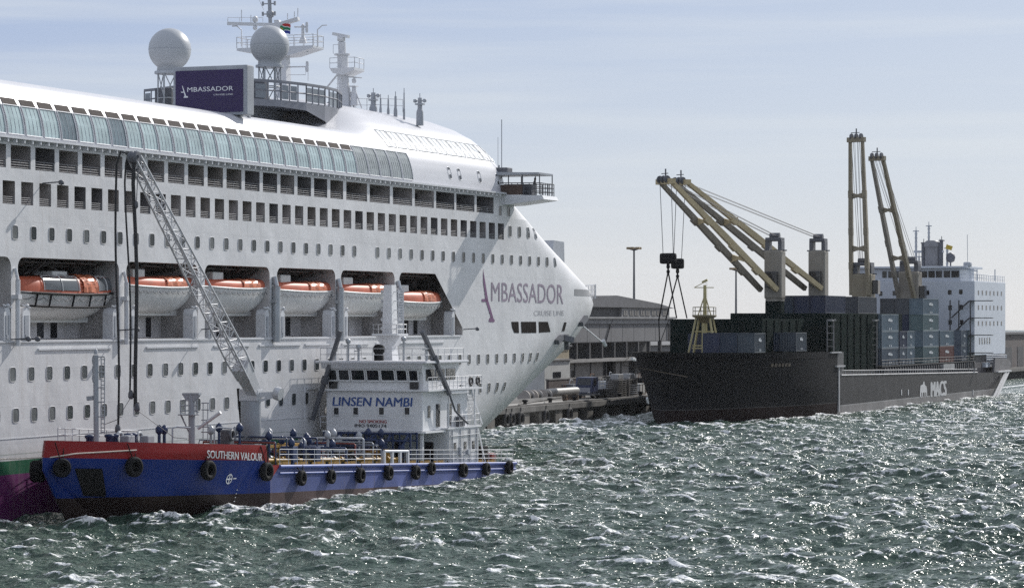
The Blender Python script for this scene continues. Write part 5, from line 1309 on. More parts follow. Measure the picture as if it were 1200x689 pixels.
q = MB(); c = kf(825.5, 370); q.lathe(c, [(.5, -1.0), (1.1, -.4), (1.7, -.15), (1.75, .12), (.4, .14)], 14); q.rail([c + Vector((1.6 * math.cos(t), 1.6 * math.sin(t), .1)) for t in [k * math.pi / 5 for k in range(11)]], 1.1, .05, 1.0, 2); q.build('crow_platform', mat("platform_tan", (.2, .17, .09), .6), foremast)
q = MB(); c = kf(829, 412); 
for k in range(34): zz = c.z + k * .3; q.tube([(fs_ - .4, c.y - .15, zz), (fs_ - .4, c.y + .25, zz)], .03, 3)
q.build('mast_ladder', FM, foremast)

a_ = kpx(822, 416); t = thing('mooring_rope', 'dark mooring rope running from the cargo ship bow down to the quay', 'rope', (a_[0], km(*a_), a_[1])); q = MB(); p0 = Vector(kpt(*a_, .1)); p2 = Vector((172, 30, 2.8))
q.tube([p0, p0 + Vector((-6, -.6, -1.2)), Vector((184, 10.5, 6.4)), p2], .05, 5); q.build('rope', mat('rope_dark', (.05, .045, .04), .9, spec=0), t)
# ------------------------------------------------------------------ deck cranes
def crane(name, s, m, zlow, ztop_, wd, tipv, low_mat, top_mat, jib_mats, gap=3.2, sections=5, label=None):
    q = MB(); q.cham(s - wd / 2, s + wd / 2, m - wd / 2, m + wd / 2, 5.0, zlow, .3); ped_ = q.build('crane_pedestal', low_mat, cargo)
    q = MB(); q.lathe((s, m, zlow - .1), [(wd * .58, 0), (wd * .58, .4)], 16); q.cham(s - wd * .5, s + wd * .5, m - wd * .55, m + wd * .55, zlow + .3, ztop_ - 1.9, .25)
    q.build('crane_tower', top_mat, ped_)
    q = MB(); z = ztop_ - 1.9
    for d in (-1, 1): q.cham(s - wd * .36, s + wd * .36, m + d * wd * .4 - wd * .12, m + d * wd * .4 + wd * .12, z - .05, z + 1.5, .08)
    q.cham(s - wd * .42, s + wd * .42, m - wd * .5, m + wd * .5, z + 1.4, z + 1.95, .1); q.lathe((s, m, z + 2.2), [(.5, -wd * .3), (.5, wd * .3)], 10, (0, 1, 0)); q.box(s - .1, s + .1, m - wd * .75, m + wd * .75, z - .1, z + .1)
    q.build('sheave_head', DGREY, ped_)
    q = MB(); q.cham(s - wd * .5 - 1.3, s - wd * .5, m - .9, m + .9, zlow + 2.0, zlow + 4.4, .12) if tipv[2] < 42 else q.cham(s - .9, s + .9, m - wd * .55 - 1.0, m - wd * .55, zlow + 1.8, zlow + 4.2, .15)
    q.build('operator_cab', DARKW, ped_)
    T = Vector(tipv); Bp = Vector((s, m, zlow + 1.6)); d = T - Bp; hd = Vector((d.x, d.y, 0)); hd = hd.normalized() if hd.length > .01 else Vector((-1, 0, 0))
    sd_ = Vector((-hd.y, hd.x, 0)); Bp = Bp + hd * (wd * .45)
    d = T - Bp
    for i, sg in enumerate((-1, 1)):
        q = MB(); off0 = sd_ * (sg * gap / 2); off1 = sd_ * (sg * gap * .36)
        q.beam(Bp + off0, Bp + d * .5 + (off0 + off1) / 2, .6, .75, w2=.65, h2=.95); q.beam(Bp + d * .5 + (off0 + off1) / 2, T + off1, .65, .95, w2=.5, h2=.6)
        for f in (.2, .42, .66): 
            c = Bp + d * f + off0 + (off1 - off0) * f; q.beam(c - d.normalized() * .6 - Vector((0, 0, .25)), c + d.normalized() * .6 - Vector((0, 0, .25)), .72, .9)
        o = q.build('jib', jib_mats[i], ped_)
    for f in (.3, .64): 
        q = MB(); a = Bp + d * f + sd_ * gap * .48; b = Bp + d * f - sd_ * gap * .48; c = (a + b) / 2
        q.beam(a, c, .3, 1.3, w2=.3, h2=.5); q.beam(c, b, .3, .5, w2=.3, h2=1.3); q.build('cross_beam', jib_mats[1], ped_)
    q = MB()
    q.beam(T + sd_ * gap * .5, T - sd_ * gap * .5, .9, .8); q.build('end_beam', jib_mats[1], ped_)
    q = MB(); 
    for e in (-.9, 0, .9): q.lathe(T + d.normalized() * .5 + sd_ * e, [(.55, -.16), (.6, 0), (.55, .16)], 10, sd_)
    q.tube([T + Vector((0, 0, .2)), T + Vector((0, 0, 1.9))], .12, 5); q.beam(T + Vector((0, 0, 1.2)) - sd_, T + Vector((0, 0, 1.2)) + sd_ * .6, .12); q.build('jib_head', DGREY, ped_)
    q = MB(); tw = Vector((s, m, ztop_ + .2))
    for e in (-1.0, -.6, .6, 1.0): q.tube([tw + sd_ * e * wd * .3, T + sd_ * e * gap * .3], .045, 3)
    if tipv[2] > 40:
        for e in (-.3, .3, .15): q.tube([tw + sd_ * e + hd * .8, T + sd_ * e], .04, 3)
    q.build('luffing_wire', mat("wire_grey", (.12, .12, .12), .6), ped_)
    return T
def tipat(px, py, m): s, z = SZ(px, py, m); return (s, m, z)
z1 = SZ(908, 410 - 58, 15)[1]
T1 = crane('a', 241.2, 15, 16.9, SZ(908, 279, 15)[1], 2.5, tipat(780, 213, 27.0), KGRN, KGRY, (mat("jib_shade", (.20, .18, .14), .5, var=.15), KJIB), gap=3.9)  # near beams of both jibs take a painted shaded copy of the cream
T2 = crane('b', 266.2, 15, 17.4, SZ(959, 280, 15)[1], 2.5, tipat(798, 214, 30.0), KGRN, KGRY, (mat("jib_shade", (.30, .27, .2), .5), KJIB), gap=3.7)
crane('c', 295.2, 15, SZ(1012, 357, 15)[1], SZ(1012, 308, 15)[1], 3.1, (295.6, 14.8, SZ(1012, 164, 15)[1]) if False else (292.6, 15.6, SZ(1012, 165, 15)[1]), KGRN, KTAN, (KTAN, KTAN), gap=3.2)
crane('d', 326.5, 14.4, SZ(1063, 362, 15)[1], SZ(1063, 306, 15)[1], 3.3, tipat(1028, 186, 17.0), KGRN, KGRY, (KGRY, KTAN), gap=3.0)
# hook blocks (hang on wires: things of their own)
for T, pxb, pyb, R, lab in ((T1, 783, 303, 1.0, 'wide dark hook block hanging left, with two slings'), (T2, 794, 309, .8, 'narrow dark hook block hanging right, with two crossing slings')):
    c = Vector((T.x, *MZ(pxb, pyb, T.x))); t = thing('hook_block', lab, 'hook block', (c.x, c.y, c.z), 'hook blocks on the ship cranes')
    q = MB(); q.cham(c.x - .55, c.x + .55, c.y - R * 1.25, c.y + R * 1.25, c.z - .8, c.z + .8, .35); q.lathe(c - Vector((0, 0, 1.5)), [(.15, 1.0), (.25, .6), (.3, .2), (.12, -.1), (.3, -.4), (.2, -.7), (0, -.75)], 8); q.build('block', BLACK, t)
    q = MB()
    for e in (-.8, .8): q.tube([c + Vector((0, e * R, .7)), T + Vector((0, e * R * 1.1, -.2))], .05, 4)
    q.build('hoist_wire', mat("wire_grey", (.12, .12, .12), .6), t)
    q = MB(); b = c - Vector((0, 0, 1.9))
    ends = ((772, 375), (793, 373)) if R > .9 else ((780, 375), (805, 373))
    for ex, ey in ends:
        e = Vector((c.x, *MZ(ex, ey, c.x))); q.tube([b, e], .11, 5)
        if ex in (772,): q.tube([e, Vector((c.x, *MZ(773, 403, c.x)))], .09, 5); q.tube([Vector((c.x, *MZ(773, 403, c.x))), Vector((c.x, *MZ(784, 374, c.x)))], .06, 4)
    q.build('sling', BLACK, t)

# ------------------------------------------------------------------ accommodation block
KSU = mat("block_white", (.56, .60, .66), .45, var=.06, scale=.25, streak=.15, scol=(.4, .36, .32))
q = MB(); q.cham(332.5, 360, 4.0, 26.5, 7.6, 21.1, .12); acc = q.build('accommodation', KSU, cargo)
q = MB(); q.box(334, 357.5, 4.6, 26, 4.1, 7.6); q.build('poop_house', mat("poop_dark", (.06, .055, .06), .6, var=.3), cargo)
q = MB()
for s in (342, 345.5, 349, 352.5, 356): q.box(s, s + 1.8, 3.92, 4.7, 5.3, 6.2)
q.rail([(341, 3.6, 6.4), (359, 3.6, 6.3)], 1.1, .06, 1.2, 3); q.build('poop_rail', KSU, cargo)
q = MB(); q.prism([(330, kz(330)), (331, 7.9), (352, 7.2), (359, 5.2), (358, 4.2)], lambda u, v, w: (u, w, v), 3.03, 3.3) if False else q.prism([(344.5, 4.3), (345.5, 7.0), (357.5, 6.7), (360, 5.8), (358, 4.3)], lambda u, v, w: (u, w, v), 2.9, 3.25); q.build('poop_bulwark', mat("poop_grey", (.13, .125, .13), .55, var=.2, streak=.3), cargo)
q = MB(); m0 = MZ(1125, 330, 333)[0]; q.cham(333, 345, m0, 26.2, 21.1, 23.4, .1); brg = q.build('navigation_bridge', KSU, cargo)
q = MB(); q.cham(332.4, 346, MZ(1133, 318, 332.4)[0], 26.6, 23.4, 23.8, .08); q.build('bridge_roof', KSU, brg)
for a, b in ((1070.5, 1078), (1079, 1086.5), (1088, 1095.5), (1097, 1104), (1106, 1113.5), (1115, 1124), (1041, 1045.5), (1048, 1053), (1056, 1061), (1034, 1039)):
    q = MB(); q.box(332.93, 333.02, MZ(b, 325, 333)[0], MZ(a, 325, 333)[0], 21.75, 22.95); q.build('bridge_window', DARKW, brg)
q = MB(); m1 = MZ(1167, 318, 336)[0]; q.beam((336, m0, 23.45), (336, 4.2, 22.9), .3, .25)
for px in (1137, 1145, 1166): m_ = MZ(px, 320, 336)[0]; q.tube([(336, m_, 21.1), (336, m_, 23.2)], .1, 5)
q.rail([(333, m0, 21.1), (333, 4.2, 21.1), (359.8, 4.2, 21.1)], 1.2, .05, 1.5, 2); q.build('wing_frame', KSU, cargo)
for px, py in [(1048, 343.5), (1075, 343.5), (1087, 343), (1113, 342.5), (1126, 342), (1150.5, 341), (1113.5, 360.5), (1126.5, 360), (1113.5, 377.5), (1127, 377.5), (1032, 344), (1018, 344)]:
    if px > 1142: continue
    m_, z_ = MZ(px, py, 332.5); q = MB(); q.cham(332.42, 332.56, m_ - .32, m_ + .32, z_ - .42, z_ + .42, .08); q.build('front_window', DARKW, acc)
for row in (19.0, 16.3, 13.4, 10.2):
    for k in range(7 if row > 11 else 5): 
        s = 335.5 + k * (3.4 if row > 11 else 2.2) + (1 if row < 11 else 0); q = MB(); hh = .42 if row > 11 else .6; q.cham(s, s + .75, 3.93, 4.06, row - hh, row + hh, .06); q.build('side_window', DARKW, acc)
q = MB(); 
for z in (8, 11.2, 14.3, 17.4): q.box(331.2, 332.5, MZ(1148, 400, 332)[0] - 2.4, MZ(1148, 400, 332)[0] + 1.8, z, z + .15)
for mm in (4.5, 6.6, 8.2): q.tube([(331.3, mm, 4.6), (331.3, mm, 17.6)], .12, 5)
for z0_, z1_ in ((8.1, 11.2), (11.3, 14.3), (14.4, 17.4)): q.beam((331.5, 8.0, z0_), (331.5, 4.8, z1_), .15, .25)
q.build('outside_stair', KBLK, cargo)
# funnel, masts and aerials behind the bridge
def kb(px, py, s=347.0): m, z = MZ(px, py, s); return Vector((s, m, z))
PALE = mat("mast_pale", (.42, .44, .47), .5, var=.15)
q = MB(); q.tube([kb(1092, 318), kb(1092, 287)], 1.35, 12); q.lathe(kb(1092, 287), [(1.5, -.4), (1.5, .4), (1.0, .8)], 12); q.build('funnel', mat("funnel_grey", (.2, .2, .21), .5, var=.2), cargo)
for pts, r in (((1073.5, 318, 270), .22), ((1082.5, 318, 284), .45), ((1101.5, 318, 284), .5), ((1103.5, 318, 281), .3), ((1088.5, 290, 264), .2), ((1110, 318, 290), .2), ((1077, 318, 300), .15)):
    q = MB(); px, y0, y1 = pts; q.tube([kb(px, y0), kb(px, y1)], r, 7); q.beam(kb(px - 3.5, y1 + 1), kb(px + 3.5, y1 + 1), .18); q.tube([kb(px, y1), kb(px, y1 - 4)], .07, 4)
    for k in range(4): yy = y1 + 4 + k * 5; q.beam(kb(px - 1.8, yy), kb(px + 1.8, yy), .1)
    q.build('aerial_mast', PALE if r < .3 else DGREY, cargo)
q = MB(); q.beam(kb(1071, 295), kb(1106, 295), .5, .4); q.build('aerial_yard', PALE, cargo)
q = MB(); q.lathe(kb(1114, 302), [(0, -1.0), (.7, -.7), (.9, 0), (.7, .7), (0, 1.0)], 10); q.tube([kb(1114, 318), kb(1114, 306)], .15, 5); q.build('dome_aerial', DGREY, cargo)
q = MB(); q.beam(kb(1109, 289), kb(1115.5, 291), .6, .8); q.build('lamp_housing', mat("lamp_yellow", (.45, .32, .02), .5), cargo)
q = MB(); q.tube([kb(1134, 316, 334), kb(1133.5, 275, 334)], .05, 4); q.cham(333.6, 335, kb(1138, 310, 334).y, kb(1129, 310, 334).y, kb(1133, 313, 334).z, kb(1133, 307, 334).z, .3); q.build('whip_aerial', PALE, cargo)
q = MB()
for d in (0, .9): q.beam((354.5 + d * 2.6, 2.7, 4.4), (336.0 + d * 3.2, 1.3, -.3), .3, .42)
q.box(346, 358, 2.4, 3.0, 4.3, 4.55); q.build('accommodation_ladder', mat("ladder_white", (.6, .6, .6), .5), cargo)

# ------------------------------------------------------------------ containers (each one a thing)
CC = {'muted blue': (.042, .058, .075), 'grey blue': (.12, .165, .20), 'dark grey': (.07, .075, .085), 'navy': (.016, .025, .06), 'maroon': (.10, .03, .03), 'rust red': (.16, .06, .045), 'dark blue': (.015, .03, .055), 'slate blue': (.075, .10, .13), 'teal grey': (.10, .15, .155), 'dull green': (.035, .055, .05)}
CW, CH = 2.44, 2.74
CPROTO = {}
def container(s0, s1, m0, z0, colr, label, mark=True):
    key = (round(s1 - s0, 2), colr, mark)
    t = thing('shipping_container', label, 'container', ((s0 + s1) / 2, m0 + CW / 2, z0), 'containers on the cargo ship')
    if key in CPROTO:
        for ch in CPROTO[key].children: copy_tree(ch, t)
        return t
    cm_ = mat("container_" + colr.replace(' ', '_'), CC[colr], .5, var=.22, scale=.6, streak=.3, scol=(.10, .07, .06)); z1_ = z0 + CH - .03
    q = MB(); n = int((s1 - s0) / .36) * 2; pts = []
    for side in (m0 + .05, m0 + CW - .05):
        sg = 1 if side < m0 + 1 else -1; P = []
        for i in range(n + 1): P.append((s0 + .1 + (s1 - s0 - .2) * i / n, side + sg * (.05 if (i // 1) % 2 else 0)))
        for i in range(n): q.quad((*P[i], z0 + .12), (*P[i + 1], z0 + .12), (*P[i + 1], z1_ - .1), (*P[i], z1_ - .1))
    q.quad((s0 + .06, m0 + .06, z1_ - .04), (s1 - .06, m0 + .06, z1_ - .04), (s1 - .06, m0 + CW - .06, z1_ - .04), (s0 + .06, m0 + CW - .06, z1_ - .04))
    for e in (s0 + .05, s1 - .05):
        n2 = 12; P = [(e + (.035 if i % 2 else 0) * (1 if e < (s0 + s1) / 2 else -1), m0 + .1 + (CW - .2) * i / n2) for i in range(n2 + 1)]
        for i in range(n2): q.quad((*P[i], z0 + .12), (*P[i + 1], z0 + .12), (*P[i + 1], z1_ - .1), (*P[i], z1_ - .1))
    q.build('panel_shell', cm_, t, flipcheck=False)
    q = MB(); f = .13
    for x in (s0, s1 - f):
        for y in (m0, m0 + CW - f): q.box(x, x + f, y, y + f, z0, z1_)
        q.box(x + .002, x + f - .002, m0 + f, m0 + CW - f, z0 + .002, z0 + .15); q.box(x + .002, x + f - .002, m0 + f, m0 + CW - f, z1_ - .12, z1_ - .002)
    for y in (m0, m0 + CW - f): q.box(s0 + f, s1 - f, y + .002, y + f - .002, z0 + .003, z0 + .15); q.box(s0 + f, s1 - f, y + .002, y + f - .002, z1_ - .12, z1_ - .003)
    q.build('corner_frame', cm_, t)
    if mark:
        q = MB(); L_ = s1 - s0; c = (s0 + s1) / 2; zz = z0 + CH * .62; K_ = L_ / 6
        q.box(c - .75 * K_, c - .1 * K_, m0 - .012, m0 + .04, zz - .12, zz + .22); q.box(c - .02 * K_, c + .75 * K_, m0 - .012, m0 + .04, zz - .2, zz + .12); q.box(c - .5 * K_, c + .4 * K_, m0 - .014, m0 + .04, zz + .2, zz + .3); q.build('marking', mat("container_white", (.45, .48, .5), .6, var=.4, scale=3), t)
        q = MB()
        for d in (-.32, .32): q.box(c + d * K_ - .13 * K_, c + d * K_ + .13 * K_, m0 - .012, m0 + .04, z0 + .22, z0 + .5)
        q.build_each('warning_plate', mat("container_white", (.45, .48, .5), .6), t)
    CPROTO[key] = t
    return t
zb = 6.72
def stack(px0, px1, m0, cols, base, where, mark=True, wide=1, incols=None):
    s0, s1 = SX(px0, m0), SX(px1, m0); n = len(cols)
    nm = ['lowest', 'second lowest', 'third', 'topmost'] if n == 4 else (['lowest', 'middle', 'topmost'] if n == 3 else (['lower', 'upper'] if n == 2 else ['']))
    for i, c in enumerate(cols):
        container(s0, s1, m0, base + i * CH, c, ('%s %s container %s' % (nm[i], c, where)).strip(), mark)
    if incols:
        for i, c in enumerate(incols): container(s0, s1, m0 + CW + .08, base + i * CH, c, ('%s %s container hidden behind the row %s' % (nm[i], c, where)).strip(), False)
stack(1033.5, 1053, 4.9, ['slate blue', 'grey blue', 'grey blue'], zb, 'standing against the dark green block')
stack(1054.5, 1063, 4.9, ['slate blue', 'navy'], zb, 'in the two high short stack, bow end'); stack(1063.4, 1072, 4.9, ['grey blue', 'grey blue'], zb, 'in the two high short stack, stern end')
stack(1082, 1100, 4.9, ['teal grey', 'grey blue', 'teal grey', 'grey blue'], zb, 'in the tallest stack, outboard column', incols=None)
s0, s1 = SX(1082, 4.9), SX(1100, 4.9)
for j, colr in enumerate((['dark grey', 'navy', 'navy', 'dark grey'], ['maroon', 'maroon', 'maroon', 'dark grey'])):
    for i, c in enumerate(colr): container(s0, s1, 4.9 + (j + 1) * 2.52, zb + i * CH, c, '%s %s container in the tallest stack, %s column' % (('lowest', 'second lowest', 'third', 'topmost')[i], c, ('middle', 'inboard')[j]), False)
stack(1101.8, 1118, 4.9, ['rust red', 'grey blue'], zb, 'just aft of the tallest stack')
stack(1126.5, 1134, 4.9, ['slate blue', 'slate blue'], zb, 'of the sternmost stack, bow side'); stack(1134.4, 1142, 4.9, ['teal grey', 'teal grey'], zb, 'of the sternmost stack, stern side')
stack(1126.5, 1142, 7.42, ['dull green', 'dark grey'], zb, 'in the sternmost stack, inboard column', False)
for k, (a, b) in enumerate(((884.5, 897), (933, 945.5))):
    w = 'on the forecastle, ' + ('left group' if k == 0 else 'right group')
    s0, s1 = SX(a, 5.6), SX(b, 5.6)
    container(s0, s1, 5.6, 9.45, 'muted blue', 'muted blue container with a lit side ' + w)
    for j, c in enumerate(('dark blue', 'navy') if k == 0 else ('dark blue',)): container(s0, s1, 5.6 + 2.52 * (j + 1), 9.45, c, '%s container end ' % c + ('next to the lit one ' if j == 0 else 'furthest inboard ') + w, False)
for j, c in enumerate(('dark blue', 'dark blue', 'navy')): container(207.3, 213.4, 10.4 + j * 2.55, 9.3, c, '%s container beside the cream foremast, %s' % (c, ('right of it', 'behind it', 'left of it')[j]), False)
for j, c in enumerate(('navy', 'navy', 'dark blue')): container(247, 259, 8.6 + j * 2.55, 15.02, c, '%s container on top of the dark green block, %s' % (c, ('outboard', 'middle', 'inboard')[j]), False)
container(268, 280, 11.5, 15.02, 'slate blue', 'slate blue container behind the green block beside the second crane', False); container(268, 280, 8.9, 15.02, 'dark grey', 'dark grey container on the green block edge beside the upright crane', False)
q = MB(); q.cham(263.4, 284, 5.6, 20, 6.1, 15.0, .1); q.build('hatch_cover_stack', KGRN, cargo)
# ================================================================== QUAY, BUILDINGS, WATER
QM, QZ = 30.0, 2.5
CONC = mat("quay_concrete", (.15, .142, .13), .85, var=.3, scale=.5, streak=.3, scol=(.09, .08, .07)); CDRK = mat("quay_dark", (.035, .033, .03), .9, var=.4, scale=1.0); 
q = MB(); q.box(60, 900, QM + 1.2, 900, -3, QZ); q.build('quay_ground', CONC, origin=(0, 0, 0)); g_ = bpy.data.objects['quay_ground']; g_.location = W(0, 0, 0); g_.rotation_euler = (0, 0, PHI); g_['kind'] = 'structure'
quay = thing('quay_wall', 'concrete quay wall with dark arches and fender piers between the two big ships', 'quay', (160, QM, 0))
q = MB(); q.cham(60, 700, QM - .5, QM + 1.4, QZ - .75, QZ + .06, .08); q.cham(60, 700, QM - .2, QM + .3, QZ + .05, QZ + .28, .05); q.build('coping', CONC, quay)
q = MB(); s = 62
while s < 420: q.cham(s - .5, s + 2.2, QM - .25, QM + 1.4, -2, QZ - .72, .08); q.prism([(-1.3, 0), (2.8, 0), (1.7, -.9), (-.2, -.9)], lambda u, v, w: (s + u, w, QZ - .76 + v), QM + .1, QM + 1.2); s += 6.2
q.build('fender_pier', mat("pier_concrete", (.13, .12, .105), .85, var=.35, streak=.5, scol=(.04, .035, .03)), quay)
q = MB(); q.quad((60, QM + 1.18, -2), (700, QM + 1.18, -2), (700, QM + 1.18, QZ), (60, QM + 1.18, QZ)); q.build('arch_shadow_wall', CDRK, quay)  # dark sheet behind the piers, coloured as the shade in the arches
for px in (611, 640.5, 668, 600.5, 594):
    s, z = SZ(px, 489, QM - .6); t = thing('quay_tyre', 'worn tyre hanging on the quay wall just above the water', 'tyre fender', (s, QM - .6, 1.0), 'tyres on the quay wall')
    q = MB(); q.torus((s, QM - .55, 1.0), .75, .24, (0, 1, 0), 20, 8); q.build('tyre', mat("old_tyre", (.035, .034, .034), .8, var=.3), t); q = MB(); q.tube([(s, QM - .5, 1.8), (s, QM - .55, QZ)], .05, 4); q.build('chain', BLACK, t)

# --- warehouse
WG = mat("warehouse_grey", (.17, .17, .175), .7, var=.15, scale=.2, streak=.3, scol=(.09, .09, .09)); WD = mat("warehouse_dark", (.055, .055, .058), .7, var=.3); WC = mat("warehouse_concrete", (.19, .18, .17), .8, var=.25, streak=.4, scol=(.08, .075, .07)); WR = mat("warehouse_roof", (.11, .11, .115), .7, var=.2)
WM = 62.0
def ws(px): return SX(px, WM)
wh = thing('warehouse', 'long grey dockside warehouse with a dark open gallery and a smaller block on its roof', 'warehouse', (275, WM, QZ))
sL, sR = ws(628), ws(787); zt_ = SZ(720, 373.5, WM)[1]; zg1 = SZ(720, 401, WM)[1]; zg0 = SZ(720, 419.5, WM)[1]
q = MB(); q.cham(sL, sR, WM, WM + 40, zg1, zt_, .15); q.box(sL, sR, WM + 5, WM + 40, QZ, zg1); q.build('upper_wall', WG, wh)
q = MB(); q.box(sL - 1, sR + .6, WM - .7, WM + 41, zt_, zt_ + .35); q.box(sL, sR, WM - .3, WM, zt_ - .9, zt_); q.build('parapet', mat("parapet_grey", (.24, .24, .24), .7, var=.2), wh)
q = MB(); s = sL
for i in range(60):
    if s > sR - 2: break
    q.box(s, s + .12, WM - .02, WM, zg1, zt_ - .9); s += 6.2
q.build('wall_seam', WD, wh)
q = MB(); q.box(sL, sR, WM + 4.9, WM + 5, zg0, zg1)
q.build('gallery_back', WD, wh)
q = MB(); s = sL; 
while s < sR: q.box(s, s + .6, WM, WM + .6, zg0, zg1); s += 6.5
q.build_each('gallery_post', WD, wh)
q = MB(); q.box(sL - 1, sR, WM - 1.2, WM + 5, zg0 - .5, zg0); q.build('gallery_slab', mat("slab_grey", (.28, .27, .26), .7, var=.2), wh)
zl0 = QZ
q = MB(); cuts = [(ws(669), ws(674), QZ, 5.3), (ws(706), ws(721), 4.2, 7.3), (ws(736), ws(752), 4.2, 7.3)]
cur = sL
for a, b, z0_, z1_ in cuts:
    q.box(cur, a, WM - .1, WM + .5, QZ, zg0 - .5); q.box(a, b, WM - .1, WM + .5, QZ, z0_) if z0_ > QZ + .1 else None; q.box(a, b, WM - .1, WM + .5, z1_, zg0 - .5)
    cur = b
q.box(cur, sR, WM - .1, WM + .5, QZ, zg0 - .5); q.build('lower_wall', WC, wh)
for a, b, z0_, z1_ in cuts:
    q = MB(); q.box(a, b, WM + 1.5, WM + 1.6, z0_, z1_); q.prism([(a + 1, z1_ - 1.0), (a + (b - a) * .35, z1_), (a, z1_)], lambda u, v, w: (u, w, v), WM, WM + .1); q.build('loading_opening', WD, wh)
q = MB(); s = sL + 2
while s < sR: q.box(s, s + .3, WM - .25, WM - .1, QZ, zg0 - .5); s += 8
q.build('down_pipe', WD, wh)
# roof block
RM = WM + 9; rs0, rs1 = SX(728.5, RM), SX(784.5, RM); rl0 = SX(690, RM); zr0 = zt_ + .3; zr1 = SZ(750, 361, RM)[1]
q = MB(); q.box(rs0, rs1, RM, RM + 25, zr0, zr1); q.build('roof_block', mat("roof_block_wall", (.25, .245, .24), .7, var=.2, streak=.3, scol=(.1, .1, .1)), wh)
q = MB(); q.prism([(rs0 - .02, zr0), (rl0, zr0), (rl0, zr1 + .1), (rs0 - .02, zr1 + .3)], lambda u, v, w: (u, w, v), RM + .6, RM + 24); q.build('roof_shed', WD, wh)
q = MB(); q.prism([(rl0 - 2, zr1 + .1), (rs1 + 1.5, zr1), (rs1 - 8, zr1 + .9), (rl0 + 14, zr1 + 2.3), (rl0, zr1 + 2.0)], lambda u, v, w: (u, w, v), RM - .6, RM + 26); q.build('pitched_roof', WR, wh)
for px in (733, 740, 746, 753, 759, 766, 772, 779):
    s = SX(px, RM); 
    q = MB(); q.box(s - 1.1, s + 1.1, RM - .06, RM + .02, zr0 + (zr1 - zr0) * .25, zr0 + (zr1 - zr0) * .72); o = q.build('roof_window', DARKW, wh); q = MB(); q.box(s - .1, s + .1, RM - .1, RM - .06, zr0 + (zr1 - zr0) * .25, zr0 + (zr1 - zr0) * .72); q.box(s - 1.25, s + 1.25, RM - .15, RM - .03, zr0 + (zr1 - zr0) * .18, zr0 + (zr1 - zr0) * .24); q.build('sill', WC, o)
q = MB()
for a, b in (((655, 396), (655, 376)), ((718, 372), (710, 400)), ((784, 372), (784, 400))): 
    p = SZ(*a, WM - .2); r = SZ(*b, WM - .2); q.tube([(p[0], WM - .2, p[1]), (r[0], WM - .2, r[1])], .14, 5)
q.build('wall_pipe', WD, wh)
# white office and yellowish annex
OM = 46.0
t = thing('office_hut', 'low white flat roofed hut under the liner bow', 'hut', (SX(652, OM), OM, QZ), None)
s0, s1 = SX(638, OM), SX(668, OM); z1_ = SZ(655, 422.5, OM)[1]
q = MB(); q.cham(s0, s1, OM, OM + 6, QZ, z1_, .06); q.build('wall', mat("office_white", (.5, .5, .48), .6, var=.12, streak=.25, scol=(.3, .28, .25)), t)
q = MB(); q.box(s0 - .3, s1 + .3, OM - .3, OM + 6.3, z1_, z1_ + .25); q.build('roof', WC, t)
q = MB(); q.box(SX(648, OM), SX(657, OM), OM - .06, OM, z1_ - 2.6, z1_ - 1.7); q.build('window', DARKW, t); q = MB(); q.box(SX(661, OM), SX(665, OM), OM - .06, OM, QZ + .1, QZ + 2.2); q.build('door', WD, t)
OM2 = 53.0; t = thing('annex_building', 'pale yellowish annex standing behind the white hut', 'building', (SX(650, OM2), OM2, QZ))
q = MB(); z2_ = SZ(655, 406.5, OM2)[1]; q.cham(SX(622, OM2), SX(667, OM2), OM2, OM2 + 8, QZ, z2_, .08); q.build('wall', mat("annex_yellow", (.34, .29, .20), .7, var=.15, streak=.25), t)
q = MB(); q.box(SX(621, OM2), SX(668, OM2), OM2 - .4, OM2 + 8.4, z2_, z2_ + .3); q.build('roof', WR, t)
# right end building, a further shed, and low harbour land
t = thing('harbour_shed', 'dark brown flat roofed shed beyond the stern of the cargo ship', 'shed', (455, 34, QZ))
q = MB(); q.box(425, 560, 33, 70, QZ, 10.6); q.build('wall', mat("shed_brown", (.10, .085, .08), .75, var=.25, streak=.3), t); q = MB(); q.box(424, 561, 32.4, 70.6, 10.6, 11.1); q.build('roof', WR, t)
q = MB(); 
for k in range(8): q.box(432 + k * 14, 439 + k * 14, 32.9, 33.05, QZ + .1, QZ + 5)
q.build('shed_door', WD, t)
t = thing('transit_shed', 'low grey transit shed behind the cargo ship', 'shed', (345, 70, QZ)); q = MB(); q.box(300, 560, 75, 110, QZ, 9.0); q.build('wall', WG, t); q = MB(); q.prism([(74, 9.0), (111, 9.0), (92.5, 11.0)], lambda u, v, w: (w, u, v), 299, 561); q.build('roof', WR, t)

# --- light masts
def lightmast(px, ptop, pbase, m, lab):
    s, zt2 = SZ(px, ptop, m); t = thing('light_mast', lab, 'light mast', (s, m, QZ), 'harbour light masts')
    q = MB(); q.tube([(s, m, QZ), (s, m, zt2)], .38, 10, .2); q.build('pole', mat("mast_steel", (.16, .16, .16), .5, var=.2), t)
    q = MB(); q.lathe((s, m, zt2 - .3), [(.3, -.2), (1.0, 0), (1.0, .2), (.3, .35)], 12); q.build('head_frame', DGREY, t)
    for k in range(6):
        a = k * math.pi / 3; q = MB(); c = (s + 1.2 * math.cos(a), m + 1.2 * math.sin(a), zt2); q.cham(c[0] - .4, c[0] + .4, c[1] - .4, c[1] + .4, c[2] - .25, c[2] + .25, .08); q.build('floodlight', mat("flood_tan", (.30, .22, .12), .5, var=.2), t)
    q = MB(); q.cham(s - .7, s + .7, m - .7, m + .7, QZ, QZ + .5, .06); q.build('footing', CONC, t)
lightmast(743, 291, 355, 95, 'tall light mast rising behind the warehouse roof block'); lightmast(862.5, 315, 375, 95, 'tall light mast between the foremast and the first crane')

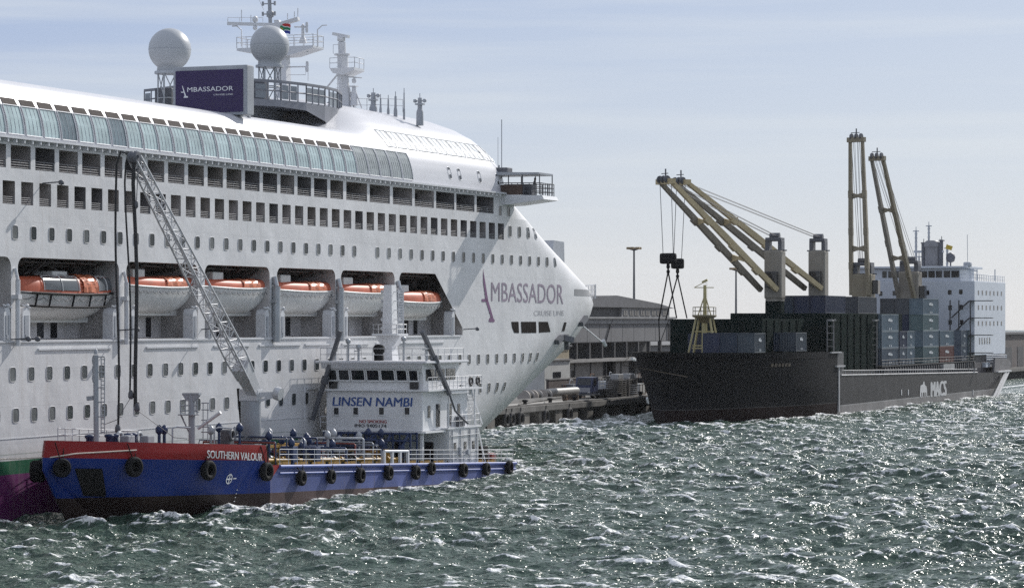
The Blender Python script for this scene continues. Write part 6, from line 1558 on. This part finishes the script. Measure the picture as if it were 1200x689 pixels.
# --- things on the quay
def truck():
    m = 34.5; s0 = SX(694, m); t = thing('flatbed_truck', 'blue cab truck with a loaded flatbed parked on the quay edge', 'truck', (s0 + 5, m, QZ))
    zc = QZ + 3.1; CB = mat("truck_blue", (.03, .04, .09), .4, var=.15)
    q = MB(); q.prism([(0, .8), (0, 2.0), (.35, 3.1), (2.6, 3.15), (2.6, .8)], lambda u, v, w: (s0 + u, w, QZ + v), m, m + 2.6); cab = q.build('cab', CB, t)
    q = MB(); q.quad((s0 + .01, m + .25, QZ + 2.02), (s0 + .01, m + 2.35, QZ + 2.02), (s0 + .3, m + 2.3, QZ + 2.95), (s0 + .3, m + .3, QZ + 2.95)); q.v = [(v[0] - .05, v[1], v[2]) for v in q.v]; q.build('windscreen', DARKW, cab)
    q = MB(); q.box(s0 + .7, s0 + 1.8, m - .02, m + .03, QZ + 1.95, QZ + 2.85); q.build('side_window', DARKW, cab)
    q = MB(); q.box(s0 - .08, s0 + .02, m + .3, m + 2.3, QZ + .95, QZ + 1.6); q.build('grille', mat("grille_grey", (.3, .3, .32), .4), cab)
    for e in (.35, 2.0): q = MB(); q.cham(s0 - .1, s0, m + e, m + e + .3, QZ + .75, QZ + .95, .03); q.build('headlight', WLETT, cab)
    q = MB(); q.box(s0 - .15, s0 + 2.6, m + .05, m + 2.55, QZ + .5, QZ + .8); q.box(s0 + 2.6, s0 + 12, m + .3, m + 2.3, QZ + .8, QZ + 1.1); q.box(s0 + 3.2, s0 + 12.4, m, m + 2.6, QZ + 1.15, QZ + 1.35); q.build('chassis', DGREY, t)
    for k in (1.1, 6.4, 9.6, 11):
        for y in (m + .1, m + 2.15):
            q = MB(); q.lathe((s0 + k, y, QZ + .52), [(.3, 0), (.52, .03), (.52, .32), (.3, .35)], 16, (0, 1, 0)); w = q.build('wheel', BLACK, t); q = MB(); q.lathe((s0 + k, y - .01, QZ + .52), [(.27, 0), (.27, .3)], 10, (0, 1, 0)); q.build('hub', STEEL, w)
    q = MB(); s = s0 + 3.4
    while s < s0 + 12: q.box(s, s + .1, m + .02, m + .1, QZ + 1.35, QZ + 2.8); q.box(s, s + .1, m + 2.5, m + 2.58, QZ + 1.35, QZ + 2.8); s += 1.4
    for z in (1.8, 2.3, 2.8): q.box(s0 + 3.3, s0 + 12.1, m + .02, m + .08, QZ + z, QZ + z + .08)
    q.build('stake_side', mat("stake_pale", (.42, .42, .4), .6), t)
truck()
for i, (px, r) in enumerate(((624.5, .95), (634, .95), (645, .95))):
    m = 33.0; s = SX(px, m); t = thing('cable_drum', 'pale rimmed black roller drum on the quay, %s of three' % ('leftmost', 'middle', 'rightmost')[i], 'drum', (s, m, QZ), 'roller drums on the quay')
    q = MB(); q.lathe((s - .9, m + 1.0, QZ + r), [(r, 0), (r, .2), (r * .7, .25), (r * .7, 1.7), (r, 1.75), (r, 1.95)], 18, (1, 0, 0)); q.build('drum', mat("drum_pale", (.36, .33, .30), .6, var=.2), t); q = MB(); q.lathe((s - .7, m + 1.0, QZ + r), [(r * .82, .1), (r * .82, 1.4)], 18, (1, 0, 0)); q.build('winding', BLACK, t)
m = 34.0; s0, s1 = SX(650, m), SX(683, m); t = thing('steel_pipe', 'long pale steel pipe lying beside the roller drums', 'pipe', (s0, m, QZ)); q = MB(); q.tube([(s0, m + 1, QZ + 1.3), (s1, m + 1, QZ + 1.3)], .55, 14); q.build('pipe', mat("pipe_pale", (.33, .32, .30), .5, var=.15), t); q = MB()
for s in (s0 + 1, (s0 + s1) / 2, s1 - 1): q.cham(s - .2, s + .2, m + .3, m + 1.7, QZ, QZ + .8, .05)
q.build('cradle', mat("timber", (.13, .09, .06), .8), t)
m = 42.0; s0, s1 = SX(643, m), SX(695, m); t = thing('quay_wall_low', 'low dark brick wall with a pale coping behind the truck', 'wall', (s0, m, QZ)); q = MB(); q.box(s0, s1, m, m + .4, QZ, QZ + 2.6); q.build('brickwork', mat("dark_brick", (.08, .06, .055), .8, var=.3), t); q = MB(); q.box(s0 - .1, s1 + .1, m - .08, m + .48, QZ + 2.6, QZ + 2.78); q.build('coping', WC, t)
m = 31.3; s0, s1 = SX(578, m), SX(661, m); t = thing('crash_barrier', 'long low concrete barrier along the quay edge', 'barrier', (s0, m, QZ)); q = MB(); q.prism([(0, 0), (.8, 0), (.55, .35), (.5, .9), (.3, .9), (.25, .35)], lambda u, v, w: (w, m + u, QZ + v), s0, s1); q.build('barrier', mat("barrier_pale", (.32, .31, .29), .75, var=.2, streak=.2), t)
gear = [('pallet_stack', 'stack of grey pallets right of the truck', 'pallets', 729), ('crate', 'white crate at the quay edge below the cargo ship bow', 'crate', 753), ('crate', 'dark covered crate left of the blue truck', 'crate', 682), ('pallet_stack', 'stack of pallets nearest the cargo ship bow', 'pallets', 742), ('crate', 'grey machine crate behind the truck flatbed', 'crate', 716)]
for k in range(9):
    s = 158 + k * 9.5; m = 30.9; t = thing('bollard', 'squat dark mooring bollard on the quay coping', 'bollard', (s, m, QZ), 'bollards along the quay')
    q = MB(); q.lathe((s, m, QZ + .06), [(.32, 0), (.26, .12), (.24, .5), (.42, .58), (.44, .72), (.2, .8), (0, .8)], 12); q.build('bollard_body', BLACK, t)
for k, px in enumerate((668, 676, 700, 722, 735, 748, 756)):
    m = 36 + (k * 37 % 11); s = SX(px, m); w_, h_ = 1.2 + (k % 3) * .5, 1.4 + (k * 5 % 4) * .5
    lab = ('dark machine crate on the quay left of the truck cab', 'low dark crate just left of the truck', 'tall dark crate behind the truck cab', 'dark skip behind the truck flatbed', 'dark crate behind the pallets', 'tall dark skip near the cargo ship bow', 'low dark crate nearest the cargo ship bow')[k]
    t = thing('machine_crate', lab, 'crate', (s, m, QZ)); q = MB(); q.cham(s - w_, s + w_, m, m + 1.8, QZ + .12, QZ + h_, .06); q.build('body', (BLACK, DGREY, WD)[k % 3], t)
    q = MB(); q.box(s - w_ - .05, s + w_ + .05, m - .05, m + 1.85, QZ, QZ + .1); [q.box(s + d * w_ - .05, s + d * w_ + .05, m - .06, m, QZ + .14, QZ + h_ - .05) for d in (-.9, 0, .9)]; q.tube([(s - w_ * .5, m + .9, QZ + h_), (s - w_ * .2, m + .9, QZ + h_ + .7), (s + w_ * .4, m + .9, QZ + h_ + .6), (s + w_ * .5, m + .9, QZ + h_)], .06, 5); q.build('frame', PIPEG if k % 2 else RUST, t)
for i, (nm, lab, cat_, px) in enumerate(gear):
    m = 32.2 + (i % 3) * 3; s = SX(px, m); t = thing(nm, lab, cat_, (s, m, QZ), None)
    if nm == 'pallet_stack':
        q = MB(); 
        for k in range(9): q.box(s - 2, s + 2, m, m + 1.8, QZ + k * .3 + .12, QZ + k * .3 + .2); [q.box(s + d - .15, s + d + .15, m, m + 1.8, QZ + k * .3, QZ + k * .3 + .12) for d in (-1.8, 0, 1.8)]
        q.build('pallet', mat("pallet_grey", (.13, .12, .11), .8, var=.3), t)
        q = MB(); q.beam((s - 2, m, QZ + 2.8), (s + 2, m + 1, QZ + 3.2), .1); q.cham(s - 1, s + 1.2, m + .2, m + 1.5, QZ + 2.72, QZ + 3.5, .1); q.build('wrapped_load', mat("wrap_white", (.34, .34, .34), .5, var=.3), t)
    else:
        cmt = mat("crate_white", (.5, .5, .48), .6, var=.2) if i == 1 else (DGREY if i == 2 else PIPEG); q = MB(); hh = (1.5, 1.7, 1.6, 1, 2.4)[i]; q.cham(s - 1.4, s + 1.4, m, m + 1.8, QZ + .15, QZ + hh, .05); q.build('body', cmt, t)
        q = MB(); q.box(s - 1.45, s + 1.45, m - .04, m + 1.84, QZ, QZ + .14); [q.box(s + d - .06, s + d + .06, m - .05, m, QZ + .16, QZ + hh - .05) for d in (-1.3, 0, 1.3)]; q.build('batten', mat("timber", (.13, .09, .06), .8), t)

# --- person on the bridge wing
def person(s, m, z, H, face, lab):
    t = thing('person', lab, 'person', (s, m, z)); o3 = ORG[t.name]
    k = H / 1.75
    J = {'pel': (0, 0, .95), 'chest': (.03, 0, 1.3), 'neck': (.05, 0, 1.48), 'head': (.08, 0, 1.6), 'top': (.07, 0, 1.72), 'ls': (.03, .19, 1.42), 'le': (.1, .26, 1.16), 'lw': (.32, .2, 1.08), 'rs': (.03, -.19, 1.42), 're': (.1, -.26, 1.16), 'rw': (.32, -.2, 1.08), 'lh': (0, .1, .88), 'lk': (.04, .12, .48), 'la': (0, .12, .08), 'lt': (.18, .13, .04), 'rh': (0, -.1, .88), 'rk': (.03, -.12, .48), 'ra': (-.02, -.13, .08), 'rt': (.16, -.14, .04)}
    R = {'pel': .15, 'chest': .16, 'neck': .06, 'head': .1, 'top': .085, 'ls': .075, 'le': .05, 'lw': .038, 'rs': .075, 're': .05, 'rw': .038, 'lh': .1, 'lk': .07, 'la': .05, 'lt': .04, 'rh': .1, 'rk': .07, 'ra': .05, 'rt': .04}
    E_ = [('pel', 'chest'), ('chest', 'neck'), ('neck', 'head'), ('head', 'top'), ('chest', 'ls'), ('ls', 'le'), ('le', 'lw'), ('chest', 'rs'), ('rs', 're'), ('re', 'rw'), ('pel', 'lh'), ('lh', 'lk'), ('lk', 'la'), ('la', 'lt'), ('pel', 'rh'), ('rh', 'rk'), ('rk', 'ra'), ('ra', 'rt')]
    names = list(J); c, sn = math.cos(face), math.sin(face)
    me = bpy.data.meshes.new('body'); me.from_pydata([((J[n][0] * c - J[n][1] * sn) * k, (J[n][0] * sn + J[n][1] * c) * k, J[n][2] * k) for n in names], [(names.index(a), names.index(b)) for a, b in E_], [])
    ob = bpy.data.objects.new('body', me); COL.objects.link(ob); md = ob.modifiers.new('skin', 'SKIN')
    for i, n in enumerate(names): me.skin_vertices[0].data[i].radius = (R[n] * k, R[n] * k)
    me.skin_vertices[0].data[0].use_root = True; ob.modifiers.new('sub', 'SUBSURF').levels = 2; ob.modifiers['sub'].render_levels = 2
    me.materials.append(mat("dark_jacket", (.025, .028, .035), .8, var=.2)); ob.parent = t
    q = MB(); q.lathe((s + .085 * c * k, m + .085 * sn * k, z + 1.67 * k), [(.115, -.02), (.12, .03), (.08, .09), (0, .115)], 10); q.build('hair', BLACK, t)
    q = MB(); q.lathe((s + .14 * c * k, m + .14 * sn * k, z + 1.62 * k), [(0, -.09), (.06, -.06), (.075, 0), (.05, .06)], 10); q.build('face', mat("skin_tone", (.32, .19, .13), .6), t)
person(93.6, MZ(626, 220, 93.6)[0], 26.5, 1.8, -1.2, 'person in dark clothing leaning at the rail of the bridge wing')

# ------------------------------------------------------------------ water: real displaced chop
def sea_tile(Lt, N, lp, lmin, rms, chop, seed):
    """one tile of wind sea from a directional spectrum: height, sideways shift, folding (where crests break)"""
    rg = np.random.default_rng(seed); kx = 2 * np.pi * np.fft.fftfreq(N, Lt / N); KX, KY = np.meshgrid(kx, kx); K = np.hypot(KX, KY); K[0, 0] = 1
    wx, wy = -0.62, -0.78; cd = (KX * wx + KY * wy) / K
    kp = 2 * np.pi / lp
    P = np.exp(-1.25 * (kp / K) ** 2) / K ** 3.6 * (np.where(cd > 0, cd ** 2, .12 * cd ** 2) + .06) * (K < 2 * np.pi / lmin); P[0, 0] = 0
    A = np.sqrt(P) * (rg.normal(size=(N, N)) + 1j * rg.normal(size=(N, N)))
    H = np.fft.ifft2(A).real; A *= rms / H.std(); H = np.fft.ifft2(A).real
    f = lambda B: np.fft.ifft2(B).real
    DX = f(-1j * KX / K * A) * -chop; DY = f(-1j * KY / K * A) * -chop
    J = (1 + f(KX * KX / K * A) * -chop) * (1 + f(KY * KY / K * A) * -chop) - (f(KX * KY / K * A) * chop) ** 2
    fo = np.clip((np.quantile(J, .17) - J) / .35, 0, 1); acc = np.zeros_like(fo); dxy = Lt / N
    for i in range(14):
        sh = (int(round(-wy * .22 * i / dxy)), int(round(-wx * .22 * i / dxy))); acc = np.maximum(acc, np.roll(fo, sh, (0, 1)) * (.88 ** i))
    return H, DX, DY, acc
T1_ = sea_tile(113.0, 512, 9.0, 1.1, .20, 1.05, 3); T2_ = sea_tile(31.0, 512, 2.6, .5, .04, .9, 8)
def samp(T, Lt, X, Y, rot):
    c, sn = math.cos(rot), math.sin(rot); N = T[0].shape[0]; U_ = ((X * c + Y * sn) / Lt % 1) * N; V_ = ((-X * sn + Y * c) / Lt % 1) * N
    i0 = np.floor(U_).astype(int) % N; j0 = np.floor(V_).astype(int) % N; fu = U_ - np.floor(U_); fv = V_ - np.floor(V_); i1 = (i0 + 1) % N; j1 = (j0 + 1) % N
    o = [t_[j0, i0] * (1 - fu) * (1 - fv) + t_[j0, i1] * fu * (1 - fv) + t_[j1, i0] * (1 - fu) * fv + t_[j1, i1] * fu * fv for t_ in T]
    return o[0], o[1] * c - o[2] * sn, o[1] * sn + o[2] * c, o[3]
def waves(X, Y):
    a_ = samp(T1_, 113.0, X, Y, 0.0); b_ = samp(T2_, 31.0, X, Y, .35)
    return a_[0] + b_[0], a_[1] + b_[1], a_[2] + b_[2], np.maximum(a_[3], b_[3] * .7)
def patchw(x0, x1, y0, y1, d):
    xs = np.arange(x0, x1 + d / 2, d); ys = np.arange(y0, y1 + d / 2, d); X, Y = np.meshgrid(xs, ys); return X, Y, len(xs), len(ys)
vsl = []; fsl = []; fol = []; off = 0
X, Y, nx, ny = None, None, 0, 0
ys = []; y = 118.0
while y < 560: ys.append(y); y += 0.2 + max(0, y - 150) * .0013
ys = np.array(ys); nx = 720
U = np.linspace(-1, 1, nx)
Wd_ = 34 + (ys - 118) * .24
Xg = U[None, :] * Wd_[:, None] + (ys[:, None] - 118) * .02; Yg = np.repeat(ys[:, None], nx, 1)
Z, DX, DY, ST = waves(Xg, Yg)
edge = np.clip((1 - np.abs(U))[None, :] * 12, 0, 1) * np.clip((Yg - 118) / 6, 0, 1) * np.clip((560 - Yg) / 40, 0, 1)
env = np.clip(.95 + .25 * np.sin(Xg * .06 + Yg * .045 + 1) * np.sin(Yg * .035 - Xg * .03), .6, 1.25)
amp = edge * env
V = np.stack([Xg + DX * amp, Yg + DY * amp, Z * amp], -1).reshape(-1, 3)
dxx, dyy = Xg - X0, Yg - Y0; sf = SN * dxx + CS * dyy; mf = -(CS * dxx - SN * dyy)
near = np.where((sf > 100) & (sf < 250), np.exp(-np.abs(30 - mf) / 7.0), 0) * .55          # backwash off the quay wall
near = np.maximum(near, .6 * np.exp(-np.maximum(0, -11.3 - mf) / 1.3) * ((sf > -6) & (sf < 68) & (mf < -10)))   # along the tanker side
near = np.maximum(near, .5 * np.exp(-np.hypot((sf - 70) / 7, (mf + 7) / 6)))               # churned water off the tanker stern
near = np.maximum(near, .5 * np.exp(-np.abs(sf - 186) / 5) * np.exp(-np.abs(mf - 14) / 10)); near = np.maximum(near, .45 * np.exp(-np.maximum(0, 3 - mf) / 2.0) * ((sf > 200) & (sf < 352) & (mf < 6)))
fo = ST + near * (.55 + .45 * ST)
fo = fo.reshape(-1)
ny = len(ys); idx = np.arange(nx * ny).reshape(ny, nx)
F = np.stack([idx[:-1, :-1], idx[:-1, 1:], idx[1:, 1:], idx[1:, :-1]], -1).reshape(-1, 4)
# skirt out to the horizon joins the outline of the detailed patch
ring = np.concatenate([idx[0, :], idx[1:, -1], idx[-1, -2::-1], idx[-2:0:-1, 0]])
c0 = np.array([5.0, 330.0]); P = V[ring][:, :2]; D = P - c0; outp = c0 + D / np.linalg.norm(D, axis=1)[:, None] * 4000.0
V = np.concatenate([V, np.concatenate([outp, np.zeros((len(outp), 1))], 1)]); n0 = nx * ny; nr = len(ring)
F2 = np.array([[ring[i], n0 + i, n0 + (i + 1) % nr, ring[(i + 1) % nr]] for i in range(nr)])
F = np.concatenate([F, F2]); fo = np.concatenate([fo, np.zeros(nr)])
me = bpy.data.meshes.new('water'); me.vertices.add(len(V)); me.vertices.foreach_set('co', V.astype(np.float32).reshape(-1))
me.loops.add(F.size); me.loops.foreach_set('vertex_index', F.astype(np.int32).reshape(-1)); me.polygons.add(len(F)); me.polygons.foreach_set('loop_start', np.arange(0, F.size, 4, dtype=np.int32)); me.polygons.foreach_set('use_smooth', np.ones(len(F), dtype=bool)); me.update(calc_edges=True)
at_ = me.attributes.new('foam', 'FLOAT', 'POINT'); at_.data.foreach_set('value', fo.astype(np.float32))
wo = bpy.data.objects.new('water', me); COL.objects.link(wo); wo['kind'] = 'structure'
wm = bpy.data.materials.new("harbour_water"); wm.use_nodes = True; t = wm.node_tree; b = t.nodes['Principled BSDF']; l = t.links.new
b.inputs['IOR'].default_value = 1.33
geo = t.nodes.new('ShaderNodeNewGeometry'); att = t.nodes.new('ShaderNodeAttribute'); att.attribute_name = 'foam'
def noise(sc, det, scale=(1, 1, 1), rough=.6):
    mp = t.nodes.new('ShaderNodeMapping'); mp.inputs['Scale'].default_value = scale; l(geo.outputs['Position'], mp.inputs['Vector'])
    n = t.nodes.new('ShaderNodeTexNoise'); n.inputs['Scale'].default_value = sc; n.inputs['Detail'].default_value = det; n.inputs['Roughness'].default_value = rough; l(mp.outputs['Vector'], n.inputs['Vector']); return n
nf = noise(3.2, 9, (.75, 1.0, 1), .78); npat = noise(.075, 5, (1, 1.2, 1), .62)
ad = t.nodes.new('ShaderNodeMath'); ad.operation = 'MULTIPLY_ADD'; l(nf.outputs['Fac'], ad.inputs[0]); ad.inputs[1].default_value = 2.6; ad.inputs[2].default_value = -1.42
a2 = t.nodes.new('ShaderNodeMath'); a2.operation = 'ADD'; l(att.outputs['Fac'], a2.inputs[0]); l(ad.outputs[0], a2.inputs[1])
a3 = t.nodes.new('ShaderNodeMath'); a3.operation = 'MULTIPLY_ADD'; l(npat.outputs['Fac'], a3.inputs[0]); a3.inputs[1].default_value = .9; a3.inputs[2].default_value = -.45
a4 = t.nodes.new('ShaderNodeMath'); a4.operation = 'ADD'; l(a2.outputs[0], a4.inputs[0]); l(a3.outputs[0], a4.inputs[1])
fr_ = t.nodes.new('ShaderNodeMapRange'); fr_.inputs['From Min'].default_value = .32; fr_.inputs['From Max'].default_value = .60; l(a4.outputs[0], fr_.inputs['Value'])
cm = t.nodes.new('ShaderNodeMix'); cm.data_type = 'RGBA'; l(fr_.outputs['Result'], cm.inputs['Factor']); cm.inputs['B'].default_value = (.78, .79, .78, 1)
wc = t.nodes.new('ShaderNodeMix'); wc.data_type = 'RGBA'; l(npat.outputs['Fac'], wc.inputs['Factor']); wc.inputs['A'].default_value = (.042, .080, .056, 1); wc.inputs['B'].default_value = (.060, .094, .074, 1); l(wc.outputs['Result'], cm.inputs['A'])
l(cm.outputs['Result'], b.inputs['Base Color'])
rg = t.nodes.new('ShaderNodeMapRange'); rg.inputs['To Min'].default_value = .25; rg.inputs['To Max'].default_value = .6; l(fr_.outputs['Result'], rg.inputs['Value']); l(rg.outputs['Result'], b.inputs['Roughness'])
n1 = noise(1.5, 2, (1, 1.2, 1), .5); n2 = noise(3.6, 1.5, (1, 1.1, 1), .5)
b1 = t.nodes.new('ShaderNodeBump'); gst = t.nodes.new('ShaderNodeMapRange'); gst.inputs['From Min'].default_value = .32; gst.inputs['From Max'].default_value = .68; gst.inputs['To Min'].default_value = .3; gst.inputs['To Max'].default_value = 1.5; l(npat.outputs['Fac'], gst.inputs['Value']); l(gst.outputs['Result'], b1.inputs['Strength']); b1.inputs['Distance'].default_value = .48; l(n1.outputs['Fac'], b1.inputs['Height'])
b2 = t.nodes.new('ShaderNodeBump'); b2.inputs['Strength'].default_value = 1; b2.inputs['Distance'].default_value = .17; l(n2.outputs['Fac'], b2.inputs['Height']); l(b1.outputs['Normal'], b2.inputs['Normal']); l(b2.outputs['Normal'], b.inputs['Normal'])
me.materials.append(wm)

# ------------------------------------------------------------------ thin sea haze: one closed box of air round everything
hz = bpy.data.meshes.new('haze'); bmz = bmesh.new(); bmesh.ops.create_cube(bmz, size=1.0)
for v in bmz.verts: v.co = Vector((v.co.x * 8200 + 5, v.co.y * 8200 + 330, -4.0 if v.co.z < 0 else 75.0))
bmz.to_mesh(hz); bmz.free(); ho = bpy.data.objects.new('haze', hz); COL.objects.link(ho); ho['kind'] = 'stuff'
hm_ = bpy.data.materials.new('sea_haze'); hm_.use_nodes = True; t = hm_.node_tree; t.nodes.clear(); o_ = t.nodes.new('ShaderNodeOutputMaterial'); pv = t.nodes.new('ShaderNodeVolumePrincipled')
pv.inputs['Color'].default_value = (.93, .95, 1.0, 1); pv.inputs['Density'].default_value = 0.00003; pv.inputs['Anisotropy'].default_value = 0.3
t.links.new(pv.outputs['Volume'], o_.inputs['Volume']); hz.materials.append(hm_)
